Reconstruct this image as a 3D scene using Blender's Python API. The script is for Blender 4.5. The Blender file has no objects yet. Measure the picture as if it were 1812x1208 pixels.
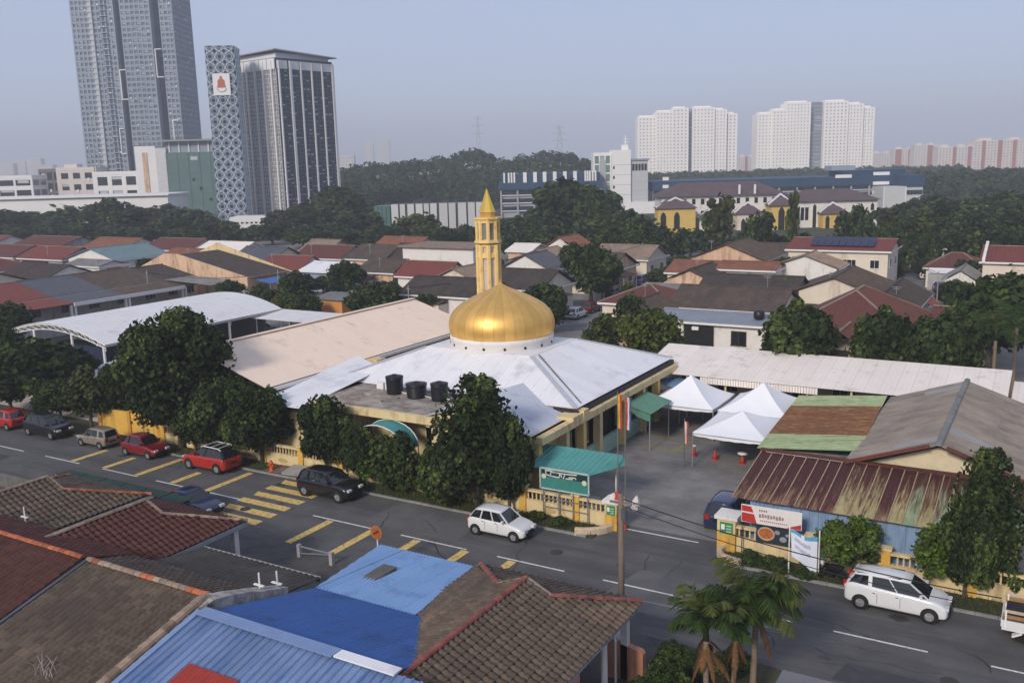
import bpy, math, random
from mathutils import Vector, Matrix, Euler
from math import sin, cos, pi, radians, sqrt, atan2

# ---------------------------------------------------------------- scene, camera, sky, sun
SC = bpy.context.scene
COL = SC.collection
D = bpy.data
R = random.Random(11)

# The world's X axis runs along the road, Y away from it; the camera stands on an upper floor 20 m up.
YAW, F_PX, CAM_H = radians(30.7), 1650.0, 20.0
PITCH, ROLL = math.atan((604 - 286) / F_PX), radians(1.5)
CY_, SY_ = cos(YAW), sin(YAW)
FW = Vector((-SY_ * cos(PITCH), CY_ * cos(PITCH), -sin(PITCH)))
UP0 = Vector((-SY_ * sin(PITCH), CY_ * sin(PITCH), cos(PITCH)))
RT0 = Vector((CY_, SY_, 0))
RT = RT0 * cos(ROLL) - UP0 * sin(ROLL)
UP = RT0 * sin(ROLL) + UP0 * cos(ROLL)
CAMP = Vector((0, 0, CAM_H))
cam_d = D.cameras.new('camera')
cam = D.objects.new('camera', cam_d)
COL.objects.link(cam)
cam_d.sensor_width = 36
cam_d.lens = F_PX / 1812 * 36
cam_d.clip_start, cam_d.clip_end = 0.5, 20000
M = Matrix.Identity(4)
for i in range(3):
    M[i][0], M[i][1], M[i][2], M[i][3] = RT[i], UP[i], -FW[i], CAMP[i]
cam.matrix_world = M
SC.camera = cam

SUN_EL, SUN_LEFT = radians(30), radians(32)       # low hazy sun behind the camera, to its left
sv = (-(Vector((-SY_, CY_, 0))) * cos(SUN_LEFT) - RT0 * sin(SUN_LEFT)) * cos(SUN_EL) + Vector((0, 0, sin(SUN_EL)))
world = D.worlds.new('World')
SC.world = world
world.use_nodes = True
wn = world.node_tree
bg = wn.nodes['Background']
sky = wn.nodes.new('ShaderNodeTexSky')
sky.sky_type = 'NISHITA'
sky.sun_disc = False
sky.sun_elevation = SUN_EL
sky.sun_rotation = atan2(sv.x, sv.y)
sky.altitude, sky.air_density, sky.dust_density, sky.ozone_density = 50, 1.0, 1.0, 4.0
tint = wn.nodes.new('ShaderNodeMix')               # high thin haze evens the sky out to one pale lilac blue
tint.data_type = 'RGBA'
tint.inputs[0].default_value = 0.8
tint.inputs[7].default_value = (3.25, 3.6, 4.9, 1)
wn.links.new(sky.outputs[0], tint.inputs[6])
wn.links.new(tint.outputs[2], bg.inputs[0])
bg.inputs[1].default_value = 0.1
sun_d = D.lights.new('sun', 'SUN')
sun_d.energy, sun_d.angle, sun_d.color = 2.0, radians(11), (1.0, 0.9, 0.78)
sun = D.objects.new('sun', sun_d)
COL.objects.link(sun)
sun.rotation_euler = (-sv).to_track_quat('-Z', 'Y').to_euler()
sun.location = (0, -30, 80)
vs = SC.view_settings
vs.view_transform, vs.look, vs.gamma, vs.use_curve_mapping = 'Standard', 'None', 1.0, False
vs.exposure = 0.62
SC.cycles.volume_bounces = 0
SC.cycles.max_bounces = 6
SC.cycles.transparent_max_bounces = 6

# ---------------------------------------------------------------- survey helpers: where a sight line meets a level, a plane or a distance
def sight(x, y):
    return FW + RT * ((x - 906) / F_PX) - UP * ((y - 604) / F_PX)
def G(x, y, z=0.0):
    d = sight(x, y)
    return CAMP + d * ((z - CAM_H) / d.z)
def AT(x, y, t):
    d = sight(x, y)
    return CAMP + d * (t / d.y)
def AD(x, y, depth):
    return CAMP + sight(x, y) * depth

# ---------------------------------------------------------------- object helpers
W = {}
def link(o, parent=None):
    COL.objects.link(o)
    if parent is not None:
        o.parent = parent
    return o
def tag(o, label=None, cat=None, group=None, kind=None):
    for k, v in (('label', label), ('category', cat), ('group', group), ('kind', kind)):
        if v:
            o[k] = v
    return o
def thing(name, label, cat, loc=(0, 0, 0), rz=0.0, group=None, local=False):
    o = D.objects.new(name, None)
    o.empty_display_size = 0.3
    link(o)
    o.location = loc
    o.rotation_euler = (0, 0, rz)
    W[o.name] = Vector((0, 0, 0)) if local else Vector(loc)
    return tag(o, label, cat, group)
def origin_of(o):
    return W.get(o.name, Vector((0, 0, 0)))

class MB:
    def __init__(s):
        s.v, s.f, s.m = [], [], []
    def add(s, vs, fs, m=0):
        n = len(s.v)
        s.v += [tuple(v) for v in vs]
        for f in fs:
            s.f.append(tuple(i + n for i in f))
            s.m.append(m)
        return s
    def box(s, x0, y0, z0, x1, y1, z1, m=0):
        return s.add([(x0, y0, z0), (x1, y0, z0), (x1, y1, z0), (x0, y1, z0), (x0, y0, z1), (x1, y0, z1), (x1, y1, z1), (x0, y1, z1)],
                     [(0, 3, 2, 1), (4, 5, 6, 7), (0, 1, 5, 4), (1, 2, 6, 5), (2, 3, 7, 6), (3, 0, 4, 7)], m)
    def poly(s, pts, m=0):
        return s.add(pts, [tuple(range(len(pts)))], m)
    def slab(s, pts, off, m=0):
        n = len(pts)
        off = Vector(off)
        a = [Vector(p) for p in pts]
        return s.add(a + [p + off for p in a], [tuple(range(n))[::-1], tuple(range(n, 2 * n))] + [(i, (i + 1) % n, (i + 1) % n + n, i + n) for i in range(n)], m)
    def bar(s, a, b, w, h=None, m=0):
        a, b = Vector(a), Vector(b)
        h = h or w
        d = (b - a).normalized()
        u = d.cross(Vector((0, 0, 1)))
        u = u.normalized() if u.length > 1e-4 else Vector((1, 0, 0))
        v = u.cross(d)
        c = [u * (i * w / 2) + v * (j * h / 2) for i, j in ((-1, -1), (1, -1), (1, 1), (-1, 1))]
        return s.add([a + k for k in c] + [b + k for k in c], [(3, 2, 1, 0), (4, 5, 6, 7), (0, 1, 5, 4), (1, 2, 6, 5), (2, 3, 7, 6), (3, 0, 4, 7)], m)
    def tube(s, pts, rad, n=8, m=0, cap=True):
        pts = [Vector(p) for p in pts]
        rad = rad if isinstance(rad, (list, tuple)) else [rad] * len(pts)
        vs, fs = [], []
        u = None
        for i, p in enumerate(pts):
            d = (pts[min(i + 1, len(pts) - 1)] - pts[max(i - 1, 0)]).normalized()
            if u is None:
                u = d.orthogonal().normalized()
            u = (u - d * u.dot(d)).normalized()
            w = d.cross(u)
            vs += [p + (u * cos(2 * pi * k / n) + w * sin(2 * pi * k / n)) * rad[i] for k in range(n)]
        for i in range(len(pts) - 1):
            fs += [(i * n + k, i * n + (k + 1) % n, (i + 1) * n + (k + 1) % n, (i + 1) * n + k) for k in range(n)]
        if cap:
            fs += [tuple(range(n))[::-1], tuple(range((len(pts) - 1) * n, len(pts) * n))]
        return s.add(vs, fs, m)
    def lathe(s, prof, n=24, c=(0, 0, 0), a0=0.0, a1=2 * pi, m=0, cap=False):
        full = abs(a1 - a0 - 2 * pi) < 1e-6
        k = n if full else n + 1
        vs = [(c[0] + r * cos(a0 + (a1 - a0) * j / n), c[1] + r * sin(a0 + (a1 - a0) * j / n), c[2] + z) for r, z in prof for j in range(k)]
        fs = [(i * k + j, i * k + (j + 1) % k, (i + 1) * k + (j + 1) % k, (i + 1) * k + j) for i in range(len(prof) - 1) for j in range(n)]
        if cap:
            fs += [tuple(range(k))[::-1], tuple(range((len(prof) - 1) * k, len(prof) * k))]
        return s.add(vs, fs, m)
    def mesh(s, name, mats, smooth=False, org=Vector((0, 0, 0))):
        me = D.meshes.new(name)
        me.from_pydata([(v[0] - org.x, v[1] - org.y, v[2] - org.z) for v in s.v], [], s.f)
        for mt in (mats if isinstance(mats, (list, tuple)) else [mats] if mats else []):
            me.materials.append(mt)
        if any(s.m):
            me.polygons.foreach_set('material_index', s.m)
        if smooth:
            me.polygons.foreach_set('use_smooth', [True] * len(s.f))
        me.update()
        return me
    def build(s, name, mats, parent=None, smooth=False, org=None):
        org = Vector(org) if org is not None else (origin_of(parent) if parent is not None else Vector((0, 0, 0)))
        me = s.mesh(name, mats, smooth, org)
        o = D.objects.new(name, me)
        link(o, parent)
        if parent is None:
            o.location = org
        W[o.name] = org
        return o
def one(name, mats, parent, *boxes, smooth=False):
    b = MB()
    for q in boxes:
        b.box(*q)
    return b.build(name, mats, parent, smooth)
def clone(o, parent=None):
    c = o.copy()
    link(c, parent)
    W[c.name] = origin_of(o)
    for ch in o.children:
        clone(ch, c)
    return c

# ---------------------------------------------------------------- materials
MATS = {}
def nod(t, typ, **kw):
    n = t.nodes.new(typ)
    for k, v in kw.items():
        setattr(n, k, v)
    return n
def mat(name, col, rough=0.75, metal=0.0, var=0.18, scale=2.0, bump=0.0, bscale=30.0, stretch=(1, 1, 1), dirt=None, dirt_amt=0.0, dirt_scale=0.6, dirt_stretch=(1, 1, 1), spec=0.35, coat=0.0, island=0.0, rand=0.0, trans=0.0, emit=None, coords='Object'):
    if name in MATS:
        return MATS[name]
    m = D.materials.new(name)
    MATS[name] = m
    m.use_nodes = True
    t = m.node_tree
    p = t.nodes['Principled BSDF']
    L = t.links.new
    tc = nod(t, 'ShaderNodeTexCoord')
    mp = nod(t, 'ShaderNodeMapping')
    mp.inputs['Scale'].default_value = stretch
    L(tc.outputs[coords], mp.inputs[0])
    nz = nod(t, 'ShaderNodeTexNoise')
    nz.inputs['Scale'].default_value = scale
    nz.inputs['Detail'].default_value = 5
    nz.inputs['Roughness'].default_value = 0.65
    L(mp.outputs[0], nz.inputs['Vector'])
    def mix(f, a, b, mode='MIX'):
        x = nod(t, 'ShaderNodeMix', data_type='RGBA', blend_type=mode)
        for idx, val in ((0, f), (6, a), (7, b)):
            if isinstance(val, (int, float)):
                x.inputs[idx].default_value = val
            elif isinstance(val, tuple):
                x.inputs[idx].default_value = (*val, 1) if len(val) == 3 else val
            else:
                L(val, x.inputs[idx])
        return x.outputs[2]
    def ramp(src, lo, hi):
        r = nod(t, 'ShaderNodeMapRange')
        r.inputs[1].default_value, r.inputs[2].default_value = lo, hi
        L(src, r.inputs[0])
        return r.outputs[0]
    c0 = tuple(max(0, x * (1 - var)) for x in col)
    c1 = tuple(min(1, x * (1 + var)) for x in col)
    c = mix(ramp(nz.outputs[0], 0.3, 0.7), c0, c1)
    if island or rand:
        gi = nod(t, 'ShaderNodeNewGeometry')
        oi = nod(t, 'ShaderNodeObjectInfo')
        k = island or rand
        src = gi.outputs['Random Per Island'] if island else oi.outputs['Random']
        if island and rand:
            ad = nod(t, 'ShaderNodeMath', operation='ADD')
            L(src, ad.inputs[0])
            L(oi.outputs['Random'], ad.inputs[1])
            fr = nod(t, 'ShaderNodeMath', operation='FRACT')
            L(ad.outputs[0], fr.inputs[0])
            src = fr.outputs[0]
        lo, hi = 1 - k, 1 + k
        mr = nod(t, 'ShaderNodeMapRange')
        mr.inputs[3].default_value, mr.inputs[4].default_value = lo, hi
        L(src, mr.inputs[0])
        hs = nod(t, 'ShaderNodeHueSaturation')
        L(mr.outputs[0], hs.inputs['Value'])
        L(c, hs.inputs['Color'])
        c = hs.outputs[0]
    if dirt is not None:
        mp2 = nod(t, 'ShaderNodeMapping')
        mp2.inputs['Scale'].default_value = dirt_stretch
        L(tc.outputs[coords], mp2.inputs[0])
        n2 = nod(t, 'ShaderNodeTexNoise')
        n2.inputs['Scale'].default_value = dirt_scale
        n2.inputs['Detail'].default_value = 7
        n2.inputs['Roughness'].default_value = 0.7
        L(mp2.outputs[0], n2.inputs['Vector'])
        f = ramp(n2.outputs[0], 0.62 - 0.3 * dirt_amt, 0.78 - 0.2 * dirt_amt)
        c = mix(f, c, dirt)
    L(c, p.inputs['Base Color'])
    p.inputs['Roughness'].default_value = rough
    p.inputs['Metallic'].default_value = metal
    p.inputs['Specular IOR Level'].default_value = spec
    if coat:
        p.inputs['Coat Weight'].default_value = coat
        p.inputs['Coat Roughness'].default_value = 0.05
    if bump:
        nb = nod(t, 'ShaderNodeTexNoise')
        nb.inputs['Scale'].default_value = bscale
        nb.inputs['Detail'].default_value = 3
        L(mp.outputs[0], nb.inputs['Vector'])
        bm = nod(t, 'ShaderNodeBump')
        bm.inputs['Strength'].default_value = bump
        bm.inputs['Distance'].default_value = 0.03
        L(nb.outputs[0], bm.inputs['Height'])
        L(bm.outputs[0], p.inputs['Normal'])
    if trans:
        tr = nod(t, 'ShaderNodeBsdfTranslucent')
        L(c, tr.inputs[0])
        ms = nod(t, 'ShaderNodeMixShader')
        ms.inputs[0].default_value = trans
        L(p.outputs[0], ms.inputs[1])
        L(tr.outputs[0], ms.inputs[2])
        L(ms.outputs[0], t.nodes['Material Output'].inputs[0])
    return m

GREY = lambda v: (v, v, v)
asphalt = mat('asphalt', (0.092, 0.09, 0.089), 0.85, var=0.22, scale=0.5, bump=0.3, bscale=40, dirt=(0.06, 0.059, 0.06), dirt_amt=0.55, dirt_scale=0.8, dirt_stretch=(0.06, 1, 1))
yard_m = mat('yard_asphalt', (0.205, 0.198, 0.19), 0.85, var=0.2, scale=0.8, bump=0.2, dirt=(0.125, 0.118, 0.11), dirt_amt=0.55, dirt_scale=0.3, dirt_stretch=(0.5, 1.2, 1))
concrete = mat('concrete', (0.30, 0.29, 0.27), 0.85, var=0.2, scale=1.2, bump=0.15, dirt=(0.12, 0.11, 0.10), dirt_amt=0.4)
beige_slab = mat('beige_concrete', (0.46, 0.40, 0.34), 0.85, var=0.12, scale=0.8, dirt=(0.26, 0.22, 0.19), dirt_amt=0.3)
soil = mat('soil', (0.075, 0.06, 0.042), 0.95, var=0.4, scale=0.6, bump=0.4, bscale=12, dirt=(0.035, 0.05, 0.018), dirt_amt=0.9, dirt_scale=0.15)
kerb_m = mat('kerb', (0.24, 0.235, 0.225), 0.9, var=0.25, scale=2)
white_paint = mat('road_white', (0.62, 0.62, 0.60), 0.7, var=0.15, scale=6, dirt=(0.2, 0.2, 0.2), dirt_amt=0.35, dirt_scale=5)
yellow_paint = mat('road_yellow', (0.66, 0.46, 0.14), 0.7, var=0.15, scale=5, dirt=(0.16, 0.13, 0.08), dirt_amt=0.45, dirt_scale=4)
cream = mat('cream_wall', (0.66, 0.52, 0.28), 0.8, var=0.08, scale=1.5, dirt=(0.3, 0.22, 0.12), dirt_amt=0.35, dirt_scale=1.2, dirt_stretch=(1, 1, 0.25))
yellow_w = mat('yellow_wall', (0.64, 0.38, 0.07), 0.8, var=0.1, scale=1.5, dirt=(0.28, 0.17, 0.05), dirt_amt=0.35, dirt_scale=1.2, dirt_stretch=(1, 1, 0.25))
white_w = mat('white_wall', (0.70, 0.67, 0.63), 0.8, var=0.07, scale=1.2, dirt=(0.36, 0.33, 0.30), dirt_amt=0.25, dirt_scale=1.0, dirt_stretch=(1, 1, 0.2))
peach_w = mat('peach_wall', (0.62, 0.42, 0.28), 0.85, var=0.1, scale=1.0, dirt=(0.22, 0.15, 0.1), dirt_amt=0.45, dirt_scale=0.9, dirt_stretch=(1, 1, 0.2))
pink_w = mat('pink_wall', (0.55, 0.27, 0.19), 0.85, var=0.1, scale=1.0, dirt=(0.25, 0.13, 0.1), dirt_amt=0.3, dirt_scale=0.9)
grey_w = mat('grey_wall', (0.36, 0.35, 0.34), 0.85, var=0.12, scale=1.0, dirt=(0.15, 0.14, 0.13), dirt_amt=0.4, dirt_scale=0.9, dirt_stretch=(1, 1, 0.2))
mould_w = mat('mouldy_parapet', (0.36, 0.33, 0.29), 0.9, var=0.3, scale=2.5, bump=0.3, dirt=(0.045, 0.042, 0.038), dirt_amt=0.85, dirt_scale=2.2)
orange_w = mat('orange_wall', (0.55, 0.24, 0.07), 0.85, var=0.12, scale=1.0)
glass = mat('dark_glass', (0.012, 0.014, 0.017), 0.12, var=0.3, scale=0.7, spec=0.6)
glass_b = mat('blue_glass', (0.02, 0.035, 0.06), 0.15, var=0.4, scale=0.12, spec=0.7)
dark = mat('dark_opening', (0.012, 0.011, 0.011), 0.9)
black = mat('black_rubber', (0.012, 0.012, 0.012), 0.65)
tank_m = mat('black_tank', (0.01, 0.011, 0.014), 0.42)
steel = mat('galvanised_steel', (0.42, 0.43, 0.44), 0.45, metal=0.6, var=0.15)
white_p = mat('white_paint', (0.72, 0.71, 0.69), 0.55, var=0.06)
metal_white = mat('white_metal_roof', (0.72, 0.72, 0.735), 0.5, var=0.035, scale=0.5, dirt=(0.50, 0.51, 0.54), dirt_amt=0.3, dirt_scale=0.35, rand=0.03)
metal_beige = mat('beige_metal_roof', (0.82, 0.66, 0.52), 0.55, var=0.04, scale=0.5, dirt=(0.5, 0.4, 0.32), dirt_amt=0.2, dirt_scale=0.5, rand=0.02)
metal_cream = mat('cream_metal_roof', (0.76, 0.69, 0.62), 0.55, var=0.04, scale=0.5, rand=0.03, dirt=(0.48, 0.43, 0.4), dirt_amt=0.2)
arch_white = mat('arched_roof_white', (0.70, 0.69, 0.68), 0.5, var=0.04, scale=0.4, dirt=(0.5, 0.49, 0.48), dirt_amt=0.2, dirt_scale=0.5, rand=0.02)
# ---------------------------------------------------------------- roofing helpers
def frame_of(poly, down):
    P = [Vector(p) for p in poly]
    n = Vector((0, 0, 0))
    for i in range(len(P)):
        n += P[i].cross(P[(i + 1) % len(P)])
    n.normalize()
    if n.z < 0:
        n = -n
    down = Vector(down)
    d = (down - n * down.dot(n)).normalized()
    w = n.cross(d)
    o = P[0]
    Q = [((p - o).dot(w), (p - o).dot(d)) for p in P]
    return o, w, d, n, Q
def drange(Q, x):
    ds = []
    for i in range(len(Q)):
        (a, b), (c, e) = Q[i], Q[(i + 1) % len(Q)]
        if (a - x) * (c - x) <= 0 and abs(a - c) > 1e-9:
            ds.append(b + (e - b) * (x - a) / (c - a))
    return (min(ds), max(ds)) if ds else None
PROFILES = {
    'corr': ([(0, 0), (0.25, 0.02), (0.5, 0.035), (0.75, 0.02)], 0.18),
    'corr_big': ([(0, 0), (0.25, 0.035), (0.5, 0.06), (0.75, 0.035)], 0.3),
    'rib': ([(0, 0.03), (0.12, 0.03), (0.18, 0), (0.94, 0)], 0.33),
    'rib2': ([(0, 0.06), (0.14, 0.06), (0.26, 0), (0.88, 0)], 0.30),
    'low': ([(0, 0.012), (0.1, 0.012), (0.16, 0), (0.95, 0)], 0.33),
    'wide': ([(0, 0.045), (0.05, 0.045), (0.07, 0), (0.98, 0)], 0.75),
    'seam': ([(0, 0.05), (0.035, 0.05), (0.05, 0), (0.985, 0)], 1.0),
    'course': ([(0, 0.06), (0.3, 0.05), (0.7, 0.0), (0.9, 0.0)], 0.42)}
def sheets(parent, poly, down, width, m, name='roof_sheet', prof='corr', th=0.02, joined=False, lift=0.0, jig=0.0):
    """Corrugated sheets laid side by side over one slope; each sheet is an object unless joined."""
    o, w, d, n, Q = frame_of(poly, down)
    x0, x1 = min(q[0] for q in Q), max(q[0] for q in Q)
    cuts = sorted(q[0] for q in Q)
    pf, per = PROFILES[prof]
    ns = max(1, round((x1 - x0) / width))
    sw = (x1 - x0) / ns
    ms = m if isinstance(m, (list, tuple)) else [m]
    out, mb = [], MB()
    for i in range(ns):
        a, b = x0 + i * sw + (0.004 if i else 0.0005), x0 + (i + 1) * sw - (0.004 if i < ns - 1 else 0.0005)
        k = max(1, round((b - a) / per))
        p = (b - a) / k
        xs = [(a + (j + f) * p, h) for j in range(k) for f, h in pf] + [(b, pf[0][1])]
        for c in cuts:
            if a + 1e-3 < c < b - 1e-3:
                xs.append((c, 0.01))
        xs.sort()
        lf = lift + (R.uniform(0, jig) if jig else 0)
        top, bot = [], []
        for x, h in xs:
            r = drange(Q, x)
            if r is None:
                continue
            for dd in r:
                top.append(o + w * x + d * dd + n * (h + lf + th))
                bot.append(o + w * x + d * dd + n * (lf - 0.0 + min(h, 0.0)))
        q = len(top) // 2
        if q < 2:
            continue
        vs = top + bot
        T = 2 * q
        fs = []
        for j in range(q - 1):
            fs.append((2 * j, 2 * j + 1, 2 * j + 3, 2 * j + 2))
            fs.append((T + 2 * j, T + 2 * j + 2, T + 2 * j + 3, T + 2 * j + 1))
            fs.append((2 * j, 2 * j + 2, T + 2 * j + 2, T + 2 * j))
            fs.append((2 * j + 1, T + 2 * j + 1, T + 2 * j + 3, 2 * j + 3))
        fs.append((0, T, T + 1, 1))
        fs.append((T - 2, T - 1, 2 * T - 1, 2 * T - 2))
        if joined:
            mb.add(vs, fs)
        else:
            b_ = MB().add(vs, fs)
            out.append(b_.build(name, ms[R.randrange(len(ms))], parent))
    if joined:
        out.append(mb.build(name, ms[0], parent))
    return out
TILE = {}
def tile_mesh(m, tw, td):
    k = (m.name, tw, td)
    if k not in TILE:
        xs = [(-0.5, 0.0), (-0.34, 0.07), (-0.1, 0.085), (0.12, 0.045), (0.3, 0.0), (0.5, 0.0)]
        b = MB()
        n = len(xs)
        vs = [(x * tw, -0.6 * td, h) for x, h in xs] + [(x * tw, 0.5 * td, h + 0.045) for x, h in xs] + [(x * tw, 0.5 * td, h - 0.012) for x, h in xs]
        b.add(vs, [(i, i + 1, n + i + 1, n + i) for i in range(n - 1)] + [(n + i, n + i + 1, 2 * n + i + 1, 2 * n + i) for i in range(n - 1)])
        TILE[k] = (b, b.mesh('roof_tile', m))
    return TILE[k]
def tiles(parent, poly, down, m, count=0, tw=0.30, td=0.34, deck=None):
    """Courses of concrete tiles over one slope: the nearest `count` are single tiles, the rest one joined part."""
    o, w, d, n, Q = frame_of(poly, down)
    xa, xb = min(q[0] for q in Q), max(q[0] for q in Q)
    da, db = min(q[1] for q in Q), max(q[1] for q in Q)
    tb, tm = tile_mesh(m, tw, td)
    org = origin_of(parent)
    if deck is not None:
        MB().slab([Vector(p) + n * -0.03 for p in poly], n * -0.06).build('roof_deck', deck, parent)
    pos = []
    nx, nd = int((xb - xa) / tw), int((db - da) / td)
    for j in range(nd + 1):
        for i in range(nx + 1):
            x, y = xa + (i + 0.5) * tw, da + (j + 0.5) * td
            r = drange(Q, x)
            if r and r[0] - 0.12 < y < r[1] + 0.02:
                pos.append(o + w * x + d * y)
    rot = Matrix((w, d, n)).transposed()
    pos.sort(key=lambda p: (p - CAMP).length)
    rest = MB()
    for i, p in enumerate(pos):
        jit = n * R.uniform(-0.006, 0.012)
        mm = Matrix.Translation(p + jit) @ (rot @ Matrix.Rotation(R.gauss(0, 0.012), 3, 'Z')).to_4x4()
        if i < count:
            q = D.objects.new('roof_tile', tm)
            link(q, parent)
            q.matrix_local = Matrix.Translation(-org) @ mm
        else:
            rest.add([mm @ Vector(v) for v in tb.v], tb.f)
    if rest.v:
        q = rest.build('tile_courses', m, parent)
        q['kind'] = 'stuff'
    return max(0, count - len(pos))
def ridge_caps(parent, a, b, m, step=0.36, r=0.11, name='ridge_tile', joined=False):
    a, b = Vector(a), Vector(b)
    n = max(1, round((b - a).length / step))
    d = (b - a).normalized()
    u = d.cross(Vector((0, 0, 1))).normalized()
    v = u.cross(d)
    mb = MB()
    for i in range(n):
        p0, p1 = a + (b - a) * (i / n), a + (b - a) * ((i + 1.08) / n)
        vs = []
        for p, rr in ((p0, r), (p1, r * 1.18)):
            vs += [p + u * (rr * cos(pi * k / 4)) + v * (rr * 0.75 * sin(pi * k / 4) + R.uniform(-.006, .01)) for k in range(5)]
        b_ = mb if joined else MB()
        b_.add(vs, [(k, k + 1, 6 + k, 5 + k) for k in range(4)] + [(4, 3, 2, 1, 0), (5, 6, 7, 8, 9)])
        if not joined:
            b_.build(name, m, parent)
    if joined:
        mb.build(name, m, parent)
def window(parent, c, u, wd, ht, frame, pane, depth=0.06, bars=1, nrm=None):
    """A framed window proud of a wall: c centre, u direction along the wall; the frame is the part, the pane its sub-part."""
    c, u = Vector(c), Vector(u).normalized()
    nrm = Vector(nrm) if nrm is not None else Vector((u.y, -u.x, 0))
    z = Vector((0, 0, 1))
    f = MB()
    t = 0.07
    def bx(b, a0, a1, z0, z1, n0, n1):
        pts = [c + u * a + z * h + nrm * k for k in (n0, n1) for a, h in ((a0, z0), (a1, z0), (a1, z1), (a0, z1))]
        b.add(pts, [(3, 2, 1, 0), (4, 5, 6, 7), (0, 1, 5, 4), (1, 2, 6, 5), (2, 3, 7, 6), (3, 0, 4, 7)])
    w2, h2 = wd / 2, ht / 2
    bx(f, -w2, w2, h2 - t, h2, 0.005, depth)
    bx(f, -w2 - 0.04, w2 + 0.04, -h2 - 0.02, -h2 + t, 0.005, depth + 0.05)
    bx(f, -w2, -w2 + t, -h2 + t, h2 - t, 0.005, depth)
    bx(f, w2 - t, w2, -h2 + t, h2 - t, 0.005, depth)
    for k in range(bars):
        x = -w2 + wd * (k + 1) / (bars + 1)
        bx(f, x - 0.02, x + 0.02, -h2 + t, h2 - t, 0.02, depth - 0.01)
    fo = f.build('window', frame, parent)
    p = MB()
    bx(p, -w2 + t, w2 - t, -h2 + t, h2 - t, 0.006, 0.018)
    p.build('pane', pane, fo)
    return fo
def door(parent, c, u, wd, ht, m, nrm=None):
    c, u = Vector(c), Vector(u).normalized()
    nrm = Vector(nrm) if nrm is not None else Vector((u.y, -u.x, 0))
    z = Vector((0, 0, 1))
    b = MB()
    for a0, a1, z0, z1, k in ((-wd / 2, wd / 2, 0, ht, 0.03), (-wd / 2 - .08, -wd / 2, 0, ht + .08, 0.06), (wd / 2, wd / 2 + .08, 0, ht + .08, 0.06), (-wd / 2, wd / 2, ht, ht + .08, 0.06)):
        pts = [c + u * a + z * h + nrm * q for q in (0.004, k) for a, h in ((a0, z0), (a1, z0), (a1, z1), (a0, z1))]
        b.add(pts, [(3, 2, 1, 0), (4, 5, 6, 7), (0, 1, 5, 4), (1, 2, 6, 5), (2, 3, 7, 6), (3, 0, 4, 7)])
    return b.build('door', m, parent)

ROOF = {
    'brown': mat('brown_tile', (0.088, 0.063, 0.048), 0.85, var=0.3, scale=0.9, dirt=(0.05, 0.042, 0.036), dirt_amt=0.55, dirt_scale=0.8, bump=0.2),
    'darkbrown': mat('dark_brown_tile', (0.055, 0.042, 0.035), 0.85, var=0.3, scale=0.9, dirt=(0.035, 0.032, 0.03), dirt_amt=0.5, dirt_scale=0.8),
    'red': mat('red_roof', (0.165, 0.045, 0.035), 0.75, var=0.2, scale=0.8, dirt=(0.14, 0.03, 0.022), dirt_amt=0.4, dirt_scale=0.8),
    'maroon': mat('maroon_roof', (0.115, 0.04, 0.032), 0.75, var=0.22, scale=0.8, dirt=(0.08, 0.026, 0.02), dirt_amt=0.45, dirt_scale=0.8),
    'rust': mat('orange_roof', (0.21, 0.085, 0.05), 0.8, var=0.2, scale=0.8, dirt=(0.14, 0.06, 0.035), dirt_amt=0.4),
    'tan': mat('tan_roof', (0.24, 0.175, 0.13), 0.85, var=0.2, scale=0.8, dirt=(0.17, 0.12, 0.09), dirt_amt=0.4),
    'slate': mat('slate_roof', (0.075, 0.08, 0.1), 0.7, var=0.15, scale=0.8),
    'grey': mat('grey_roof', (0.19, 0.185, 0.18), 0.75, var=0.2, scale=0.8, dirt=(0.1, 0.095, 0.09), dirt_amt=0.4),
    'greyblue': mat('greyblue_roof', (0.22, 0.245, 0.28), 0.6, var=0.1, scale=0.8),
    'teal': mat('teal_roof', (0.12, 0.19, 0.21), 0.6, var=0.12, scale=0.6),
    'white': metal_white, 'cream': metal_cream, 'blue': mat('blue_awning', (0.04, 0.11, 0.32), 0.5, var=0.12)}
WALLM = {'white': white_w, 'cream': mat('pale_cream_wall', (0.66, 0.58, 0.47), 0.8, var=0.06, scale=1, dirt=(0.4, 0.33, 0.25), dirt_amt=0.25, dirt_stretch=(1, 1, .2)), 'peach': peach_w, 'pink': pink_w, 'grey': grey_w, 'yellow': cream, 'orange': orange_w,
         'bluegrey': mat('bluegrey_wall', (0.25, 0.30, 0.40), 0.8, var=0.1)}

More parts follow.
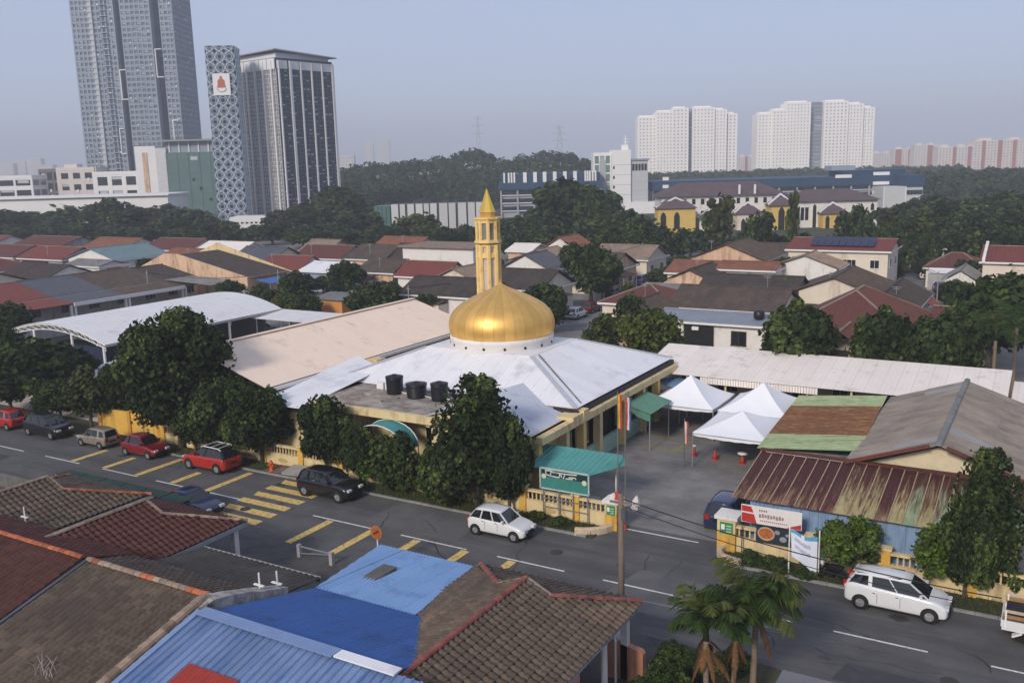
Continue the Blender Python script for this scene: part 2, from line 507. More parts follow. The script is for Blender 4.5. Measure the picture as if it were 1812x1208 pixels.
def gable_roof(root, s0, s1, t0, t1, ze, zr, axis, rm, prof='course', over=0.45, hip=False, off=0.5, caps=True, fascia=None, width=9):
    """Two slopes (or four, hipped) of joined roofing with ridge caps and a fascia; ridge along 's' or 't'."""
    a0, a1, b0, b1 = s0 - over, s1 + over, t0 - over, t1 + over
    if axis == 's':
        rm_t = b0 + (b1 - b0) * off
        h = (b1 - b0) / 2 if hip else 0
        r0, r1 = Vector((a0 + h, rm_t, zr)), Vector((a1 - h, rm_t, zr))
    else:
        rm_s = a0 + (a1 - a0) * off
        h = (a1 - a0) / 2 if hip else 0
        r0, r1 = Vector((rm_s, b0 + h, zr)), Vector((rm_s, b1 - h, zr))
    if hip and (r1 - r0).dot(Vector((1, 0, 0)) if axis == 's' else Vector((0, 1, 0))) < 0.05:
        m_ = (r0 + r1) / 2
        e_ = Vector((0.05, 0, 0)) if axis == 's' else Vector((0, 0.05, 0))
        r0, r1 = m_ - e_, m_ + e_
    c00, c10, c11, c01 = Vector((a0, b0, ze)), Vector((a1, b0, ze)), Vector((a1, b1, ze)), Vector((a0, b1, ze))
    m = ROOF[rm] if isinstance(rm, str) else rm
    if axis == 's':
        faces = [([c00, c10, r1, r0], (0, -1, 0)), ([c11, c01, r0, r1], (0, 1, 0))]
        if hip:
            faces += [([c10, c11, r1], (1, 0, 0)), ([c01, c00, r0], (-1, 0, 0))]
    else:
        faces = [([c10, c11, r1, r0], (1, 0, 0)), ([c01, c00, r0, r1], (-1, 0, 0))]
        if hip:
            faces += [([c00, c10, r0], (0, -1, 0)), ([c11, c01, r1], (0, 1, 0))]
    for pl, dn in faces:
        sheets(root, pl, Vector(dn) + Vector((0, 0, -0.3)), width, m, 'roof_slope', prof, joined=True, th=0.05)
    up = Vector((0, 0, 0.08))
    if caps:
        capm = ROOF['tan'] if rm in ('red', 'maroon') else m
        ridge_caps(root, r0 + up, r1 + up, capm, 0.5, 0.13, 'ridge_cap', True)
        if hip:
            for c, r in ((c00, r0), (c10, r1 if axis == 's' else r0), (c11, r1), (c01, r0 if axis == 's' else r1)):
                ridge_caps(root, r + up, c + up * 0.6, capm, 0.5, 0.12, 'hip_cap', True)
    if fascia is not None:
        b = MB()
        b.box(a0, b0 - 0.03, ze - 0.2, a1, b0, ze + 0.02)
        b.box(a1, b0, ze - 0.2, a1 + 0.03, b1, ze + 0.02)
        if hip or axis == 's':
            b.build('fascia', fascia, root)
        else:
            MB().box(a1, b0, ze - 0.2, a1 + 0.03, b1, ze + 0.02).build('fascia', fascia, root)
    return r0, r1
def house(label, s0, s1, t0, t1, ze, zr, axis, rm, wm, hip=False, off=0.5, wins=True, over=0.45, group='single houses of the estate', name='terrace_house', prof='course', fascia=True, storeys=1, z0=0.0):
    root = thing(name, label, 'house', ((s0 + s1) / 2, (t0 + t1) / 2, 0), group=group)
    wmat = WALLM[wm]
    b = MB()
    b.box(s0, t0, z0, s1, t1, ze - 0.02)
    if not hip:
        if axis == 's':
            tm = t0 - over + (t1 - t0 + 2 * over) * off
            zz = zr - 0.06
            for x, e in ((s0, 1), (s1, -1)):
                b.slab([(x, t0, ze - .02), (x, t1, ze - .02), (x, tm, zz)], (e * 0.15, 0, 0))
        else:
            sm = s0 - over + (s1 - s0 + 2 * over) * off
            zz = zr - 0.06
            for y, e in ((t0, 1), (t1, -1)):
                b.slab([(s0, y, ze - .02), (s1, y, ze - .02), (sm, y, zz)], (0, e * 0.15, 0))
    b.build('wall', wmat, root)
    gable_roof(root, s0, s1, t0, t1, ze, zr, axis, rm, prof, over, hip, off, fascia=(white_p if fascia else None))
    rr_ = random.Random(int(abs(s0 * 7 + t0 * 13)))
    if storeys == 1 and (s1 - s0) > 5 and t0 > 95:           # lean-to kitchens, carports and tanks as the houses have them
        if rr_.random() < .65:
            xa = s0 + (s1 - s0) * rr_.uniform(0, .4)
            xb = xa + (s1 - s0) * rr_.uniform(.35, .6)
            dz_ = rr_.uniform(1.6, 2.8)
            em_ = ROOF[rr_.choice(('grey', 'darkbrown', 'maroon', 'greyblue', 'white', 'brown'))]
            sheets(root, [(xa, t0 - .02, 2.95), (xb, t0 - .02, 2.95), (xb, t0 - dz_, 2.5), (xa, t0 - dz_, 2.5)], (0, -1, -.1), 9, em_, 'lean_to_roof', 'rib', joined=True)
            one('lean_to_wall', WALLM[rr_.choice(('white', 'grey', 'cream'))], root, (xa + .1, t0 - dz_ + .15, 0, xb - .1, t0 - .02, 2.42))
        if rr_.random() < .5:
            ya = t0 + (t1 - t0) * rr_.uniform(0, .4)
            yb = ya + (t1 - t0) * .5
            sheets(root, [(s1 + .02, ya, 2.9), (s1 + .02, yb, 2.9), (s1 + 2.3, yb, 2.45), (s1 + 2.3, ya, 2.45)], (1, 0, -.1), 9, ROOF[rr_.choice(('grey', 'darkbrown', 'slate', 'rust'))], 'carport_roof', 'rib', joined=True)
            for y_ in (ya + .1, yb - .1):
                one('carport_post', white_w, root, (s1 + 2.1, y_ - .06, 0, s1 + 2.22, y_ + .06, 2.44))
        if rr_.random() < .4:
            xt, yt = s0 + (s1 - s0) * rr_.uniform(.2, .8), t0 + .9
            MB().tube([(xt, yt, ze - .05), (xt, yt, zr + .5)], .035, 5).bar((xt - .5, yt, zr + .45), (xt + .5, yt, zr + .45), .04).bar((xt - .35, yt, zr + .25), (xt + .35, yt, zr + .25), .04).build('aerial', steel, root)
    if wins:
        for k in range(storeys):
            zc = 1.55 + 3.0 * k
            n = max(1, int((s1 - s0) / 3.4))
            for i in range(n):
                x = s0 + (s1 - s0) * (i + 0.5) / n
                if k == 0 and i == n // 2 and n > 1:
                    door(root, (x, t0, 0.05), (1, 0, 0), 1.0, 2.1, ROOF['darkbrown'])
                else:
                    window(root, (x, t0, zc), (1, 0, 0), R.choice((1.3, 1.6, 1.9)), 1.25, white_p, glass, bars=R.choice((1, 2)))
            n = max(1, int((t1 - t0) / 4))
            for i in range(n):
                y = t0 + (t1 - t0) * (i + 0.5) / n
                window(root, (s1, y, zc), (0, 1, 0), 1.6, 1.25, white_p, glass, bars=1)
    return root
# ---------------------------------------------------------------- the setting
def struct(name, mb, m, parent=None):
    o = mb.build(name, m, parent)
    if parent is None:
        o['kind'] = 'structure'
    return o
g = MB()
g.add([(-3400, -600, 0), (1500, -600, 0), (1500, 3200, 0), (-3400, 3200, 0)], [(0, 1, 2, 3)])
struct('ground', g, soil)
struct('estate_paving', MB().add([(-260, 75, .004), (60, 75, .004), (60, 190, .004), (-260, 190, .004)], [(0, 1, 2, 3)]), mat('estate_concrete', (0.2, 0.19, 0.18), 0.9, var=0.25, scale=0.12, dirt=(0.09, 0.085, 0.075), dirt_amt=0.5, dirt_scale=0.1))
road = struct('main_road', MB().box(-420, 34.3, -0.1, 160, 42.6, 0.01), asphalt)
W[road.name] = Vector((0, 0, 0))
def mark(s0, t0, s1, t1, m, z=0.014):
    MB().add([(s0, t0, z), (s1, t0, z), (s1, t1, z), (s0, t1, z)], [(0, 1, 2, 3)]).build('road_marking', m, road)
for s0, s1 in ((-75, -71.5), (-68.2, -64.8), (-62.2, -58.3), (-55.8, -52.1), (-50.3, -47.4), (-46.1, -42.4), (-36.6, -32.1), (-30.2, -25.9), (-24.0, -20.1), (-18.0, -14.4), (-12.2, -8.9), (-7.2, -3.5), (-1.2, 2.6)):
    mark(s0, 38.29, s1, 38.41, white_paint)
for s, e in ((-59.3, 41.3), (-55.85, 41.0), (-52.45, 42.3), (-48.95, 40.8), (-45.7, 42.3)):
    mark(s - 0.24, 38.5, s + 0.24, e, yellow_paint)
for s, e in ((-35.1, 34.7), (-32.0, 34.7), (-28.95, 36.3), (-25.85, 36.3), (-23.0, 37.0)):
    mark(s - 0.24, e, s + 0.24, 38.2, yellow_paint)
for k in range(6):
    t = 35.75 + k * 1.18
    MB().add([(-42.6 + .25 * (k % 2), t, .015), (-38.6, t - .04, .015), (-38.6, t + .6, .015), (-42.6, t + .62, .015)], [(0, 1, 2, 3)]).build('road_marking', yellow_paint, road)
MB().add([(-24.4, 36.86, .013), (-9, 37.4, .013), (-9, 37.47, .013), (-24.4, 36.94, .013)], [(0, 1, 2, 3)]).build('road_marking', kerb_m, road)
mark(-19.6, 44.62, -15.4, 44.75, white_paint, 0.024)
# patches of newer and older asphalt
pm = mat('asphalt_patch', (0.05, 0.05, 0.055), 0.9, var=0.2, scale=0.8, bump=0.2)
pm2 = mat('asphalt_old', (0.11, 0.108, 0.105), 0.9, var=0.18, scale=0.7, bump=0.2)
for pts, m_ in (([(-33.5, 39.0), (-27.0, 38.9), (-27.3, 42.5), (-33.2, 42.5)], pm2), ([(-6.5, 34.5), (1.5, 34.5), (1.2, 35.9), (-6.2, 36.0)], pm), ([(-24.0, 34.5), (-21.2, 34.5), (-21.4, 36.5), (-23.8, 36.6)], pm2), ([(-17.5, 36.2), (-9.5, 35.9), (-8.8, 39.6), (-16.8, 40.4)], pm2), ([(-48.8, 34.5), (-46.2, 34.5), (-46.4, 36.9), (-48.6, 36.8)], pm), ([(-71, 35.2), (-64, 35.2), (-64.5, 37.2), (-70, 37.0)], pm), ([(-1.4, 34.4), (-1.1, 34.4), (1.2, 38.2), (0.95, 38.2)], pm)):
    MB().add([(x, y, .0125) for x, y in pts], [(0, 1, 2, 3)]).build('road_patch', m_, road)
for s_, t_ in ((-41.0, 37.3), (-21.5, 40.2), (-2.5, 36.4), (-54.2, 36.6)):
    MB().lathe([(.34, .011), (.34, .02), (.29, .022), (.02, .022)], 20, (s_, t_, 0)).build('manhole_cover', mat('cast_iron', (.045, .042, .04), .7, var=.3, scale=9), road)
crk = mat('crack_sealant', (.028, .028, .03), .8)
rk = random.Random(8)
for k in range(26):                                   # wandering cracks and tar lines
    x_, y_ = rk.uniform(-62, 4), rk.uniform(34.8, 42.2)
    a_ = rk.choice((0, pi / 2, .3)) + rk.gauss(0, .25)
    pts_ = []
    for q in range(rk.randint(5, 12)):
        pts_.append((x_, y_))
        x_ += cos(a_) * .45
        y_ += sin(a_) * .45
        a_ += rk.gauss(0, .3)
        if not 34.5 < y_ < 42.4:
            break
    if len(pts_) > 2:
        vs_ = []
        for (xx, yy) in pts_:
            w_ = rk.uniform(.012, .03)
            vs_ += [(xx - w_, yy - w_, .0128), (xx + w_, yy + w_, .0128)]
        MB().add(vs_, [(2 * i, 2 * i + 1, 2 * i + 3, 2 * i + 2) for i in range(len(pts_) - 1)]).build('road_crack', crk, road)
for k in range(16):                                   # oil stains under the bays
    x_, y_ = rk.uniform(-62, 0), rk.choice((40.6, 41.4, 36.0, 39.2)) + rk.gauss(0, .3)
    rr = rk.uniform(.15, .5)
    MB().add([(x_ + rr * cos(2 * pi * i / 12) * rk.uniform(.7, 1.3), y_ + rr * .7 * sin(2 * pi * i / 12) * rk.uniform(.7, 1.3), .0122 + k * 1e-5) for i in range(12)], [tuple(range(12))]).build('oil_stain', mat('oil_stain', (.045, .043, .042), .55, var=.3), road)
kerb = MB()
s = -120.0
ko = struct('kerb', MB().box(-420, 42.6, -0.05, -120, 42.75, 0.11).box(20, 42.6, -.05, 160, 42.75, .11), kerb_m)
while s < 20:
    if not (-20.6 < s + .45 < -14.0):
        MB().box(s + .01, 42.6, -0.05, s + .89, 42.75, 0.115 + R.uniform(-.01, .008)).build('kerb_stone', kerb_m, ko)
    s += 0.9
struct('verge', MB().box(-420, 42.75, -0.05, -20.6, 44.3, 0.09).box(-14.0, 42.75, -0.05, 160, 44.3, 0.09), soil)
struct('gate_apron', MB().box(-20.6, 42.6, -0.05, -14.0, 45.2, 0.018), asphalt)
struct('mosque_yard', MB().add([(-27, 45.2, .012), (3, 45.2, .012), (3, 75, .012), (-27, 75, .012)], [(0, 1, 2, 3)]), yard_m)
struct('hall_court', MB().add([(-94, 46, .014), (-47, 46, .014), (-47, 76, .014), (-94, 76, .014)], [(0, 1, 2, 3)]), beige_slab)
struct('back_street', MB().box(-95, 76.5, -.05, 30, 83.5, .012), asphalt)
struct('side_street', MB().box(-57, 83.5, -.05, -50, 190, .013), mat('street_asphalt', (0.16, 0.16, 0.162), .9, var=.15, scale=.4, dirt=(.1, .1, .1), dirt_amt=.4))
struct('hillside_street', MB().add([(-8, 100, .016), (-14.5, 100, .016), (-24, 150, .016), (-40, 205, .016), (-30, 205, .016), (-16, 150, .016)], [(0, 1, 2, 5), (5, 2, 3, 4)]), MATS['street_asphalt'])
struct('hall_street', MB().box(-103, 50, -.05, -96.5, 112, .013), asphalt)
struct('near_yard', MB().add([(-90, 26.5, .006), (-12.7, 26.5, .006), (-12.7, 34.3, .006), (-90, 34.3, .006)], [(0, 1, 2, 3)]), mat('shaded_forecourt', (0.085, 0.082, 0.08), .9, var=.3, scale=.6, dirt=(.04, .04, .038), dirt_amt=.5, dirt_scale=.5))  # shadow over the forecourt is put into this dark base colour
struct('near_driveway', MB().add([(-8.3, 22, .006), (6, 22, .006), (6, 34.3, .006), (-8.3, 34.3, .006)], [(0, 1, 2, 3)]), mat('driveway', (0.17, 0.175, 0.19), .85, var=.15, scale=.5))

# ---------------------------------------------------------------- gold dome material etc.
gold = mat('gold_cladding', (0.86, 0.52, 0.15), 0.47, metal=0.8, var=0.09, scale=1.2, rand=0.09, bump=0.03, bscale=4)
gold_b = mat('bright_gold', (0.95, 0.62, 0.12), 0.3, metal=0.9, var=0.05)
min_y = mat('minaret_yellow', (0.74, 0.52, 0.19), 0.7, var=0.08, scale=1.5, dirt=(0.4, 0.25, 0.08), dirt_amt=0.25)
min_p = mat('minaret_panel', (0.50, 0.42, 0.38), 0.8, var=0.12, scale=2)
green_p = mat('pale_green_dado', (0.33, 0.45, 0.36), 0.8, var=0.12, scale=1.5, dirt=(.2, .25, .2), dirt_amt=.3)
slab_m = mat('flat_roof_concrete', (0.33, 0.295, 0.255), 0.9, var=0.25, scale=1.0, dirt=(0.14, 0.11, 0.085), dirt_amt=0.6, dirt_scale=0.9)

# ---------------------------------------------------------------- the mosque
CX, CYM = -36.5, 60.0
mq = thing('mosque', 'mosque hall with gold dome and pale hipped metal roof', 'mosque', (CX, CYM, 0))
x0, x1, y0, y1 = -46.2, -25.9, 51.4, 68.4
ZE, ZT, RD = 4.45, 6.35, 3.95
one('wall', cream, mq, (x0 + 1.0, y0 + .7, 0, x1 - .9, y1 - .7, 4.05))
deck = MB()
deck.box(x0 + .3, y0 + .3, 4.06, x1 - .3, y1 - .3, 4.3)
rf = deck.build('main_roof', dark, mq)
up = Vector((0, 0, 0))
hx, hy = 4.6, 3.6
apex = [Vector((CX - hx, CYM - hy, ZT)), Vector((CX + hx, CYM - hy, ZT)), Vector((CX + hx, CYM + hy, ZT)), Vector((CX - hx, CYM + hy, ZT))]
cor = [Vector((x0, y0, ZE)), Vector((x1, y0, ZE)), Vector((x1, y1, ZE)), Vector((x0, y1, ZE))]
dn = [(0, -1, 0), (1, 0, 0), (0, 1, 0), (-1, 0, 0)]
for k in range(4):
    sheets(rf, [cor[k], cor[(k + 1) % 4], apex[(k + 1) % 4], apex[k]], dn[k], 1.0, metal_white, 'roof_sheet', 'low', 0.03)
MB().slab(apex, (0, 0, .06)).build('roof_crown', metal_white, rf)
for k in range(4):
    MB().bar(cor[k] + Vector((0, 0, .06)), apex[k] + Vector((0, 0, .06)), .34, .05).build('hip_flashing', mat('hip_flashing', (0.44, 0.46, 0.50), .5, var=.1), rf)
MB().bar((CX + hx + .2, CYM - hy + .7, ZT + .05), (x1 - .2, y0 + 1.1, ZE + .1), .1, .06).build('cable_duct', ROOF['grey'], rf)
gut = mat('gutter_dark', (0.03, 0.03, 0.035), .7)
b = MB()
b.box(x1 - .25, y0, 4.02, x1 + .12, y1, 4.33)
b.box(x0 - .1, y0 - .12, 4.02, x1 - .25, y0 + .2, 4.33)
b.build('gutter', gut, mq)
# drum and dome
b = MB()
b.lathe([(RD, -.9), (RD, .25), (RD + .02, .28), (RD + .02, .55), (RD - .25, .6)], 56, (CX, CYM, ZT + .3))
drum = b.build('drum', white_w, mq, True)
for k in range(16):
    a = 2 * pi * (k + .5) / 16
    p = Vector((CX + cos(a) * (RD + .005), CYM + sin(a) * (RD + .005), ZT + .28))
    MB().tube([p - Vector((cos(a), sin(a), 0)) * .05, p + Vector((cos(a), sin(a), 0)) * .03], .1, 8).build('drum_vent', dark, drum)
ZD = ZT + .78
prof = [(RD - .22, -.06), (RD - .04, .05), (RD + .06, .35), (RD + .1, .7), (RD + .08, 1.05), (RD - .02, 1.4), (RD - .22, 1.76), (RD - .56, 2.12), (RD - 1.05, 2.46), (RD - 1.68, 2.8), (RD - 2.33, 3.1), (RD - 2.95, 3.36), (RD - 3.45, 3.6), (RD - 3.78, 3.8), (.06, 3.93)]
shell = [(max(.02, r - .05), z) for r, z in prof]
dome = MB().lathe(shell, 56, (CX, CYM, ZD)).build('dome', mat('dome_seam', (.5, .3, .09), .6, metal=.6), mq, True)
NG = 32
for k in range(NG):
    a0, a1 = 2 * pi * k / NG, 2 * pi * (k + 1) / NG
    vs, fs = [], []
    nseg = 5
    for r, z in prof:
        for j in range(nseg):
            u = j / (nseg - 1)
            a = a0 + (a1 - a0) * (0.01 + 0.98 * u)
            rr = r
            vs.append((CX + rr * cos(a), CYM + rr * sin(a), ZD + z))
    for i in range(len(prof) - 1):
        for j in range(nseg - 1):
            fs.append((i * nseg + j, i * nseg + j + 1, (i + 1) * nseg + j + 1, (i + 1) * nseg + j))
    MB().add(vs, fs).build('dome_panel', gold, dome, True)
MB().lathe([(.07, 0), (.05, .18), (.02, .22)], 10, (CX, CYM, ZD + 3.9), cap=True).build('finial', gold_b, dome, True)
# right facade: beam, columns, tall windows, dado
one('facade_beam', cream, mq, (x1 - .5, 46.2, 3.55, x1 + .42, y1, 4.0))
one('dado', green_p, mq, (x1 - .55, 46.4, 0, x1 - .28, 66.8, 1.15))
cols = [46.6, 50.2, 52.6, 55.1, 59.0, 62.6, 65.5]
for i, y in enumerate(cols):
    one('column', cream if i % 2 else min_y, mq, (x1 - .5, y - .22, 0, x1 + .02, y + .22, 3.55))
for a_, b_ in zip(cols[1:], cols[2:]):
    if a_ == 55.1:
        door(mq, (x1 - .88, 57.1, .05), (0, 1, 0), 2.4, 2.7, dark)
        continue
    n = 2 if b_ - a_ > 3 else 1
    for k in range(n):
        c_ = a_ + (b_ - a_) * (k + .5) / n
        window(mq, (x1 - .88, c_, 2.25), (0, 1, 0), (b_ - a_) / n - .6, 2.0, cream, dark, bars=4)
one('facade_wall', cream, mq, (x1 - 1.4, 46.3, 0, x1 - .9, 67.0, 3.55))
window(mq, (x1 - .9, 48.4, 2.2), (0, 1, 0), 1.3, 1.7, steel, glass_b, bars=1)
# near right wing with its own slope
b = MB()
b.box(-34.0, 46.3, 0, x1 - 1.4, 51.9, 3.6)
b.build('wing_wall', cream, mq)
wr = MB().box(-33.8, 46.5, 3.62, -26.8, 51.8, 3.72).build('wing_roof', dark, mq)
sheets(wr, [(-30.9, 46.2, 5.2), (-26.3, 46.2, 3.95), (-26.3, 51.2, 3.95), (-30.9, 53.6, 5.2)], (1, 0, 0), 1.0, mat('wing_sheet', (0.47, 0.50, 0.56), .55, var=.06, scale=.5, dirt=(.28, .29, .31), dirt_amt=.3, rand=.03), 'roof_sheet', 'low', .03)
sheets(wr, [(-30.9, 46.2, 5.2), (-35.2, 46.2, 4.0), (-35.2, 51.2, 4.0), (-30.9, 53.6, 5.2)], (-1, 0, 0), 1.0, MATS['wing_sheet'], 'roof_sheet', 'low', .03)
MB().slab([(-34.4, 46.45, 3.62), (-26.9, 46.45, 3.62), (-26.9, 46.45, 4.02), (-30.9, 46.45, 5.1), (-34.4, 46.45, 4.15)], (0, .2, 0)).build('gable_wall', cream, mq)
one('parapet_corner', cream, mq, (-27.6, 51.6, 3.7, -25.45, 52.3, 4.35), (-26.7, 50.2, 3.98, -25.5, 51.6, 4.2))
MB().bar((-26.1, 46.2, 3.9), (-26.1, 51.2, 3.9), .25, .2).build('gutter', gut, mq)
# water tanks slab porch
slab = one('porch_slab', cream, mq, (-43.5, 46.0, 3.85, -33.3, 53.2, 4.35))
one('slab_top', slab_m, mq, (-43.2, 46.3, 4.352, -33.6, 53.0, 4.4))
for k in range(5):
    y = 47.6 + k * 1.2
    one('slab_joist', slab_m, mq, (-42.6 + k * .4, y, 4.402, -38.6 + k * .5, y + .22, 4.5))
one('porch_wall', cream, mq, (-43.0, 48.0, 0, -34.3, 52.0, 3.85))
for x in (-43.1, -40.4, -37.0, -34.0):
    one('porch_post', cream, mq, (x, 46.3, 0, x + .4, 46.7, 3.85))
# left front roof strip beside the gutter
lw = MB().box(-47.0, 45.2, 3.7, -43.9, 52, 3.82).build('front_roof', dark, mq)
sheets(lw, [(-47.5, 44.9, 4.05), (-43.3, 44.9, 4.05), (-43.3, 53.8, 5.0), (-47.5, 56.0, 5.2)], (0, -1, 0), 1.0, metal_white, 'roof_sheet', 'low', .03)
one('front_wall', cream, mq, (-47.0, 45.6, 0, -43.9, 52, 3.68))
one('valley_gutter', gut, mq, (-47.55, 45.2, 3.9, -46.5, 68.5, 4.2))
one('gutter_box', cream, mq, (-47.5, 57.0, 4.25, -46.4, 58.1, 4.75))
# tanks
for i, (x, y, r, h) in enumerate(((-39.25, 50.0, .6, 1.15), (-37.2, 49.75, .7, .9), (-35.3, 49.75, .58, 1.1))):
    lab = ['tall black water tank nearest the white roof on the flat slab', 'short wide black water tank between two taller ones', 'tall black water tank nearest the big tree on the slab'][i]
    t_ = thing('water_tank', lab, 'water tank', (x, y, 4.4), group='black water tanks on the mosque')
    rings = [(r * .9, 0), (r * .93, .02)]
    nz_ = 9
    for k in range(nz_):
        z_ = .05 + (h - .15) * k / nz_
        rings += [(r * (.93 + .06 * k / nz_), z_), (r * (.96 + .06 * k / nz_), z_ + .04), (r * (.96 + .06 * k / nz_), z_ + .07)]
    rings += [(r * 1.03, h - .08), (r * 1.03, h)]
    MB().lathe(rings, 24, (x, y, 4.41), cap=True).build('tank_body', tank_m, t_, True)
    MB().lathe([(r * 1.06, 0), (r * 1.06, .06), (r * .7, .12), (.18, .15), (.18, .2), (.02, .21)], 24, (x, y, 4.41 + h), cap=True).build('lid', tank_m, t_, True)
    MB().tube([(x + r, y, 4.55), (x + r + .4, y, 4.5), (x + r + .5, y, 4.43)], .03, 6).build('outlet_pipe', white_p, t_)
pb = one('pump_box', white_p, None, (-41.1, 50.3, 4.405, -40.5, 50.7, 4.95), (-40.35, 50.3, 4.405, -40.0, 50.6, 5.0))
tag(pb, 'small white pump housings on the flat slab beside the tanks', 'pump box')
# green canopy over the side entrance
gc = thing('entrance_canopy', 'dark green metal awning over the mosque side entrance', 'awning', (-25, 60.5, 0))
grn = mat('green_awning', (0.085, 0.21, 0.15), .55, var=.12, scale=1, dirt=(.05, .1, .08), dirt_amt=.4)
sheets(gc, [(-25.6, 58.2, 3.15), (-23.6, 58.2, 2.65), (-23.6, 62.2, 2.65), (-25.6, 62.2, 3.15)], (1, 0, 0), 1.0, grn, 'awning_sheet', 'rib', .02)
MB().slab([(-25.6, 58.25, 3.1), (-23.65, 58.25, 2.6), (-23.65, 58.25, 2.1), (-24.6, 58.25, 2.35)], (0, .02, 0)).build('side_flap', grn, gc)
for y in (58.4, 62.0):
    MB().tube([(-23.75, y, 0), (-23.75, y, 2.62)], .04, 8).build('post', steel, gc)
# teal arched shade behind the front trees
ta = thing('arched_awning', 'teal arched fabric shade between the front trees and mosque', 'awning', (-36.6, 45.6, 0))
tealm = mat('teal_fabric', (0.05, 0.24, 0.25), .6, var=.15, scale=.8)
cs = [(cos(a), sin(a)) for a in [pi * k / 12 for k in range(13)]]
b = MB()
n_ = len(cs)
b.add([(-36.7 - 2.1 * c, y, 2.3 + 1.45 * sn) for y in (44.7, 46.2) for c, sn in cs], [(k, k + 1, n_ + k + 1, n_ + k) for k in range(n_ - 1)])
b.build('fabric', tealm, ta, True)
for y in (44.7, 46.2):
    MB().tube([(-36.7 - 2.13 * c, y, 2.3 + 1.48 * sn) for c, sn in cs], .035, 6).build('rib', white_p, ta)
for x in (-38.8, -34.6):
    for y in (44.72, 46.18):
        MB().tube([(x, y, 0), (x, y, 2.35)], .04, 6).build('post', white_p, ta)

# ---------------------------------------------------------------- minaret
MX, MY = -43.75, 70.0
mn = thing('minaret', 'yellow octagonal minaret with gold spire behind the dome', 'minaret', (MX, MY, 0))
def octa(r, z0, z1, m, name, r1=None, n=8):
    return MB().lathe([(r, z0), (r1 if r1 is not None else r, z1)], n, (MX, MY, 0), a0=pi / 8 + .2, a1=2 * pi + pi / 8 + .2, cap=True).build(name, m, mn)
octa(.86, 0, 12.9, min_p, 'shaft')
for z0, z1, r in ((12.05, 12.2, 1.0), (12.75, 12.9, 1.02), (13.05, 13.22, 1.22), (13.22, 13.3, 1.12), (15.0, 15.12, 1.1), (15.12, 15.26, 1.22)):
    octa(r, z0, z1, min_y, 'ledge')
octa(.8, 12.9, 15.0, min_p, 'lantern_core')
for k in range(8):
    a = 2 * pi * k / 8 + pi / 8 + .2
    c, s_ = cos(a), sin(a)
    MB().tube([(MX + c * .93, MY + s_ * .93, 0), (MX + c * .93, MY + s_ * .93, 12.9)], .2, 6).build('corner_rib', min_y, mn)
    MB().tube([(MX + c * .93, MY + s_ * .93, 13.3), (MX + c * .93, MY + s_ * .93, 15.0)], .17, 6).build('corner_rib', min_y, mn)
    a2 = a + pi / 8
    c, s_ = cos(a2), sin(a2)
    u = Vector((-s_, c, 0))
    p = Vector((MX + c * .79, MY + s_ * .79, 0))
    nr = Vector((c, s_, 0))
    for z0, z1, mm, nm in ((13.45, 14.75, ROOF['grey'], 'arch_opening'), (8.9, 11.6, MATS['minaret_panel'], 'shaft_panel')):
        pts = [p + u * x + Vector((0, 0, z)) + nr * .02 for x, z in [(-.22, z0), (.22, z0), (.22, z1 - .3), (.15, z1 - .1), (0, z1), (-.15, z1 - .1), (-.22, z1 - .3)]]
        MB().slab(pts, nr * .03).build(nm, mm, mn)
    MB().slab([p + u * x + Vector((0, 0, z)) + nr * .01 for x, z in ((-.36, 11.75), (.36, 11.75), (.36, 12.05), (-.36, 12.05))], nr * .16).build('shaft_band', min_y, mn)
    MB().slab([p + u * x + Vector((0, 0, z)) + nr * .01 for x, z in ((-.36, 14.78), (.36, 14.78), (.36, 15.0), (-.36, 15.0))], nr * .16).build('lintel', min_y, mn)
MB().lathe([(.68, 15.26), (.7, 15.7)], 8, (MX, MY, 0), a0=.2, a1=2 * pi + .2, cap=True).build('spire_base', gold, mn)
MB().lathe([(.78, 15.7), (.72, 15.85), (.4, 16.7), (.02, 17.75)], 8, (MX, MY, 0), a0=.2, a1=2 * pi + .2, cap=True).build('spire', gold_b, mn)

# ---------------------------------------------------------------- big beige roof hall
bh = thing('beige_hall', 'long hall with broad beige metal gable roof left of the dome', 'hall', (-54.5, 60, 0))
one('wall', cream, bh, (-61, 46.5, 0, -48.2, 72.5, 4.6))
b = MB()
for y in (46.7, 72.3):
    b.slab([(-61, y, 4.6), (-48.2, y, 4.6), (-54.6, y, 6.7)], (0, .15, 0))
b.build('gable_wall', cream, bh)
bd = MB().slab([(-61.4, 46.2, 4.7), (-54.6, 46.2, 6.85), (-47.7, 46.2, 4.7)], (0, 26.6, 0)).build('roof', dark, bh)
sheets(bd, [(-54.6, 46.0, 7.0), (-47.5, 46.0, 4.8), (-47.5, 73.2, 4.8), (-54.6, 73.2, 7.0)], (1, 0, 0), 1.0, metal_beige, 'roof_sheet', 'low', .02)
sheets(bd, [(-54.6, 46.0, 7.0), (-61.6, 46.0, 4.8), (-61.6, 73.2, 4.8), (-54.6, 73.2, 7.0)], (-1, 0, 0), 1.0, metal_beige, 'roof_sheet', 'low', .02)
MB().bar((-54.6, 46, 7.08), (-54.6, 73.2, 7.08), .5, .05).build('ridge_cap', metal_beige, bd)
one('eave_trim', white_p, bh, (-47.95, 46.0, 4.5, -47.3, 73.2, 4.72))
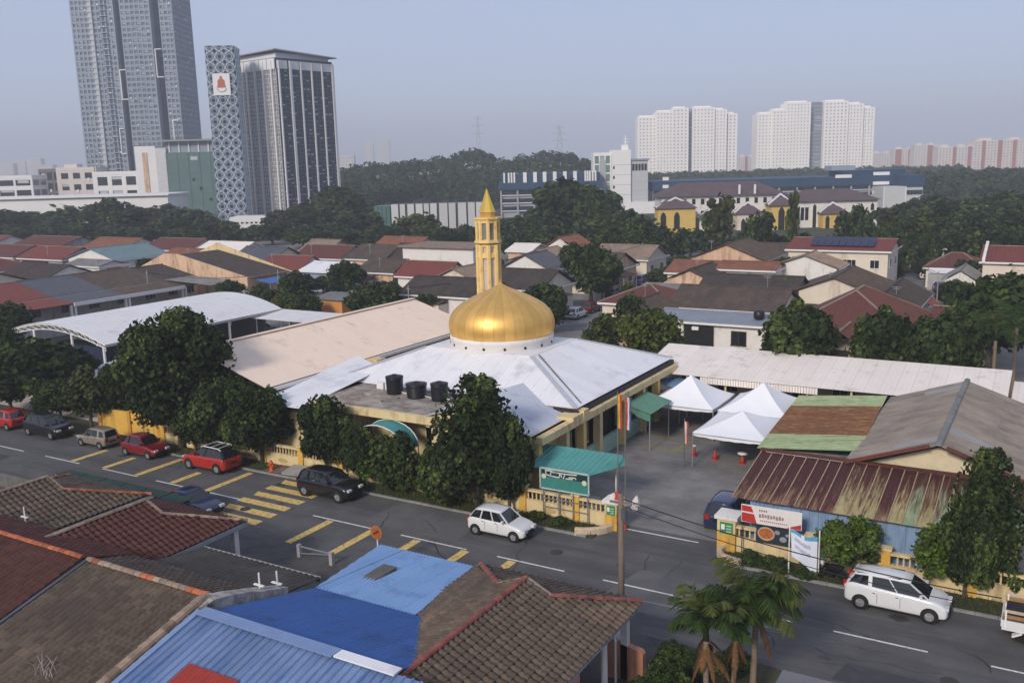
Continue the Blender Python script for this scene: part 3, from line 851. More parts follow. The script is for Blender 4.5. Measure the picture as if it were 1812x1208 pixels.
# ---------------------------------------------------------------- arched open hall
ah = thing('arched_hall', 'open sided hall with white barrel roof and curved steel trusses', 'hall', (-85, 66, 0))
S0, S1, T0, T1, ZA, RA = -93.2, -77.0, 54.6, 78.0, 4.0, 1.55
def arc(u):
    x = 2 * u - 1
    return S0 + (S1 - S0) * u, ZA + RA * (1 - x * x)
sh = MB().bar((S0, T0, ZA - .1), (S0, T1, ZA - .1), .15).bar((S1, T0, ZA - .1), (S1, T1, ZA - .1), .15).build('roof', steel, ah)
ny = 24
for k in range(ny):
    ya, yb = T0 + (T1 - T0) * k / ny + .01, T0 + (T1 - T0) * (k + 1) / ny - .01
    vs, fs = [], []
    nu = 14
    for i in range(nu + 1):
        x, z = arc(i / nu)
        vs += [(x, ya, z + .05), (x, ya + .08, z + .062), (x, ya + .16, z + .05), (x, yb, z + .05), (x, ya, z), (x, yb, z)]
    for i in range(nu):
        a, c = i * 6, i * 6 + 6
        for p_, q_ in ((0, 1), (1, 2), (2, 3), (5, 4)):
            fs.append((a + p_, a + q_, c + q_, c + p_))
        fs += [(a, c, c + 4, a + 4), (a + 3, a + 5, c + 5, c + 3)]
    MB().add(vs, fs).build('roof_sheet', arch_white, sh, False)
for y in (T0 + .1, 62.4, 70.2, T1 - .1):
    b = MB()
    for dz, r_ in ((-.12, .06), (-.6, .05)):
        pts = []
        for i in range(15):
            x, z = arc(i / 14)
            k = abs(2 * i / 14 - 1)
            pts.append((x, y, z + dz * (1 - .5 * k ** 4)))
        b.tube(pts, r_, 6)
    for i in range(14):
        x, z = arc(i / 14)
        x2, z2 = arc((i + 1) / 14)
        b.bar((x, y, z - .12), (x2, y, z2 - .58), .05)
        b.bar((x2, y, z2 - .12), (x2, y, z2 - .58), .04)
    b.build('truss', white_p, ah)
    for x in (S0 + .3, S1 - .3, -88.0, -82.0):
        zt = ZA - .1 if x < S0 + 1 or x > S1 - 1 else 4.7
        MB().tube([(x, y, 0), (x, y, zt)], .13, 10).build('column', white_p, ah)
b = MB()
b.box(S0 + .6, 75.5, 0, S1 - .5, 75.8, 3.3)
b.build('back_wall', ROOF['slate'], ah)
one('stage_block', mat('dark_blue_curtain', (.02, .03, .07), .8), ah, (-91, 58.5, 0, -82.5, 60.5, 2.6))
one('low_wall', cream, ah, (-92.5, 55.0, 0, -79, 55.25, 1.1))
# low white roofs beside it
def lean(label, name, pts, m, down, posts=(), wall=None, wm=white_w, prof='rib', cat='roof', width=1.0, joined=False):
    c = sum((Vector(p) for p in pts), Vector()) / len(pts)
    r_ = thing(name, label, cat, (c.x, c.y, 0))
    sheets(r_, pts, down, width, m, 'roof_sheet', prof, .025, joined=joined)
    for x, y, z in posts:
        MB().tube([(x, y, 0), (x, y, z)], .06, 8).build('post', steel, r_)
    if wall:
        one('wall', wm, r_, wall)
    return r_
a_, b_, c_, d_ = G(135, 640, 3), G(250, 618, 3.3), G(245, 668, 3), G(195, 678, 2.8)
lean('low white shed roof between the trees and arched hall', 'shed_roof', [(-73.5, 47.6, 2.7), (-67, 47.6, 2.7), (-67, 53.2, 3.2), (-73.5, 53.2, 3.2)], arch_white, (0, -1, 0), wall=(-73, 48.2, 0, -67.4, 53, 2.6), cat='shed')
lean('white canopy linking the arched hall to the beige hall', 'walkway_canopy', [(-77.5, 73.6, 3.6), (-61.5, 73.6, 3.6), (-61.5, 78.2, 3.95), (-77.5, 78.2, 3.95)], arch_white, (0, -1, 0), posts=[(x, y, 3.6) for x in (-77, -72, -67, -62) for y in (73.9, 78)], cat='canopy')
w_ = thing('long_walkway', 'long cream roofed walkway running behind the white tents', 'walkway', (-15, 70.5, 0))
sheets(w_, [(-28.2, 67.2, 3.45), (-2.4, 67.2, 3.45), (-2.4, 73.6, 4.5), (-28.2, 73.6, 4.5)], (0, -1, 0), 1.0, metal_cream, 'roof_sheet', 'low', .03)
for k in range(44):
    x = -23.2 + k * .2
    one('valance_slat', metal_cream, w_, (x, 67.16, 2.95, x + .17, 67.19, 3.42))
one('wall', mat('walk_wall', (.55, .47, .38), .85, var=.15, scale=1), w_, (-27.8, 72.6, 0, -2.8, 72.9, 4.1))
for k in range(9):
    x = -27.4 + k * 3.05
    MB().tube([(x, 67.5, 0), (x, 67.5, 3.45)], .08, 8).build('post', cream, w_)
for k in range(8):
    window(w_, (-25.8 + k * 3.05, 72.6, 1.7), (1, 0, 0), 1.8, 1.2, white_p, glass, bars=2)
one('gable_end', white_w, w_, (-28.15, 67.6, 3.2, -28.0, 73.4, 3.42))
bt = lean('blue tarpaulin shade between mosque corner and tents', 'blue_tarpaulin', [(-26.8, 66.9, 2.9), (-24.2, 65.3, 2.7), (-22.8, 67.0, 2.75), (-25.5, 68.5, 3.0)], mat('blue_tarp', (.13, .22, .36), .6, var=.15), (1, -1, 0), posts=[(-24.2, 65.4, 2.7), (-22.9, 67.0, 2.75), (-26.7, 66.8, 2.9)], cat='tarpaulin', width=9, joined=True)
# ---------------------------------------------------------------- tents, rusty roofs, walls, signs of the mosque yard
tent_m = mat('tent_canvas', (0.76, 0.77, 0.79), .6, var=.03, scale=.8, bump=.08, bscale=2.5)
def tent(label, s0, s1, t0, t1, ze, zt):
    r_ = thing('tent', label, 'tent', ((s0 + s1) / 2, (t0 + t1) / 2, 0), group='white peaked tents in the mosque yard')
    c = Vector(((s0 + s1) / 2, (t0 + t1) / 2, zt))
    C = [Vector((s0, t0, ze)), Vector((s1, t0, ze)), Vector((s1, t1, ze)), Vector((s0, t1, ze))]
    n = 10
    b = MB()
    for k in range(4):
        A, B = C[k], C[(k + 1) % 4]
        vs = []
        for i in range(n + 1):
            u = i / n
            P = A + (c - A) * u
            Q = B + (c - B) * u
            sag = Vector((0, 0, -1.0)) * ((zt - ze) * .13 * sin(pi * u) * (1 - .25 * u))
            for j in range(n + 1):
                v = j / n
                belly = Vector((0, 0, -.10 * sin(pi * v) * (1 - u)))
                vs.append(P + (Q - P) * v + sag + belly)
        b.add(vs, [(i * (n + 1) + j, i * (n + 1) + j + 1, (i + 1) * (n + 1) + j + 1, (i + 1) * (n + 1) + j) for i in range(n) for j in range(n)])
    b.build('canopy', tent_m, r_, True)
    b = MB()
    for k in range(4):
        A, B = C[k], C[(k + 1) % 4]
        d_ = (B - A)
        m_ = 12
        vs = []
        for j in range(m_ + 1):
            p = A + d_ * (j / m_)
            dr = -.10 * sin(pi * j / m_)
            vs += [p + Vector((0, 0, dr)), p + Vector((0, 0, dr - .22 - .03 * (j % 2)))]
        b.add(vs, [(2 * j, 2 * j + 1, 2 * j + 3, 2 * j + 2) for j in range(m_)])
    b.build('valance', tent_m, r_)
    for p in C:
        MB().tube([(p.x, p.y, 0), (p.x, p.y, ze)], .04, 8).build('pole', steel, r_)
    b = MB()
    for k in range(4):
        b.bar(C[k] + Vector((0, 0, -.1)), C[(k + 1) % 4] + Vector((0, 0, -.1)), .05)
    b.build('edge_rail', steel, r_)
    return r_
TENTZ1, TENTZ2, TENTZ3 = 3.4, AT(1348, 676, 64.7).z, AT(1232, 664, 64.7).z
tent('front white tent nearest the cones, its peak lower', -19.9, -15.0, 56.3, 61.9, 2.4, TENTZ1)
tent('rear white tent beside the green rusty roof', -20.1, -15.2, 62.0, 67.4, 2.45, TENTZ2)
tent('white tent beside the mosque entrance awning', -25.6, -20.5, 62.2, 67.2, 2.4, TENTZ3)

def rust(name, base, rustc, amt, stretch, scale=1.0, grad=None):
    """Sheet metal with rust in streaks along the ribs; grad = (axis, from, to, shift) lets rust gather where sheets lap."""
    m = mat(name, base, .7, var=.15, scale=1.5, rand=.06)
    t = m.node_tree
    p = t.nodes['Principled BSDF']
    L = t.links.new
    src = p.inputs['Base Color'].links[0].from_socket
    tc = nod(t, 'ShaderNodeTexCoord')
    outs = None
    for sc_, st, lo, hi in ((scale, stretch, .60 - .35 * amt, .72 - .30 * amt), (scale * 3.2, tuple(x * 1.2 for x in stretch), .58 - .3 * amt, .8 - .3 * amt)):
        mp = nod(t, 'ShaderNodeMapping')
        mp.inputs['Scale'].default_value = st
        L(tc.outputs['Object'], mp.inputs[0])
        nz = nod(t, 'ShaderNodeTexNoise')
        nz.inputs['Scale'].default_value = sc_
        nz.inputs['Detail'].default_value = 8
        nz.inputs['Roughness'].default_value = .72
        L(mp.outputs[0], nz.inputs['Vector'])
        val = nz.outputs[0]
        if grad:
            sx = nod(t, 'ShaderNodeSeparateXYZ')
            L(tc.outputs['Object'], sx.inputs[0])
            mr = nod(t, 'ShaderNodeMapRange')
            mr.inputs[1].default_value, mr.inputs[2].default_value = grad[1], grad[2]
            mr.inputs[3].default_value, mr.inputs[4].default_value = -grad[3], grad[3]
            L(sx.outputs[grad[0]], mr.inputs[0])
            ad = nod(t, 'ShaderNodeMath', operation='ADD')
            L(val, ad.inputs[0])
            L(mr.outputs[0], ad.inputs[1])
            val = ad.outputs[0]
        mr2 = nod(t, 'ShaderNodeMapRange')
        mr2.inputs[1].default_value, mr2.inputs[2].default_value = lo, hi
        L(val, mr2.inputs[0])
        outs = mr2.outputs[0] if outs is None else outs
        mx = nod(t, 'ShaderNodeMix', data_type='RGBA')
        L(mr2.outputs[0], mx.inputs[0])
        L(src, mx.inputs[6])
        mx.inputs[7].default_value = (*rustc[0 if sc_ == scale else 1], 1)
        src = mx.outputs[2]
    L(src, p.inputs['Base Color'])
    return m
# green roof with rust, ribs running along the road direction
grn_m = rust('green_rusty_sheet', (0.30, 0.37, 0.20), ((0.19, 0.075, 0.025), (0.11, 0.04, 0.02)), .12, (.35, 2.6, 1))
rus_m = rust('rusted_sheet', (0.34, 0.19, 0.075), ((0.21, 0.082, 0.026), (0.08, 0.03, 0.016)), .6, (.5, 4.0, 1), 1.3)
gr_ = thing('rusty_green_shed', 'low shed roofed in pale green sheets rusted brown across the middle', 'shed', (-12, 59, 0))
def gsl(y):
    return -14.6 - (y - 52.5) * .06
def gsr(y):
    return -8.9 - (y - 52.5) * .045
for k in range(13):
    y0_, y1_ = 52.5 + k * 1.015, 52.5 + (k + 1) * 1.015
    m_ = rus_m if 3 <= k <= 9 else grn_m
    sheets(gr_, [(gsl(y0_), y0_, 3.1), (gsr(y0_), y0_, 3.7), (gsr(y1_), y1_, 3.7), (gsl(y1_), y1_, 3.1)], (-1, 0, 0), 1.1, m_, 'roof_sheet', 'rib', .02, jig=.03)
one('wall', grey_w, gr_, (-14.2, 52.9, 0, -9.6, 65.3, 3.05))
# asbestos gable shed
asb = mat('asbestos_sheet', (0.24, 0.205, 0.17), .9, var=.2, scale=.6, dirt=(.11, .10, .09), dirt_amt=.5, dirt_scale=.5, dirt_stretch=(.5, 1, 1), rand=.08, bump=.2)
asb2 = mat('clear_sheet', (0.25, 0.245, 0.24), .5, var=.15, scale=1.2, dirt=(.18, .18, .19), dirt_amt=.4)
as_ = thing('asbestos_shed', 'large grey corrugated gable shed beside the rusty green roof', 'shed', (-4.6, 58, 0))
one('wall', mat('shed_cream', (.62, .53, .36), .85, var=.1, dirt=(.35, .28, .18), dirt_amt=.35), as_, (-8.6, 50.9, 0, -.8, 65.2, 3.5))
MB().slab([(-8.6, 50.9, 3.5), (-.8, 50.9, 3.5), (-4.7, 50.9, 4.95)], (0, .2, 0)).build('gable_wall', MATS['shed_cream'], as_)
for k in range(4):
    for side in (-1, 1):
        y0_, y1_ = 50.3 + k * 3.9, 50.3 + (k + 1) * 3.9
        for r_ in range(2):
            za, zb = 5.15 - .78 * r_, 5.15 - .78 * (r_ + 1)
            xa, xb = -4.7 + side * 2.3 * r_, -4.7 + side * 2.3 * (r_ + 1)
            sheets(as_, [(xa, y0_, za), (xb, y0_, zb), (xb, y1_, zb), (xa, y1_, za)], (side, 0, 0), 1.0, [asb] * 13 + [asb2], 'roof_sheet', 'corr', .02, lift=.03 * (1 - r_), jig=.02)
ridge_caps(as_, (-4.7, 50.2, 5.22), (-4.7, 66, 5.22), ROOF['grey'], .8, .16, 'ridge_cap')
MB().bar((-4.3, 50.1, 5.2), (-.2, 50.1, 3.75), .05, .2).bar((-5.1, 50.1, 5.2), (-9.2, 50.1, 3.75), .05, .2).build('barge_board', mat('dark_red_paint', (.12, .035, .025), .6, var=.2), as_)
# small extension to the right of the long walkway
lean('short cream roof at the far end of the long walkway', 'end_roof', [(-2.2, 66.8, 3.1), (4, 66.8, 3.1), (4, 72.8, 3.9), (-2.2, 72.8, 3.9)], metal_cream, (0, -1, 0), wall=(-1.9, 67.2, 0, 3.5, 72.4, 3.0), cat='shed')
# rusty roofed canteen along the road
rp_m = rust('canteen_sheet', (0.36, 0.30, 0.14), ((0.085, 0.02, 0.013), (0.05, 0.015, 0.012)), .50, (5.5, .30, 1), .9, (1, -3.0, 3.0, .13))
rp_d = rust('canteen_sheet_dark', (0.30, 0.20, 0.10), ((0.085, 0.018, 0.013), (0.05, 0.014, 0.012)), .80, (5.5, .30, 1), .9, (1, -3.0, 3.0, .12))
rp_g = rust('canteen_sheet_green', (0.25, 0.31, 0.17), ((0.09, 0.022, 0.014), (0.05, 0.016, 0.012)), .44, (5.5, .30, 1), .9, (1, -3.0, 3.0, .13))
seam_m = mat('seam_tan', (.34, .24, .15), .7, var=.25, scale=3)
cn = thing('canteen', 'roadside canteen with dark rust streaked metal roof and blue wall', 'canteen', (-7, 47.6, 0))
ns = 21
for k in range(ns):
    xa, xb = -13.7 + k * .625, -13.7 + (k + 1) * .625
    mm = rp_d if k < 8 or k in (11,) else (rp_g if k in (13, 15, 16, 18, 19, 20) else rp_m)
    q = sheets(cn, [(xa, 44.9, 2.75), (xb, 44.9, 2.75), (xb, 50.2, 3.65), (xa, 50.2, 3.65)], (0, -1, 0), 1.0, mm, 'roof_sheet', 'low', .02, jig=.02)
    MB().bar((xa, 44.9, 2.81), (xa, 50.2, 3.71), .05, .06).build('sheet_seam', seam_m, cn)
one('wall', mat('canteen_blue', (.20, .30, .46), .7, var=.12, scale=2, dirt=(.12, .17, .25), dirt_amt=.3, dirt_stretch=(3, 1, .3)), cn, (-12.9, 45.35, 0, -1.0, 45.5, 2.7))
for k in range(26):
    x = -12.7 + k * .45
    one('wall_batten', MATS['canteen_blue'], cn, (x, 45.29, .1, x + .09, 45.348, 2.68))
one('side_wall', MATS['canteen_blue'], cn, (-12.9, 45.52, 0, -12.75, 49.9, 2.7))
MB().bar((-13.8, 50.35, 3.78), (-.6, 50.35, 3.78), .3, .1).build('ridge_flashing', mat('rust_dark', (.09, .025, .018), .8, var=.3), cn)
# ---------------------------------------------------------------- boundary walls with balusters
BAL = MB().lathe([(.06, 0), (.06, .05), (.035, .1), (.055, .25), (.035, .42), (.06, .48), (.06, .54)], 8, cap=True).mesh('baluster', cream, True)
def balustrade(label, s0, s1, t, piers, skip=()):
    r_ = thing('boundary_wall', label, 'wall', ((s0 + s1) / 2, t, 0))
    one('plinth', cream, r_, (s0, t - .1, 0, s1, t + .1, .82))
    one('coping', cream, r_, (s0, t - .14, 1.36, s1, t + .14, 1.48))
    one('lower_rail', cream, r_, (s0, t - .125, .825, s1, t + .125, .88))
    for x in piers:
        one('pier', yellow_w, r_, (x - .21, t - .2, 0, x + .21, t + .2, 1.6))
        one('pier_cap', cream, r_, (x - .27, t - .26, 1.602, x + .27, t + .26, 1.7))
    x = s0 + .15
    while x < s1 - .1:
        if all(abs(x - p) > .3 for p in piers):
            o = D.objects.new('baluster', BAL)
            link(o, r_)
            o.location = Vector((x, t, .87)) - origin_of(r_)
        x += .27
    k = 0
    pm_ = mat('faded_emblem', (.42, .33, .16), .8)
    for a, b in zip(piers, piers[1:]):
        c = (a + b) / 2
        MB().slab([(c + .45 * cos(q), t - .101, .42 + .16 * sin(q)) for q in [2 * pi * i / 14 for i in range(14)]], (0, -.012, 0)).build('emblem', pm_, r_)
    return r_
balustrade('cream and yellow balustrade wall under the front trees left of the gate', -57.0, -20.5, 44.4, [-56.7 + 3.43 * k for k in range(11)])
balustrade('cream and yellow balustrade wall right of the gate under the canteen', -13.3, 8, 44.4, [-9.6, -6.1, -2.4, 1.2, 4.6])
tw = thing('tall_wall', 'tall plain yellow wall behind the big dark tree', 'wall', (-60.5, 44.6, 0))
one('panel', yellow_w, tw, (-64.4, 44.5, 0, -57.2, 44.72, 1.9))
for x in (-64.4, -60.9, -57.5):
    one('pier', mat('orange_pier', (.5, .26, .04), .8, var=.12), tw, (x - .02, 44.4, 0, x + .35, 44.8, 2.0))
ctext = mat('sign_green', (.035, .21, .09), .6)
def gate_pier(label, s, h, wd):
    r_ = thing('gate_pier', label, 'gate pier', (s, 44.5, 0), group='piers of the mosque gate')
    one('shaft', yellow_w, r_, (s - wd / 2, 44.1, 0, s + wd / 2, 44.1 + wd, h * .55))
    one('shaft_upper', cream, r_, (s - wd / 2, 44.1, h * .55, s + wd / 2, 44.1 + wd, h - .18))
    one('cap', white_w, r_, (s - wd / 2 - .12, 43.98, h - .18, s + wd / 2 + .12, 44.22 + wd, h))
    pl = one('green_plate', ctext, r_, (s - wd * .33, 44.05, h * .53, s + wd * .36, 44.098, h * .83))
    one('plate_mark', white_p, pl, (s - wd * .26, 44.03, h * .64, s - wd * .06, 44.048, h * .78))
    for k in range(3):
        one('plate_line', mat('plate_pale', (.4, .55, .35), .6), pl, (s + wd * .02, 44.03, h * (.58 + .075 * k), s + wd * .3, 44.048, h * (.61 + .075 * k)))
    return r_
gate_pier('stout yellow gate pier with green plate right of the entrance', -13.75, 2.0, .95)
gp = gate_pier('yellow gate pier with green plate beside the utility pole gateway', -20.2, 1.75, .7)
def curved_wall(label, pts, h=.42, wd=.3):
    r_ = thing('curved_kerb_wall', label, 'wall', pts[0] + (0,))
    b = MB()
    P = [Vector((x, y, 0)) for x, y in pts]
    n = len(P)
    vs = []
    for i, p in enumerate(P):
        d_ = (P[min(i + 1, n - 1)] - P[max(i - 1, 0)]).normalized()
        u = Vector((d_.y, -d_.x, 0)) * (wd / 2)
        vs += [p - u, p - u + Vector((0, 0, h * .85)), p - u * .6 + Vector((0, 0, h)), p + u * .6 + Vector((0, 0, h)), p + u + Vector((0, 0, h * .85)), p + u]
    fs = [(i * 6 + k, i * 6 + k + 1, i * 6 + k + 7, i * 6 + k + 6) for i in range(n - 1) for k in range(5)] + [(0, 1, 2, 3, 4, 5), tuple(range(n * 6 - 1, n * 6 - 7, -1))]
    b.add(vs, fs).build('body', mat('curved_cream', (.55, .43, .29), .85, var=.12, dirt=(.3, .24, .17), dirt_amt=.4), r_)
curved_wall('low curved cream wall sweeping left from the gate', [(-20.2 - .1 * 0, 44.1), (-20.35, 43.7), (-20.6, 43.35), (-20.95, 43.05), (-21.3, 42.85), (-21.7, 42.72)])
curved_wall('low curved cream wall sweeping right from the gate', [(-13.9, 44.1), (-13.95, 43.7), (-13.8, 43.3), (-13.5, 43.0), (-13.1, 42.85), (-12.6, 42.75)])
# ---------------------------------------------------------------- teal canopy and signboard
tealr = mat('teal_canopy_sheet', (0.085, 0.30, 0.27), .55, var=.14, scale=.7, dirt=(.06, .2, .19), dirt_amt=.3, rand=.05)
tc_ = thing('teal_canopy', 'teal hipped metal canopy behind the green signboard', 'canopy', (-24, 46.6, 0))
for pl, dn_ in (([(-27.2, 45.1, 2.55), (-22.0, 45.1, 2.55), (-21.3, 48.1, 3.0), (-27.2, 48.1, 3.0)], (0, -1, 0)), ([(-22.0, 45.1, 2.55), (-20.9, 47.9, 2.5), (-21.3, 48.1, 3.0)], (1, 0, 0))):
    sheets(tc_, pl, dn_, 1.0, tealr, 'roof_sheet', 'rib', .02)
for x, y in ((-27, 45.4), (-22.2, 45.4), (-27, 47.9), (-21.5, 47.7)):
    MB().tube([(x, y, 0), (x, y, 2.55)], .05, 8).build('post', white_p, tc_)
one('low_counter', grey_w, tc_, (-23.2, 45.3, 0, -21.6, 45.8, 1.15))
sb = thing('signboard', 'green mosque signboard on posts with white lettering and round emblems', 'signboard', (-23, 44.0, 0))
board = MB().slab([(-24.5, 44.05, 1.85), (-21.5, 44.05, 1.85), (-21.5, 44.05, 3.0), (-24.5, 44.05, 3.0)], (0, .05, 0)).build('board', mat('sign_teal', (.04, .20, .17), .5, var=.12), sb)
one('dark_band', mat('sign_dark', (.012, .03, .03), .5), sb, (-24.42, 44.035, 2.55, -21.58, 44.049, 2.93))
for q in ((-24.52, 44.0, 2.98, -21.48, 44.1, 3.05), (-24.52, 44.0, 1.8, -21.48, 44.1, 1.87), (-24.55, 44.0, 1.8, -24.48, 44.1, 3.05), (-21.52, 44.0, 1.8, -21.45, 44.1, 3.05)):
    one('frame_bar', mat('sign_frame', (.42, .50, .45), .5), sb, q)
lw_ = mat('sign_letter', (.6, .62, .58), .6)
b = MB()                                      # flowing script-like strokes, as far as the photograph shows them
for pts in ([(-24.15, 2.86), (-24.12, 2.66), (-23.8, 2.62), (-23.3, 2.6), (-23.25, 2.82)], [(-23.85, 2.62), (-23.82, 2.86), (-23.4, 2.84)], [(-23.2, 2.9), (-23.15, 2.62)], [(-23.05, 2.56), (-22.95, 2.8)], [(-22.9, 2.6), (-22.45, 2.62)], [(-24.2, 2.9), (-23.9, 2.92), (-23.5, 2.86), (-22.9, 2.86), (-22.2, 2.9)], [(-22.7, 2.7), (-22.3, 2.72), (-22.25, 2.64)]):
    for p, q in zip(pts, pts[1:]):
        b.bar((p[0], 44.028, p[1]), (q[0], 44.028, q[1]), .05, .055)
b.build('lettering', lw_, sb)
for x, z in ((-24.28, 2.55), (-21.75, 2.5)):
    MB().tube([(x, 44.046, z), (x, 44.02, z)], .15, 18).build('emblem', mat('emblem_pale', (.5, .58, .42), .6), sb)
for x in (-24.4, -23.4, -22.5, -21.6):
    MB().tube([(x, 44.12, 0), (x, 44.12, 3.0)], .035, 6).build('post', ROOF['grey'], sb)
one('cross_rail', ROOF['grey'], sb, (-24.4, 44.1, 1.2, -21.6, 44.14, 1.25), (-24.4, 44.1, .7, -21.6, 44.14, .74))
# banners right of the gate
ban_w = mat('banner_white', (.66, .63, .60), .7, var=.05)
ban_r = mat('banner_red', (.42, .03, .025), .7, var=.08)
def flatpoly(parent, name, pts, t, m, th=.006):
    return MB().slab([(x, t, z) for x, z in pts], (0, -th, 0)).build(name, m, parent)
def lettering(parent, txt, s, t, z, size, m, name='lettering', ext=.004):
    c = D.curves.new(name, 'FONT')
    c.body, c.size, c.extrude = txt, size, ext
    o = D.objects.new(name, c)
    o.data.materials.append(m)
    link(o, parent)
    o.rotation_euler = (pi / 2, 0, 0)
    o.location = Vector((s, t, z)) - origin_of(parent)
    return o
bn = thing('red_white_banner', 'white roadside banner with red corner panels and grey lettering', 'banner', (-11.4, 44, 0))
flatpoly(bn, 'cloth', [(-12.95, 1.92), (-9.95, 1.95), (-9.95, 2.88), (-12.95, 2.85)], 43.98, ban_w, .015)
flatpoly(bn, 'red_panel', [(-12.92, 1.95), (-12.15, 1.93), (-12.3, 2.4), (-12.92, 2.42)], 43.962, ban_r)
flatpoly(bn, 'red_panel', [(-12.92, 2.5), (-12.32, 2.48), (-12.45, 2.78), (-12.92, 2.8)], 43.962, ban_r)
flatpoly(bn, 'red_panel', [(-10.7, 1.97), (-9.98, 1.97), (-9.98, 2.25)], 43.962, ban_r)
b = MB()
for k in range(4):
    b.box(-12.05 + k * .11, 43.945, 2.6, -11.98 + k * .11, 43.962, 2.7)
for k in range(9):
    b.box(-12.05 + k * .14, 43.945, 2.28 + .02 * (k % 3), -11.95 + k * .14, 43.962, 2.46 + .03 * (k % 2))
b.build('lettering', mat('banner_text', (.28, .2, .2), .7), bn)
b = MB()
for k in range(14):
    b.box(-12.0 + k * .1, 43.945, 2.1, -11.94 + k * .1, 43.962, 2.16)
b.build('lettering', mat('banner_text_red', (.5, .16, .14), .7), bn)
for x in (-12.9, -10.0):
    MB().tube([(x, 44.02, 0), (x, 44.02, 2.9)], .03, 6).build('post', mat('post_dark', (.05, .045, .04), .7), bn)
fb = thing('food_banner', 'dark food banner with a bowl of noodles hung on the balustrade', 'banner', (-11.4, 44.2, 0))
flatpoly(fb, 'cloth', [(-12.25, .85), (-10.4, .85), (-10.4, 1.8), (-12.25, 1.8)], 44.27, mat('banner_dark', (.02, .03, .04), .6), .015)
flatpoly(fb, 'bowl_rim', [(-11.75 + .43 * cos(q), 1.36 + .36 * sin(q)) for q in [2 * pi * i / 24 for i in range(24)]], 44.252, mat('bowl_pale', (.48, .3, .22), .6))
flatpoly(fb, 'food', [(-11.75 + .35 * cos(q), 1.37 + .28 * sin(q)) for q in [2 * pi * i / 24 for i in range(24)]], 44.244, mat('noodles', (.38, .12, .03), .6, var=.5, scale=9))
for x, z, r_ in ((-11.2, 1.52, .14), (-10.9, 1.2, .18), (-10.7, 1.45, .1)):
    flatpoly(fb, 'side_dish', [(x + r_ * cos(q), z + r_ * .8 * sin(q)) for q in [2 * pi * i / 14 for i in range(14)]], 44.25, mat('dish_grey', (.25, .26, .28), .5))
hb = thing('hanging_banner', 'loose white and blue banner sagging between two posts', 'banner', (-9.6, 43, 0))
b = MB()
n = 8
vs = []
for i in range(n + 1):
    for j in range(n + 1):
        u, v = i / n, j / n
        top = Vector((-10.25 + 1.3 * u, 43.0 + .12 * sin(5 * u + 2 * v), 2.35 - .55 * sin(pi * u) ** 2 * .4 - .12 * u))
        bot = Vector((-10.15 + 1.2 * u, 42.95 + .1 * sin(4 * u), 1.0 - .75 * u))
        vs.append(top + (bot - top) * v)
b.add(vs, [(i * (n + 1) + j, i * (n + 1) + j + 1, (i + 1) * (n + 1) + j + 1, (i + 1) * (n + 1) + j) for i in range(n) for j in range(n)])
for k in range(len(b.f)):
    i, j = divmod(k, n)
    b.m[k] = 1 if j == 0 and i != 3 else (2 if (j in (2, 4) and 0 < i < 6) else 0)
b.build('cloth', [mat('banner_cool', (.62, .66, .74), .7, var=.06), mat('banner_blue', (.10, .32, .5), .7), mat('banner_greytext', (.4, .42, .52), .7, var=.4, scale=14)], hb, True)
for x, y in ((-10.3, 43.05), (-8.9, 43.05)):
    MB().tube([(x, y, 0), (x, y, 2.5)], .035, 6).build('post', white_p, hb)
# flags and cones in the yard
def flagpole(label, s, t, h, cols, drop, group='flag poles of the yard'):
    r_ = thing('flagpole', label, 'flagpole', (s, t, 0), group=group)
    MB().tube([(s, t, 0), (s, t, h)], [.045, .03], 8).build('pole', mat('pole_grey', (.16, .15, .14), .5), r_)
    k = len(cols)
    for i, c in enumerate(cols):
        pts, a = [], s + .03 + i * .11
        vs = []
        for j in range(7):
            z = h - .15 - drop * j / 6
            w_ = .11 * (1 + .25 * sin(j * 1.3 + i))
            vs += [(a, t - .04 * sin(j + i), z), (a + w_, t - .04 * sin(j + i + 1), z - .03)]
        MB().add(vs, [(2 * j, 2 * j + 1, 2 * j + 3, 2 * j + 2) for j in range(6)]).build('flag_fold', c, r_)
f_y, f_r, f_w, f_b = (mat('flag_' + n_, c_, .7) for n_, c_ in (('yellow', (.62, .36, .03)), ('red', (.42, .05, .03)), ('white', (.6, .55, .52)), ('blue', (.05, .07, .22))))
flagpole('flagpole with drooping yellow and red flag behind the gate', -21.15, 47.2, 7.05, (f_y, f_r), 2.0)
flagpole('flagpole with drooping red and white striped flag behind the gate', -20.75, 47.35, 6.9, (f_r, f_w, f_b), 1.9)
flagpole('short flagpole with pale red flag at the tent corner', -20.35, 56.0, 3.3, (f_w, f_r), 1.5)
for i, (s, t) in enumerate(((-20.6, 58.6), (-19.1, 58.5), (-17.2, 58.4))):
    r_ = thing('barrier_post', ['red traffic stand with white top at the tent corner', 'small red traffic cone between two barrier stands', 'red barrier stand with flat white top beside the canteen'][i], 'traffic cone', (s, t, 0), group='red cones in the yard')
    red_c = mat('cone_red', (.42, .045, .03), .6, var=.1)
    one('base', red_c, r_, (s - .22, t - .22, .015, s + .22, t + .22, .07))
    MB().lathe([(.17, .07), (.13, .25), (.07, .6), (.04, .64)], 12, (s, t, 0), cap=True).build('cone', red_c, r_, True)
    MB().lathe([(.115, .33), (.09, .46)], 12, (s, t, 0)).build('band', white_p, r_, True)
    if i != 1:
        MB().lathe([(.02, .63), (.32 if i == 2 else .14, .67), (.32 if i == 2 else .14, .75), (.02, .78)], 14, (s, t, 0)).build('top', white_p, r_, True)
mk_ = mat('old_yellow_line', (.24, .22, .09), .85, var=.3, scale=3)
yard_o = D.objects['mosque_yard']
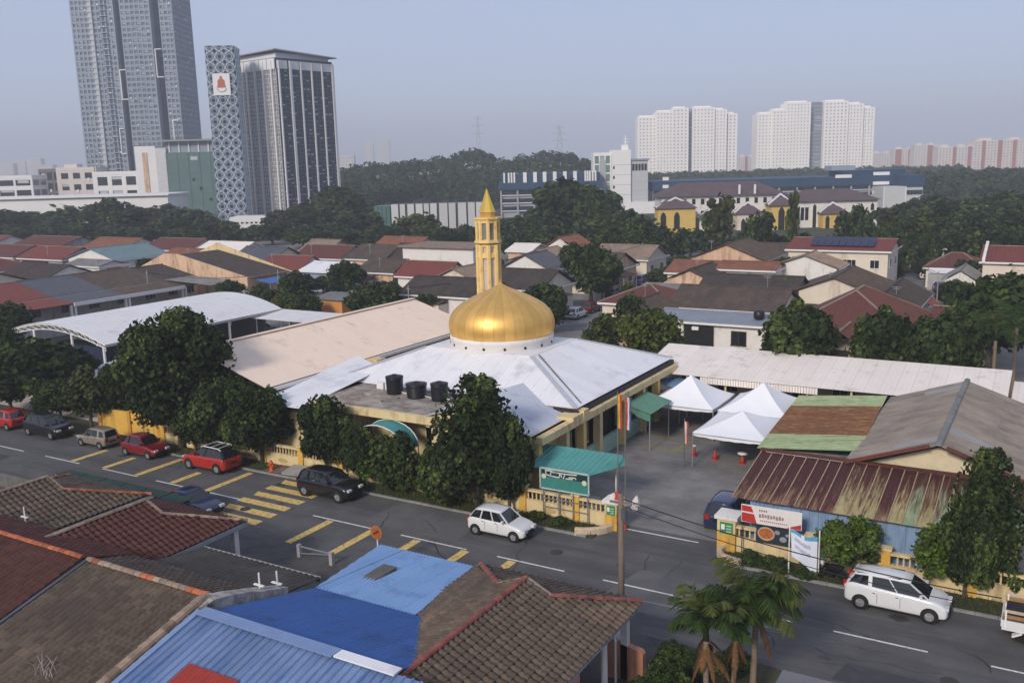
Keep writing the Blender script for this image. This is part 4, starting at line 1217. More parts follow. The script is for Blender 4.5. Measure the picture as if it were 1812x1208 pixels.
for a, b_ in ((59.0, 59.35), (61.6, 61.85)):
    MB().add([(-24.6, a, .017), (-21.8, a - .2, .017), (-21.8, b_ - .2, .017), (-24.6, b_, .017)], [(0, 1, 2, 3)]).build('yard_marking', mk_, yard_o)
MB().add([(-22.2, 59.1, .018), (-21.8, 59.1, .018), (-21.8, 61.4, .018), (-22.2, 61.6, .018)], [(0, 1, 2, 3)]).build('yard_marking', mk_, yard_o)
# festive bundle by the gate, hydrant, dirt heap
bd_ = thing('gate_bunting', 'red pink and white bundle of bunting on the gate corner', 'bunting', (-19.6, 44.6, 0))
for k, (dx, dz, m_) in enumerate(((-.15, 1.9, f_r), (.1, 1.55, mat('bunting_pink', (.55, .35, .28), .8)), (.0, 1.1, MATS['bunting_pink']), (-.1, .5, f_r), (.9, 1.8, f_w), (.75, 1.5, f_w), (.1, .25, f_r), (-.5, 1.75, f_w))):
    b = MB()
    b.lathe([(.02, -.3), (.16, -.18), (.2, 0), (.13, .2), (.02, .3)], 7, (-19.75 + dx, 44.4 + .08 * (k % 3), dz))
    b.v = [(x + R.uniform(-.05, .05), y + R.uniform(-.05, .05), z + R.uniform(-.06, .06)) for x, y, z in b.v]
    b.build('cloth_bunch', m_, bd_)
MB().tube([(-19.7, 44.45, 0), (-19.7, 44.45, 2.0)], .04, 6).bar((-19.7, 44.45, 1.65), (-18.8, 44.45, 1.75), .05).build('stake', ROOF['grey'], bd_)
hy = thing('fire_hydrant', 'orange red fire hydrant on the verge by the dirt patch', 'hydrant', (-44.5, 43.0, .09))
hm = mat('hydrant_red', (.55, .10, .03), .5)
MB().lathe([(.18, .09), (.18, .15), (.12, .16), (.12, .6), (.16, .62), (.16, .68), (.13, .7), (.1, .82), (.03, .88)], 14, (-44.5, 43.0, 0), cap=True).build('barrel', hm, hy, True)
for dx in (-1, 1):
    MB().tube([(-44.5, 43.0, .5), (-44.5 + .24 * dx, 43.0, .5)], .07, 10).build('outlet', hm, hy)
rb = MB()
for i in range(9):
    for j in range(7):
        rb.v.append((-45.2 + i * .42, 42.9 + j * .24, .1 + .28 * max(0, sin(pi * i / 8) * sin(pi * j / 6)) * R.uniform(.6, 1.1)))
rb.f = [(i * 7 + j, (i + 1) * 7 + j, (i + 1) * 7 + j + 1, i * 7 + j + 1) for i in range(8) for j in range(6)]
rb.m = [0] * len(rb.f)
tag(rb.build('dirt_heap', mat('bare_dirt', (.17, .11, .08), .95, var=.35, scale=1.5, bump=.4, bscale=8), smooth=True), 'low heap of bare brown dirt on the verge beside the hydrant', 'dirt heap')
cs_ = thing('concrete_ramp', 'tilted concrete slab ramp on the verge behind the black car', 'concrete slab', (-42.3, 43.3, 0))
MB().slab([(-43.4, 42.8, .12), (-41.4, 42.9, .14), (-41.2, 44.0, .42), (-43.3, 43.9, .38)], (0, 0, .12)).build('slab', concrete, cs_)
# ---------------------------------------------------------------- the near terrace row
tile_br = mat('near_brown_tile', (0.12, 0.087, 0.062), 0.88, var=0.28, scale=1.2, island=.26, rand=.26, dirt=(0.055, 0.046, 0.038), dirt_amt=0.55, dirt_scale=.9, bump=.25, coords='Generated')
tile_dk = mat('near_dark_tile', (0.085, 0.064, 0.05), 0.88, var=0.25, scale=1.2, island=.18, rand=.18)
tile_rd = mat('near_red_tile', (0.085, 0.03, 0.024), 0.85, var=0.25, scale=1.2, island=.16, rand=.16)
tile_rd2 = mat('near_rust_red_tile', (0.085, 0.032, 0.024), 0.85, var=0.25, scale=1.2, island=.16, rand=.16)
cap_or = mat('orange_ridge_tile', (0.36, 0.105, 0.045), 0.85, var=.2, scale=3, rand=.35)
cap_gr = mat('pale_ridge_tile', (0.26, 0.19, 0.14), 0.88, var=.25, scale=3, rand=.3)
cap_rd = mat('red_ridge_tile', (0.22, 0.07, 0.055), 0.85, var=.2, scale=3, rand=.25)
deckm = mat('roof_deck', (.03, .026, .022), .9)
lblue = mat('light_blue_sheet', (0.20, 0.345, 0.58), .5, var=.08, scale=.5, rand=.05, dirt=(.11, .2, .38), dirt_amt=.3, dirt_scale=.6)
dblue = mat('deep_blue_sheet', (0.022, 0.095, 0.31), .48, var=.1, scale=.5, rand=.05, dirt=(.015, .05, .16), dirt_amt=.3, dirt_scale=.6)
pblue = mat('faded_blue_sheet', (0.14, 0.205, 0.35), .55, var=.15, scale=.6, rand=.1, dirt=(.07, .14, .30), dirt_amt=.5, dirt_scale=.6, dirt_stretch=(2.5, .6, 1))
def gablet_house(label, s0, s1, tf, tb, tg, ze, zr, tm, capm, hipm, wallm, count=300, slopes='RFL', sr=None):
    r_ = thing('terrace_house', label, 'house', ((s0 + s1) / 2, (tf + tb) / 2, 0), group='terrace houses on the near side of the road')
    rs = sr if sr is not None else (s0 + s1) / 2
    zg = zr - .5
    rr = rs + (s1 - rs) * (zr - zg) / (zr - ze)
    rl = rs + (s0 - rs) * (zr - zg) / (zr - ze)
    V = Vector
    P = {'R': ([V((rs, tb, zr)), V((s1, tb, ze)), V((s1, tf, ze)), V((rr, tg, zg)), V((rs, tg, zr))], (1, 0, -.3)),
         'L': ([V((rs, tb, zr)), V((s0, tb, ze)), V((s0, tf, ze)), V((rl, tg, zg)), V((rs, tg, zr))], (-1, 0, -.3)),
         'F': ([V((s0, tf, ze)), V((s1, tf, ze)), V((rr, tg, zg)), V((rl, tg, zg))], (0, 1, -.3))}
    left = count
    for k in 'RLF':
        left = tiles(r_, P[k][0], P[k][1], tm, left if k in slopes else 0, deck=deckm)
    up = V((0, 0, .07))
    ridge_caps(r_, V((rs, tg, zr)) + up, V((rs, tb, zr)) + up, capm)
    for a, b_ in (((rs, tg, zr), (rr, tg, zg)), ((rs, tg, zr), (rl, tg, zg))):
        MB().bar(V(a) + up, V(b_) + up, .16, .06).build('rake_board', cap_gr, r_)
    for a, b_ in (((rr, tg, zg), (s1, tf, ze)), ((rl, tg, zg), (s0, tf, ze))):
        ridge_caps(r_, V(a) + up, V(b_) + up, hipm)
    MB().slab([(rs, tg - .02, zr - .08), (rr, tg - .02, zg - .05), (rl, tg - .02, zg - .05)], (0, -.08, 0)).build('gablet', wallm, r_)
    b = MB()
    b.box(s0 + .55, tb, 0, s1 - .55, tf - 4.2, ze - .15)
    b.build('wall', wallm, r_)
    fm = mat('fascia_bluegrey', (.27, .30, .34), .6, var=.15)
    one('fascia', fm, r_, (s1 + .005, tb, ze - .2, s1 + .04, tf, ze + .01))
    one('fascia', fm, r_, (s0, tf + .005, ze - .2, s1, tf + .04, ze + .01))
    one('ceiling', white_w, r_, (s0 + .3, tf - 4.2, ze - .22, s1 - .2, tf - .1, ze - .16))
    for x in (s0 + .5, s1 - .45):
        one('porch_column', white_w, r_, (x - .14, tf - .6, 0, x + .14, tf - .32, ze - .22))
    window(r_, (s1 - .55, tb + 2.4, 1.7), (0, 1, 0), 1.7, 1.3, white_p, glass, bars=2)
    return r_
U0 = gablet_house('brown tiled house with orange ridge tiles at the far left', -47.8, -40.8, 30.7, 20.5, 27.3, 3.1, 4.6, tile_br, cap_gr, cap_or, white_w, 300, 'RLF')
U1 = gablet_house('dark red tiled house with pale ridge at the crossing', -40.4, -33.5, 30.5, 20.9, 27.5, 3.0, 4.5, tile_rd, cap_gr, cap_gr, white_w, 300, 'RF')
U4 = gablet_house('brown tiled house with red ridge beside the utility pole', -20.4, -13.1, 31.3, 20.2, 28.2, 3.1, 4.65, tile_br, cap_rd, cap_rd, pink_w, 300, 'RL', sr=-16.4)
# grey low roof house with brown main roof
U2 = thing('terrace_house', 'house with sagging brown tiles, white parapet and dark flat front roof', 'house', (-29.5, 22, 0), group='terrace houses on the near side of the road')
dk = mat('dark_felt_roof', (0.062, 0.056, 0.05), .9, var=.25, scale=1, dirt=(.035, .032, .03), dirt_amt=.5, rand=.08)
sheets(U2, [(-33.3, 22.2, 3.65), (-25.5, 22.2, 3.65), (-26.2, 27.6, 2.8), (-33.3, 27.6, 2.8)], (0, 1, 0), 1.0, dk, 'roof_sheet', 'corr_big', .02)
one('front_fascia', mat('grey_fascia', (.3, .29, .27), .7), U2, (-33.3, 27.62, 2.62, -26.2, 27.68, 2.86))
rz_, rt_ = 4.75, 21.4
tiles(U2, [(-32.6, rt_, rz_), (-25.5, rt_, rz_), (-25.5, 13.2, 2.55), (-32.6, 13.2, 2.55)], (0, -1, -.3), tile_br, 300, deck=deckm)
tiles(U2, [(-32.6, rt_, rz_), (-25.5, rt_, rz_), (-25.5, 23.2, 4.2), (-32.6, 23.2, 4.2)], (0, 1, -.3), tile_dk, 0, deck=deckm)
up = Vector((0, 0, .08))
for k in range(20):
    a, b_ = Vector((-32.7 + k * .36, rt_, rz_ + .08)), Vector((-32.7 + (k + 1) * .36, rt_, rz_ + .08))
    ridge_caps(U2, a, b_, cap_or if k in (1, 9, 10, 16, 17, 18) else cap_gr, .5, .13)
one('wall', white_w, U2, (-33.2, 13.5, 0, -25.6, 22.5, 2.5))
U2b = thing('terrace_house', 'house with plain rust red tiled roof at the lower left', 'house', (-39, 18, 0), group='terrace houses on the near side of the road')
tiles(U2b, [(-46, rt_ - .2, rz_ + .15), (-32.75, rt_ - .2, rz_ + .15), (-32.75, 13.2, 2.6), (-46, 13.2, 2.6)], (0, -1, -.3), tile_rd2, 300, deck=deckm)
tiles(U2b, [(-46, rt_ - .2, rz_ + .15), (-32.75, rt_ - .2, rz_ + .15), (-32.75, 23.4, 4.2), (-46, 23.4, 4.2)], (0, 1, -.3), tile_rd, 0, deck=deckm)
ridge_caps(U2b, Vector((-46, rt_ - .2, rz_ + .23)), Vector((-32.75, rt_ - .2, rz_ + .23)), cap_or)
MB().bar((-32.68, rt_, rz_ + .08), (-32.68, 13.2, 2.66), .16, .1).build('verge_strip', ROOF['slate'], U2b)
one('wall', white_w, U2b, (-45.5, 13.5, 0, -33.3, 22.5, 2.5))
# mouldy parapet between the brown tiles and the blue roof
pp = thing('parapet_wall', 'mould stained white parapet stepping between brown tiles and blue roof', 'wall', (-26.3, 20, 0))
for i in range(13):
    ta_, tb_ = 24.4 - i * .9, 24.4 - (i + 1) * .9
    def pz(t):
        return (4.05 + (24.4 - t) * .33) if t > rt_ else (rz_ + .55 - (rt_ - t) * .262)
    za, zb = pz(ta_), pz(tb_)
    w2 = .3 + R.uniform(-.02, .03)
    q = [(-25.15 - w2, ta_, 0), (-25.15 + w2, ta_, 0), (-25.15 + w2, ta_, za + R.uniform(-.03, .03)), (-25.15 - w2, ta_, za)]
    p2 = [(-25.15 - w2, tb_ + .012, 0), (-25.15 + w2, tb_ + .012, 0), (-25.15 + w2, tb_ + .012, zb), (-25.15 - w2, tb_ + .012, zb)]
    MB().add(q + p2, [(0, 1, 2, 3), (7, 6, 5, 4), (0, 4, 5, 1), (1, 5, 6, 2), (2, 6, 7, 3), (3, 7, 4, 0)]).build('coping_block', mould_w if i > 3 else mat('weathered_coping', (.42, .39, .35), .9, var=.2, scale=2, dirt=(.16, .145, .13), dirt_amt=.6, dirt_scale=1.6), pp)
    if i > 3:
        ridge_caps(pp, Vector((-25.3, ta_, za + .03)), Vector((-25.3, tb_, zb + .03)), cap_gr, .45, .17, 'cap_tile')
for i, (s, t, z) in enumerate(((-25.2, 23.3, 4.5), (-25.2, 24.2, 4.2), (-41.5, 24.2, 4.0), (-42.4, 23.2, 4.2))):
    an = thing('tv_antenna', ['white antenna mast nearest the blue roof on the parapet', 'white antenna mast at the front end of the parapet', 'white pipe stub on the gutter of the left house', 'second white pipe stub on the left house gutter'][i], 'antenna', (s, t, z - .3))
    MB().tube([(s, t, z - .3), (s, t, z + .55)], .035, 6).build('mast', white_p, an)
    MB().bar((s - .28, t, z + .05), (s + .22, t, z + .05), .1, .04).build('arm', white_p, an)
# bare twigs on the brown roof
tg = thing('roof_weed', 'pale dry weed growing from the sagging brown roof', 'plant', (-28.3, 16.6, 3.6))
for k in range(14):
    a = R.uniform(0, 2 * pi)
    l = R.uniform(.25, .6)
    p0 = Vector((-28.3 + R.uniform(-.5, .5), 16.6 + R.uniform(-.3, .3), 3.55))
    MB().tube([p0, p0 + Vector((cos(a) * l * .3, sin(a) * l * .3, l * .6)), p0 + Vector((cos(a) * l * .7, sin(a) * l * .7, l))], [.016, .012, .006], 5).build('twig', mat('dry_twig', (.36, .32, .28), .9), tg)
# the blue roofed house
U3 = thing('terrace_house', 'house with large blue corrugated metal roofs beside the brown tiled house', 'house', (-21, 22, 0), group='terrace houses on the near side of the road')
one('wall', white_w, U3, (-24.8, 14, 0, -15.5, 25.4, 2.9))
sheets(U3, [(-24.75, 25.5, 3.45), (-19.8, 25.5, 3.45), (-21.0, 31.6, 2.8), (-26.1, 31.6, 2.8)], (0, 1, 0), .9, lblue, 'roof_sheet', 'corr', .02)
sheets(U3, [(-24.7, 20.1, 5.0), (-16.4, 20.1, 5.0), (-16.4, 25.7, 3.5), (-24.7, 25.7, 3.5)], (0, 1, 0), .9, dblue, 'roof_sheet', 'corr', .02)
sheets(U3, [(-24.7, 20.1, 5.0), (-14.4, 20.1, 5.0), (-14.4, 13, 3.2), (-24.7, 13, 3.2)], (0, -1, 0), .9, pblue, 'roof_sheet', 'rib2', .02)
MB().bar((-24.7, 20.1, 5.09), (-18.6, 20.1, 5.09), .5, .05).build('ridge_flashing', mat('flash_blue', (.17, .25, .42), .5, var=.1), U3)
MB().bar((-18.55, 20.1, 5.1), (-16.2, 20.1, 5.1), .42, .06).build('ridge_flashing', metal_white, U3)
MB().bar((-24.75, 20.1, 5.05), (-24.75, 15, 3.75), .22, .12).build('verge_flashing', MATS['flash_blue'], U3)
sk = Vector((0, .106, 1)).normalized()
c0 = G(671, 1017, 3.1)
one('skylight', mat('dull_skylight', (.10, .095, .08), .6, var=.3, scale=4), U3, (c0.x - .35, c0.y - .75, 3.02, c0.x + .35, c0.y + .75, 3.24))
sheets(U3, [(-23.0, 18.1, 4.46), (-20.8, 18.1, 4.46), (-20.8, 14.6, 3.6), (-23.0, 14.6, 3.6)], (0, -1, 0), 1.2, mat('red_sheet', (.30, .035, .022), .55, var=.12), 'red_patch_sheet', 'corr', .02, lift=.12)
for x in (-25.6, -20.5):
    one('porch_column', white_w, U3, (x - .12, 31.0, 0, x + .12, 31.24, 2.78))
# lower dark roof at the bottom of the frame by the brown house
sheets(U4, [(-15.6, 20.1, 4.2), (-12.9, 20.1, 4.2), (-12.9, 24.0, 3.2), (-15.6, 24.0, 3.2)], (0, 1, 0), 1.0, mat('mossy_sheet', (.05, .055, .047), .85, var=.25), 'lower_roof_sheet', 'corr_big', .02)
# things beside the brown house: posts, pink gate pier, drain pipe, bags
pg = thing('pink_wall', 'short orange pink garden wall with rounded top by the brown house', 'wall', (-13, 30.5, 0))
c0 = G(1098, 1185, 0)
for k, (dx, hh) in enumerate(((0, 1.5), (.9, 1.3))):
    pass
one('pier', pink_w, pg, (-14.25, 30.6, 0, -13.75, 31.1, 1.7))
MB().slab([(-13.75, 30.7, 0), (-12.75, 30.7, 0), (-12.75, 30.7, 1.25), (-12.85, 30.7, 1.36), (-13.75, 30.7, 1.5)], (0, .3, 0)).build('panel', mat('salmon_wall', (.52, .24, .15), .85, var=.12, dirt=(.22, .12, .09), dirt_amt=.35), pg)
one('pier_cap', white_w, pg, (-14.32, 30.53, 1.702, -13.68, 31.17, 1.8))
dp = thing('white_column', 'round white column under the brown roof corner', 'column', (-13.4, 28.6, 0))
MB().lathe([(.2, 0), (.2, .12), (.13, .16), (.12, 2.6), (.17, 2.7), (.17, 2.82)], 16, (-13.4, 28.6, 0), cap=True).build('shaft', white_w, dp, True)
dpp = thing('drain_pipe', 'thin grey drain pipe beside the white column', 'pipe', (-12.95, 28.6, 0))
MB().tube([(-12.98, 28.7, 0), (-12.98, 28.7, 2.75), (-13.05, 28.7, 2.95)], .045, 8).build('pipe', steel, dpp)
for i, (s, t, sc) in enumerate(((-12.45, 31.2, .35), (-12.1, 31.9, .3), (-12.5, 30.1, .28))):
    b = MB().lathe([(.02, 0), (.7, .05), (.9, .4), (.75, .9), (.3, 1.2), (.25, 1.4), (.02, 1.45)], 10, (0, 0, 0))
    b.v = [(s + x * sc + R.uniform(-.03, .03), t + y * sc + R.uniform(-.03, .03), z * sc) for x, y, z in b.v]
    tag(b.build('white_bag', mat('white_bag', (.55, .55, .55), .6), smooth=True, org=(s, t, 0)), ['white tied bag leaning on the pink garden wall', 'white tied bag behind the pink garden wall', 'white tied bag nearest the white column'][i], 'bag')
# roadside fence posts and rail in front of the grey roof house, shade net
fn = thing('front_fence', 'low grey gate frame and rail in front of the dark flat roof', 'fence', (-30.5, 32, 0))
for x in (-33.2, -31.0, -28.9, -27.2):
    one('post', grey_w, fn, (x - .1, 33.5, 0, x + .1, 33.7, .7))
MB().bar((-33.2, 33.6, .6), (-31.0, 33.6, .6), .05).bar((-33.2, 33.6, .2), (-31.0, 33.6, .55), .04).build('gate_frame', steel, fn)
MB().bar((-28.9, 33.6, .55), (-20.5, 33.6, .55), .06).build('rail', steel, fn)
sn = thing('shade_net', 'dark green shade net stretched above the kerb at the left', 'net', (-49, 33.3, 0))
for k in range(6):
    one('net_panel', mat('net_green', (.02, .045, .035), .9, var=.2), sn, (-53 + k * 1.9, 33.2, 1.6, -51.2 + k * 1.9, 34.2, 1.63))
    MB().tube([(-53 + k * 1.9, 33.2, 0), (-53 + k * 1.9, 33.2, 1.62)], .03, 6).build('post', steel, sn)
nw = thing('front_wall', 'low front garden wall of the near terrace', 'wall', (-45, 33, 0))
one('panel', mat('stained_wall', (.12, .115, .105), .9, var=.3), nw, (-80, 32.95, 0, -54, 33.1, .9))
# round orange road sign
rs_ = thing('road_sign', 'round orange road sign seen over the blue roof', 'road sign', (-29.6, 35.3, 0))
p_ = AT(667, 941, 33.9)
MB().tube([(p_.x, 33.9, 0), (p_.x, 33.9, p_.z - .3)], .035, 8).build('post', white_p, rs_)
MB().tube([(p_.x, 33.86, p_.z), (p_.x, 33.83, p_.z)], .36, 24).build('disc', mat('sign_orange', (.36, .13, .035), .6, var=.15), rs_)
MB().tube([(p_.x, 33.828, p_.z), (p_.x, 33.82, p_.z)], .25, 24).build('disc_face', mat('sign_brown', (.30, .10, .03), .6), rs_)
MB().bar((p_.x - .16, 33.81, p_.z - .1), (p_.x + .16, 33.81, p_.z + .12), .02, .09).build('sign_stroke', mat('sign_darkred', (.12, .02, .012), .6), rs_)
# ---------------------------------------------------------------- utility pole and wires
up_ = thing('utility_pole', 'weathered timber utility pole at the near kerb by the gate', 'utility pole', (-15.1, 34.0, 0))
px_, py_ = -15.1, 34.0
MB().tube([(px_, py_, 0), (px_, py_, 3), (px_, py_, 6.3)], [.15, .135, .11], 12).build('pole', mat('pole_wood', (.17, .13, .10), .85, var=.3, scale=3, stretch=(4, 4, .5)), up_, True)
MB().bar((px_ - .5, py_, 5.9), (px_ + .5, py_, 5.9), .08).build('cross_arm', ROOF['grey'], up_)
MB().tube([(px_ + .18, py_ - .1, 5.2), (px_ + .18, py_ - .1, 5.7)], .12, 10).build('junction_box', ROOF['slate'], up_)
def wire(a, b_, sag, r=.02):
    a, b_ = Vector(a), Vector(b_)
    pts = []
    for i in range(17):
        u = i / 16
        pts.append(a + (b_ - a) * u - Vector((0, 0, sag * 4 * u * (1 - u))))
    MB().tube(pts, r, 5).build('wire', black, up_)
wire((px_, py_, 6.1), (-1, 37.5, 3.3), .35, .025)
wire((px_, py_, 5.8), (-1.5, 37.8, 2.7), .4, .018)
# lamp / telephone poles further off
def thin_pole(label, px, py0, py1, t, m=steel, r=.08, arm=False):
    p = AT(px, py1, t)
    r_ = thing('street_pole', label, 'pole', (p.x, t, 0), group='thin poles among the houses')
    MB().tube([(p.x, t, 0), (p.x, t, p.z)], [r, r * .7], 8).build('pole', m, r_)
    if arm:
        MB().bar((p.x, t, p.z - .1), (p.x + 1.0, t, p.z + .1), .08).build('lamp_arm', m, r_)
    MB().bar((p.x - .3, t, p.z - .4), (p.x + .3, t, p.z - .4), .07).build('cross_arm', m, r_)
    PTOP[label] = (r_, Vector((p.x, t, p.z - .35)))
PTOP = {}
thin_pole('slim pale pole behind the end of the arched hall', 491, 545, 478, 95)
thin_pole('slim grey pole behind the white barrel roof', 259, 540, 478, 92)
thin_pole('slim white pole at the bend of the side street', 1137, 470, 430, 150)
thin_pole('slim grey pole behind the beige roof ridge', 722, 530, 505, 92)
thin_pole('slim pole beside the hillside street houses', 1605, 480, 430, 165)
thin_pole('slim pole near the red hipped roof', 1661, 540, 480, 128)

ks = list(PTOP)
for a_, b_ in ((0, 1), (0, 3), (2, 3), (5, 4)):
    r_, pa = PTOP[ks[a_]]
    pb = PTOP[ks[b_]][1]
    for dx in (-.28, .28):
        pts = [pa + (pb - pa) * (i / 14) + Vector((dx, 0, -3.2 * (i / 14) * (1 - i / 14))) for i in range(15)]
        MB().tube(pts, .025, 4).build('wire', black, r_)
# ---------------------------------------------------------------- vehicles
tyre_m = mat('tyre', (.012, .012, .012), .8)
rim_m = mat('alloy', (.45, .45, .46), .35, metal=.7)
lamp_m = mat('headlamp', (.6, .62, .64), .15, spec=.6)
tail_m = mat('tail_lamp', (.35, .02, .015), .3)
plate_m = mat('number_plate', (.01, .01, .01), .5)
carglass = mat('car_glass', (.012, .014, .016), .06, spec=.8)
def paint(name, c, metal=0.0):
    return mat('paint_' + name, c, .28, metal=metal, var=.03, coat=.7)
def rings(b, secs, m=0, close=True):
    n = len(secs[0])
    vs = [p for s_ in secs for p in s_]
    fs = [(i * n + k, i * n + (k + 1) % n, (i + 1) * n + (k + 1) % n, (i + 1) * n + k) for i in range(len(secs) - 1) for k in range(n)]
    fs += [tuple(range(n))[::-1], tuple(range((len(secs) - 1) * n, len(secs) * n))]
    b.add(vs, fs, m)
KINDS = {
    # length, width, stations (x fraction from front, deck height, half-width factor), glasshouse: base front, base rear, roof front, roof rear, roof height, wheel fracs, wheel radius
    'hatch': dict(L=3.65, W=1.62, belt=.93, st=[(0, .48, .80), (.03, .68, .92), (.10, .80, .97), (.26, .93, 1), (.45, .96, 1), (.8, 1.0, 1), (.95, .98, .96), (1, .80, .88)], gh=(.25, .975, .42, .86, 1.48), wh=(.17, .83), wr=.28),
    'mpv': dict(L=4.35, W=1.72, belt=1.05, st=[(0, .52, .80), (.025, .78, .92), (.08, .93, .97), (.18, 1.04, 1), (.45, 1.09, 1), (.8, 1.17, 1), (.95, 1.18, .97), (1, .95, .92)], gh=(.15, .985, .36, .90, 1.63), wh=(.165, .82), wr=.31),
    'suv': dict(L=4.2, W=1.76, belt=1.05, st=[(0, .55, .84), (.03, .82, .94), (.08, .95, .98), (.24, 1.05, 1), (.45, 1.07, 1), (.8, 1.1, 1), (.95, 1.1, .97), (1, .95, .92)], gh=(.24, .985, .40, .90, 1.66), wh=(.18, .82), wr=.34),
    'sedan': dict(L=4.3, W=1.7, belt=.92, st=[(0, .48, .80), (.03, .68, .92), (.1, .80, .97), (.28, .92, 1), (.5, .95, 1), (.82, .98, 1), (.96, .94, .96), (1, .72, .88)], gh=(.27, .87, .42, .70, 1.42), wh=(.18, .81), wr=.3),
    'kei': dict(L=3.3, W=1.5, belt=.88, st=[(0, .46, .84), (.03, .68, .94), (.1, .76, .98), (.27, .86, 1), (.5, .9, 1), (.85, .92, 1), (.97, .9, .97), (1, .72, .92)], gh=(.25, .985, .38, .92, 1.4), wh=(.17, .82), wr=.26)}
def car(label, s, t, heading, kind, pm_, rails=False, roof=None, group=None, detail=True, drails=False):
    """heading: angle of the car's nose from the world X axis; the car stands with its centre at (s, t)."""
    K = KINDS[kind]
    L_, W_ = K['L'], K['W']
    r_ = thing('parked_car', label, 'car', (s, t, .015), heading, group, local=True)
    zb = .2
    X = lambda f: L_ / 2 - f * L_
    secs = []
    for f, zt, hw in K['st']:
        w_ = W_ / 2 * hw
        x = X(f)
        zbb = zb + (.12 if f in (0, 1) else 0)
        zm = zbb + (zt - zbb) * .45
        half = [(w_ * .9, zbb), (w_ * .985, zbb + .08), (w_, zm), (w_ * .985, zt - (zt - zbb) * .22), (w_ * .93, zt - .03), (w_ * .80, zt)]
        secs.append([(x, y, z) for y, z in half] + [(x, -y, z) for y, z in reversed(half)])
    b = MB()
    rings(b, secs)
    body = b.build('body', pm_, r_, True)
    sm_ = body.modifiers.new('round', 'SUBSURF')
    sm_.levels = sm_.render_levels = 2
    # glasshouse
    bf, br, rf_, rr_, zr = K['gh']
    st = K['st']
    def deck(f):
        for (f0, z0, _), (f1, z1, _) in zip(st, st[1:]):
            if f0 <= f <= f1:
                return z0 + (z1 - z0) * (f - f0) / (f1 - f0)
        return st[-1][1]
    wb, wt = W_ / 2 * .9, W_ / 2 * .72
    nA = 7
    gs = []
    for i in range(nA):
        u = i / (nA - 1)
        fb = bf + (br - bf) * u
        ft = rf_ + (rr_ - rf_) * u
        zd = deck(fb) - .10
        bow = 1 - .06 * (2 * u - 1) ** 2
        zz = zr - .05 - .06 * abs(2 * u - .9) ** 2
        gs.append(((X(fb), wb * bow, zd), (X(ft), wt * bow, zz)))
    g_ = MB()
    vs = []
    for (pb, pt) in gs:
        vs += [pb, pt, (pt[0], -pt[1], pt[2]), (pb[0], -pb[1], pb[2])]
    fs = []
    for i in range(nA - 1):
        a = i * 4
        fs += [(a, a + 4, a + 5, a + 1), (a + 2, a + 6, a + 7, a + 3)]
    fs += [(0, 1, 2, 3), ((nA - 1) * 4 + 3, (nA - 1) * 4 + 2, (nA - 1) * 4 + 1, (nA - 1) * 4)]
    g_.add(vs, fs)
    gl = g_.build('windows', carglass, r_)
    rb_ = MB()
    rs2 = []
    for i, (pb, pt) in enumerate(gs):
        x, w_, z = pt
        rs2.append([(x, w_ + .02, z - .02), (x, w_ + .0, z + .03), (x, w_ * .6, z + .06), (x, -w_ * .6, z + .06), (x, -w_, z + .03), (x, -w_ - .02, z - .02)])
    rings(rb_, rs2)
    rb_.build('roof', roof or pm_, r_, True)
    pil = MB()
    for u in ((0, .37, .70, 1) if kind != 'sedan' else (0, .45, .85, 1)):
        i = u * (nA - 1)
        a, k = int(min(i, nA - 2)), i - int(min(i, nA - 2))
        pb = Vector(gs[a][0]) * (1 - k) + Vector(gs[a + 1][0]) * k
        pt = Vector(gs[a][1]) * (1 - k) + Vector(gs[a + 1][1]) * k
        wd = .07 if u in (.37, .45) else (.1 if u == 0 else .16)
        for sg in (1, -1):
            q = Vector((1, sg, 1))
            pil.bar((pb.x, sg * (pb.y + .008), pb.z), (pt.x, sg * (pt.y + .008), pt.z), wd, .03)
    pil.build('pillars', (mat('dark_pillar', (.015, .015, .016), .4) if roof else pm_), r_)
    # wheels
    for f in K['wh']:
        for sg in (1, -1):
            x, y, wr = X(f), sg * W_ / 2, K['wr']
            MB().tube([(x, y - sg * .3, wr + .02), (x, y + sg * .006, wr + .02)], wr * 1.2, 18).build('wheel_arch', black, r_)
            w_ = MB().lathe([(wr * .62, -.1), (wr * .95, -.1), (wr, -.06), (wr, .06), (wr * .95, .1), (wr * .62, .1)], 18)
            w_.v = [(x + a_, y - sg * .08 + c_, wr + b_) for a_, b_, c_ in w_.v]
            wo = w_.build('wheel', tyre_m, r_, True)
            MB().tube([(x, y - sg * .12, wr), (x, y + sg * .012, wr)], wr * .63, 14).build('rim', rim_m, wo)
            if detail:
                sp = MB()
                for k in range(5):
                    a_ = 2 * pi * k / 5 + .3
                    sp.bar((x, y + sg * .016, wr), (x + cos(a_) * wr * .6, y + sg * .016, wr + sin(a_) * wr * .6), .05, .02)
                sp.build('spokes', steel, wo)
    zf, zr_ = st[1][1], st[-2][1]
    for sg in (1, -1):
        MB().box(X(.055), sg * W_ / 2 * .60 - .16, zf - .14, X(-.002), sg * W_ / 2 * .60 + .16, zf - .01).build('headlight', lamp_m, r_)
        MB().box(X(1.002), sg * W_ / 2 * .66 - .12, zr_ - .34, X(.955), sg * W_ / 2 * .66 + .14, zr_ - .08).build('tail_light', tail_m, r_)
        MB().box(X(bf + .1) - .06, sg * W_ / 2 * 1.0 - .0 * sg - .09, deck(bf + .1) - .0, X(bf + .1) + .06, sg * W_ / 2 * 1.0 + .09, deck(bf + .1) + .13).build('mirror', pm_, r_)
    MB().box(X(.02), -W_ * .3, .3, X(-.004), W_ * .3, .48).build('grille', black, r_)
    MB().box(X(1.006), -.26, zr_ - .42, X(.99), .26, zr_ - .3).build('number_plate', plate_m, r_)
    MB().box(X(.004), -.24, .5, X(-.008), .24, .58).build('number_plate', plate_m, r_)
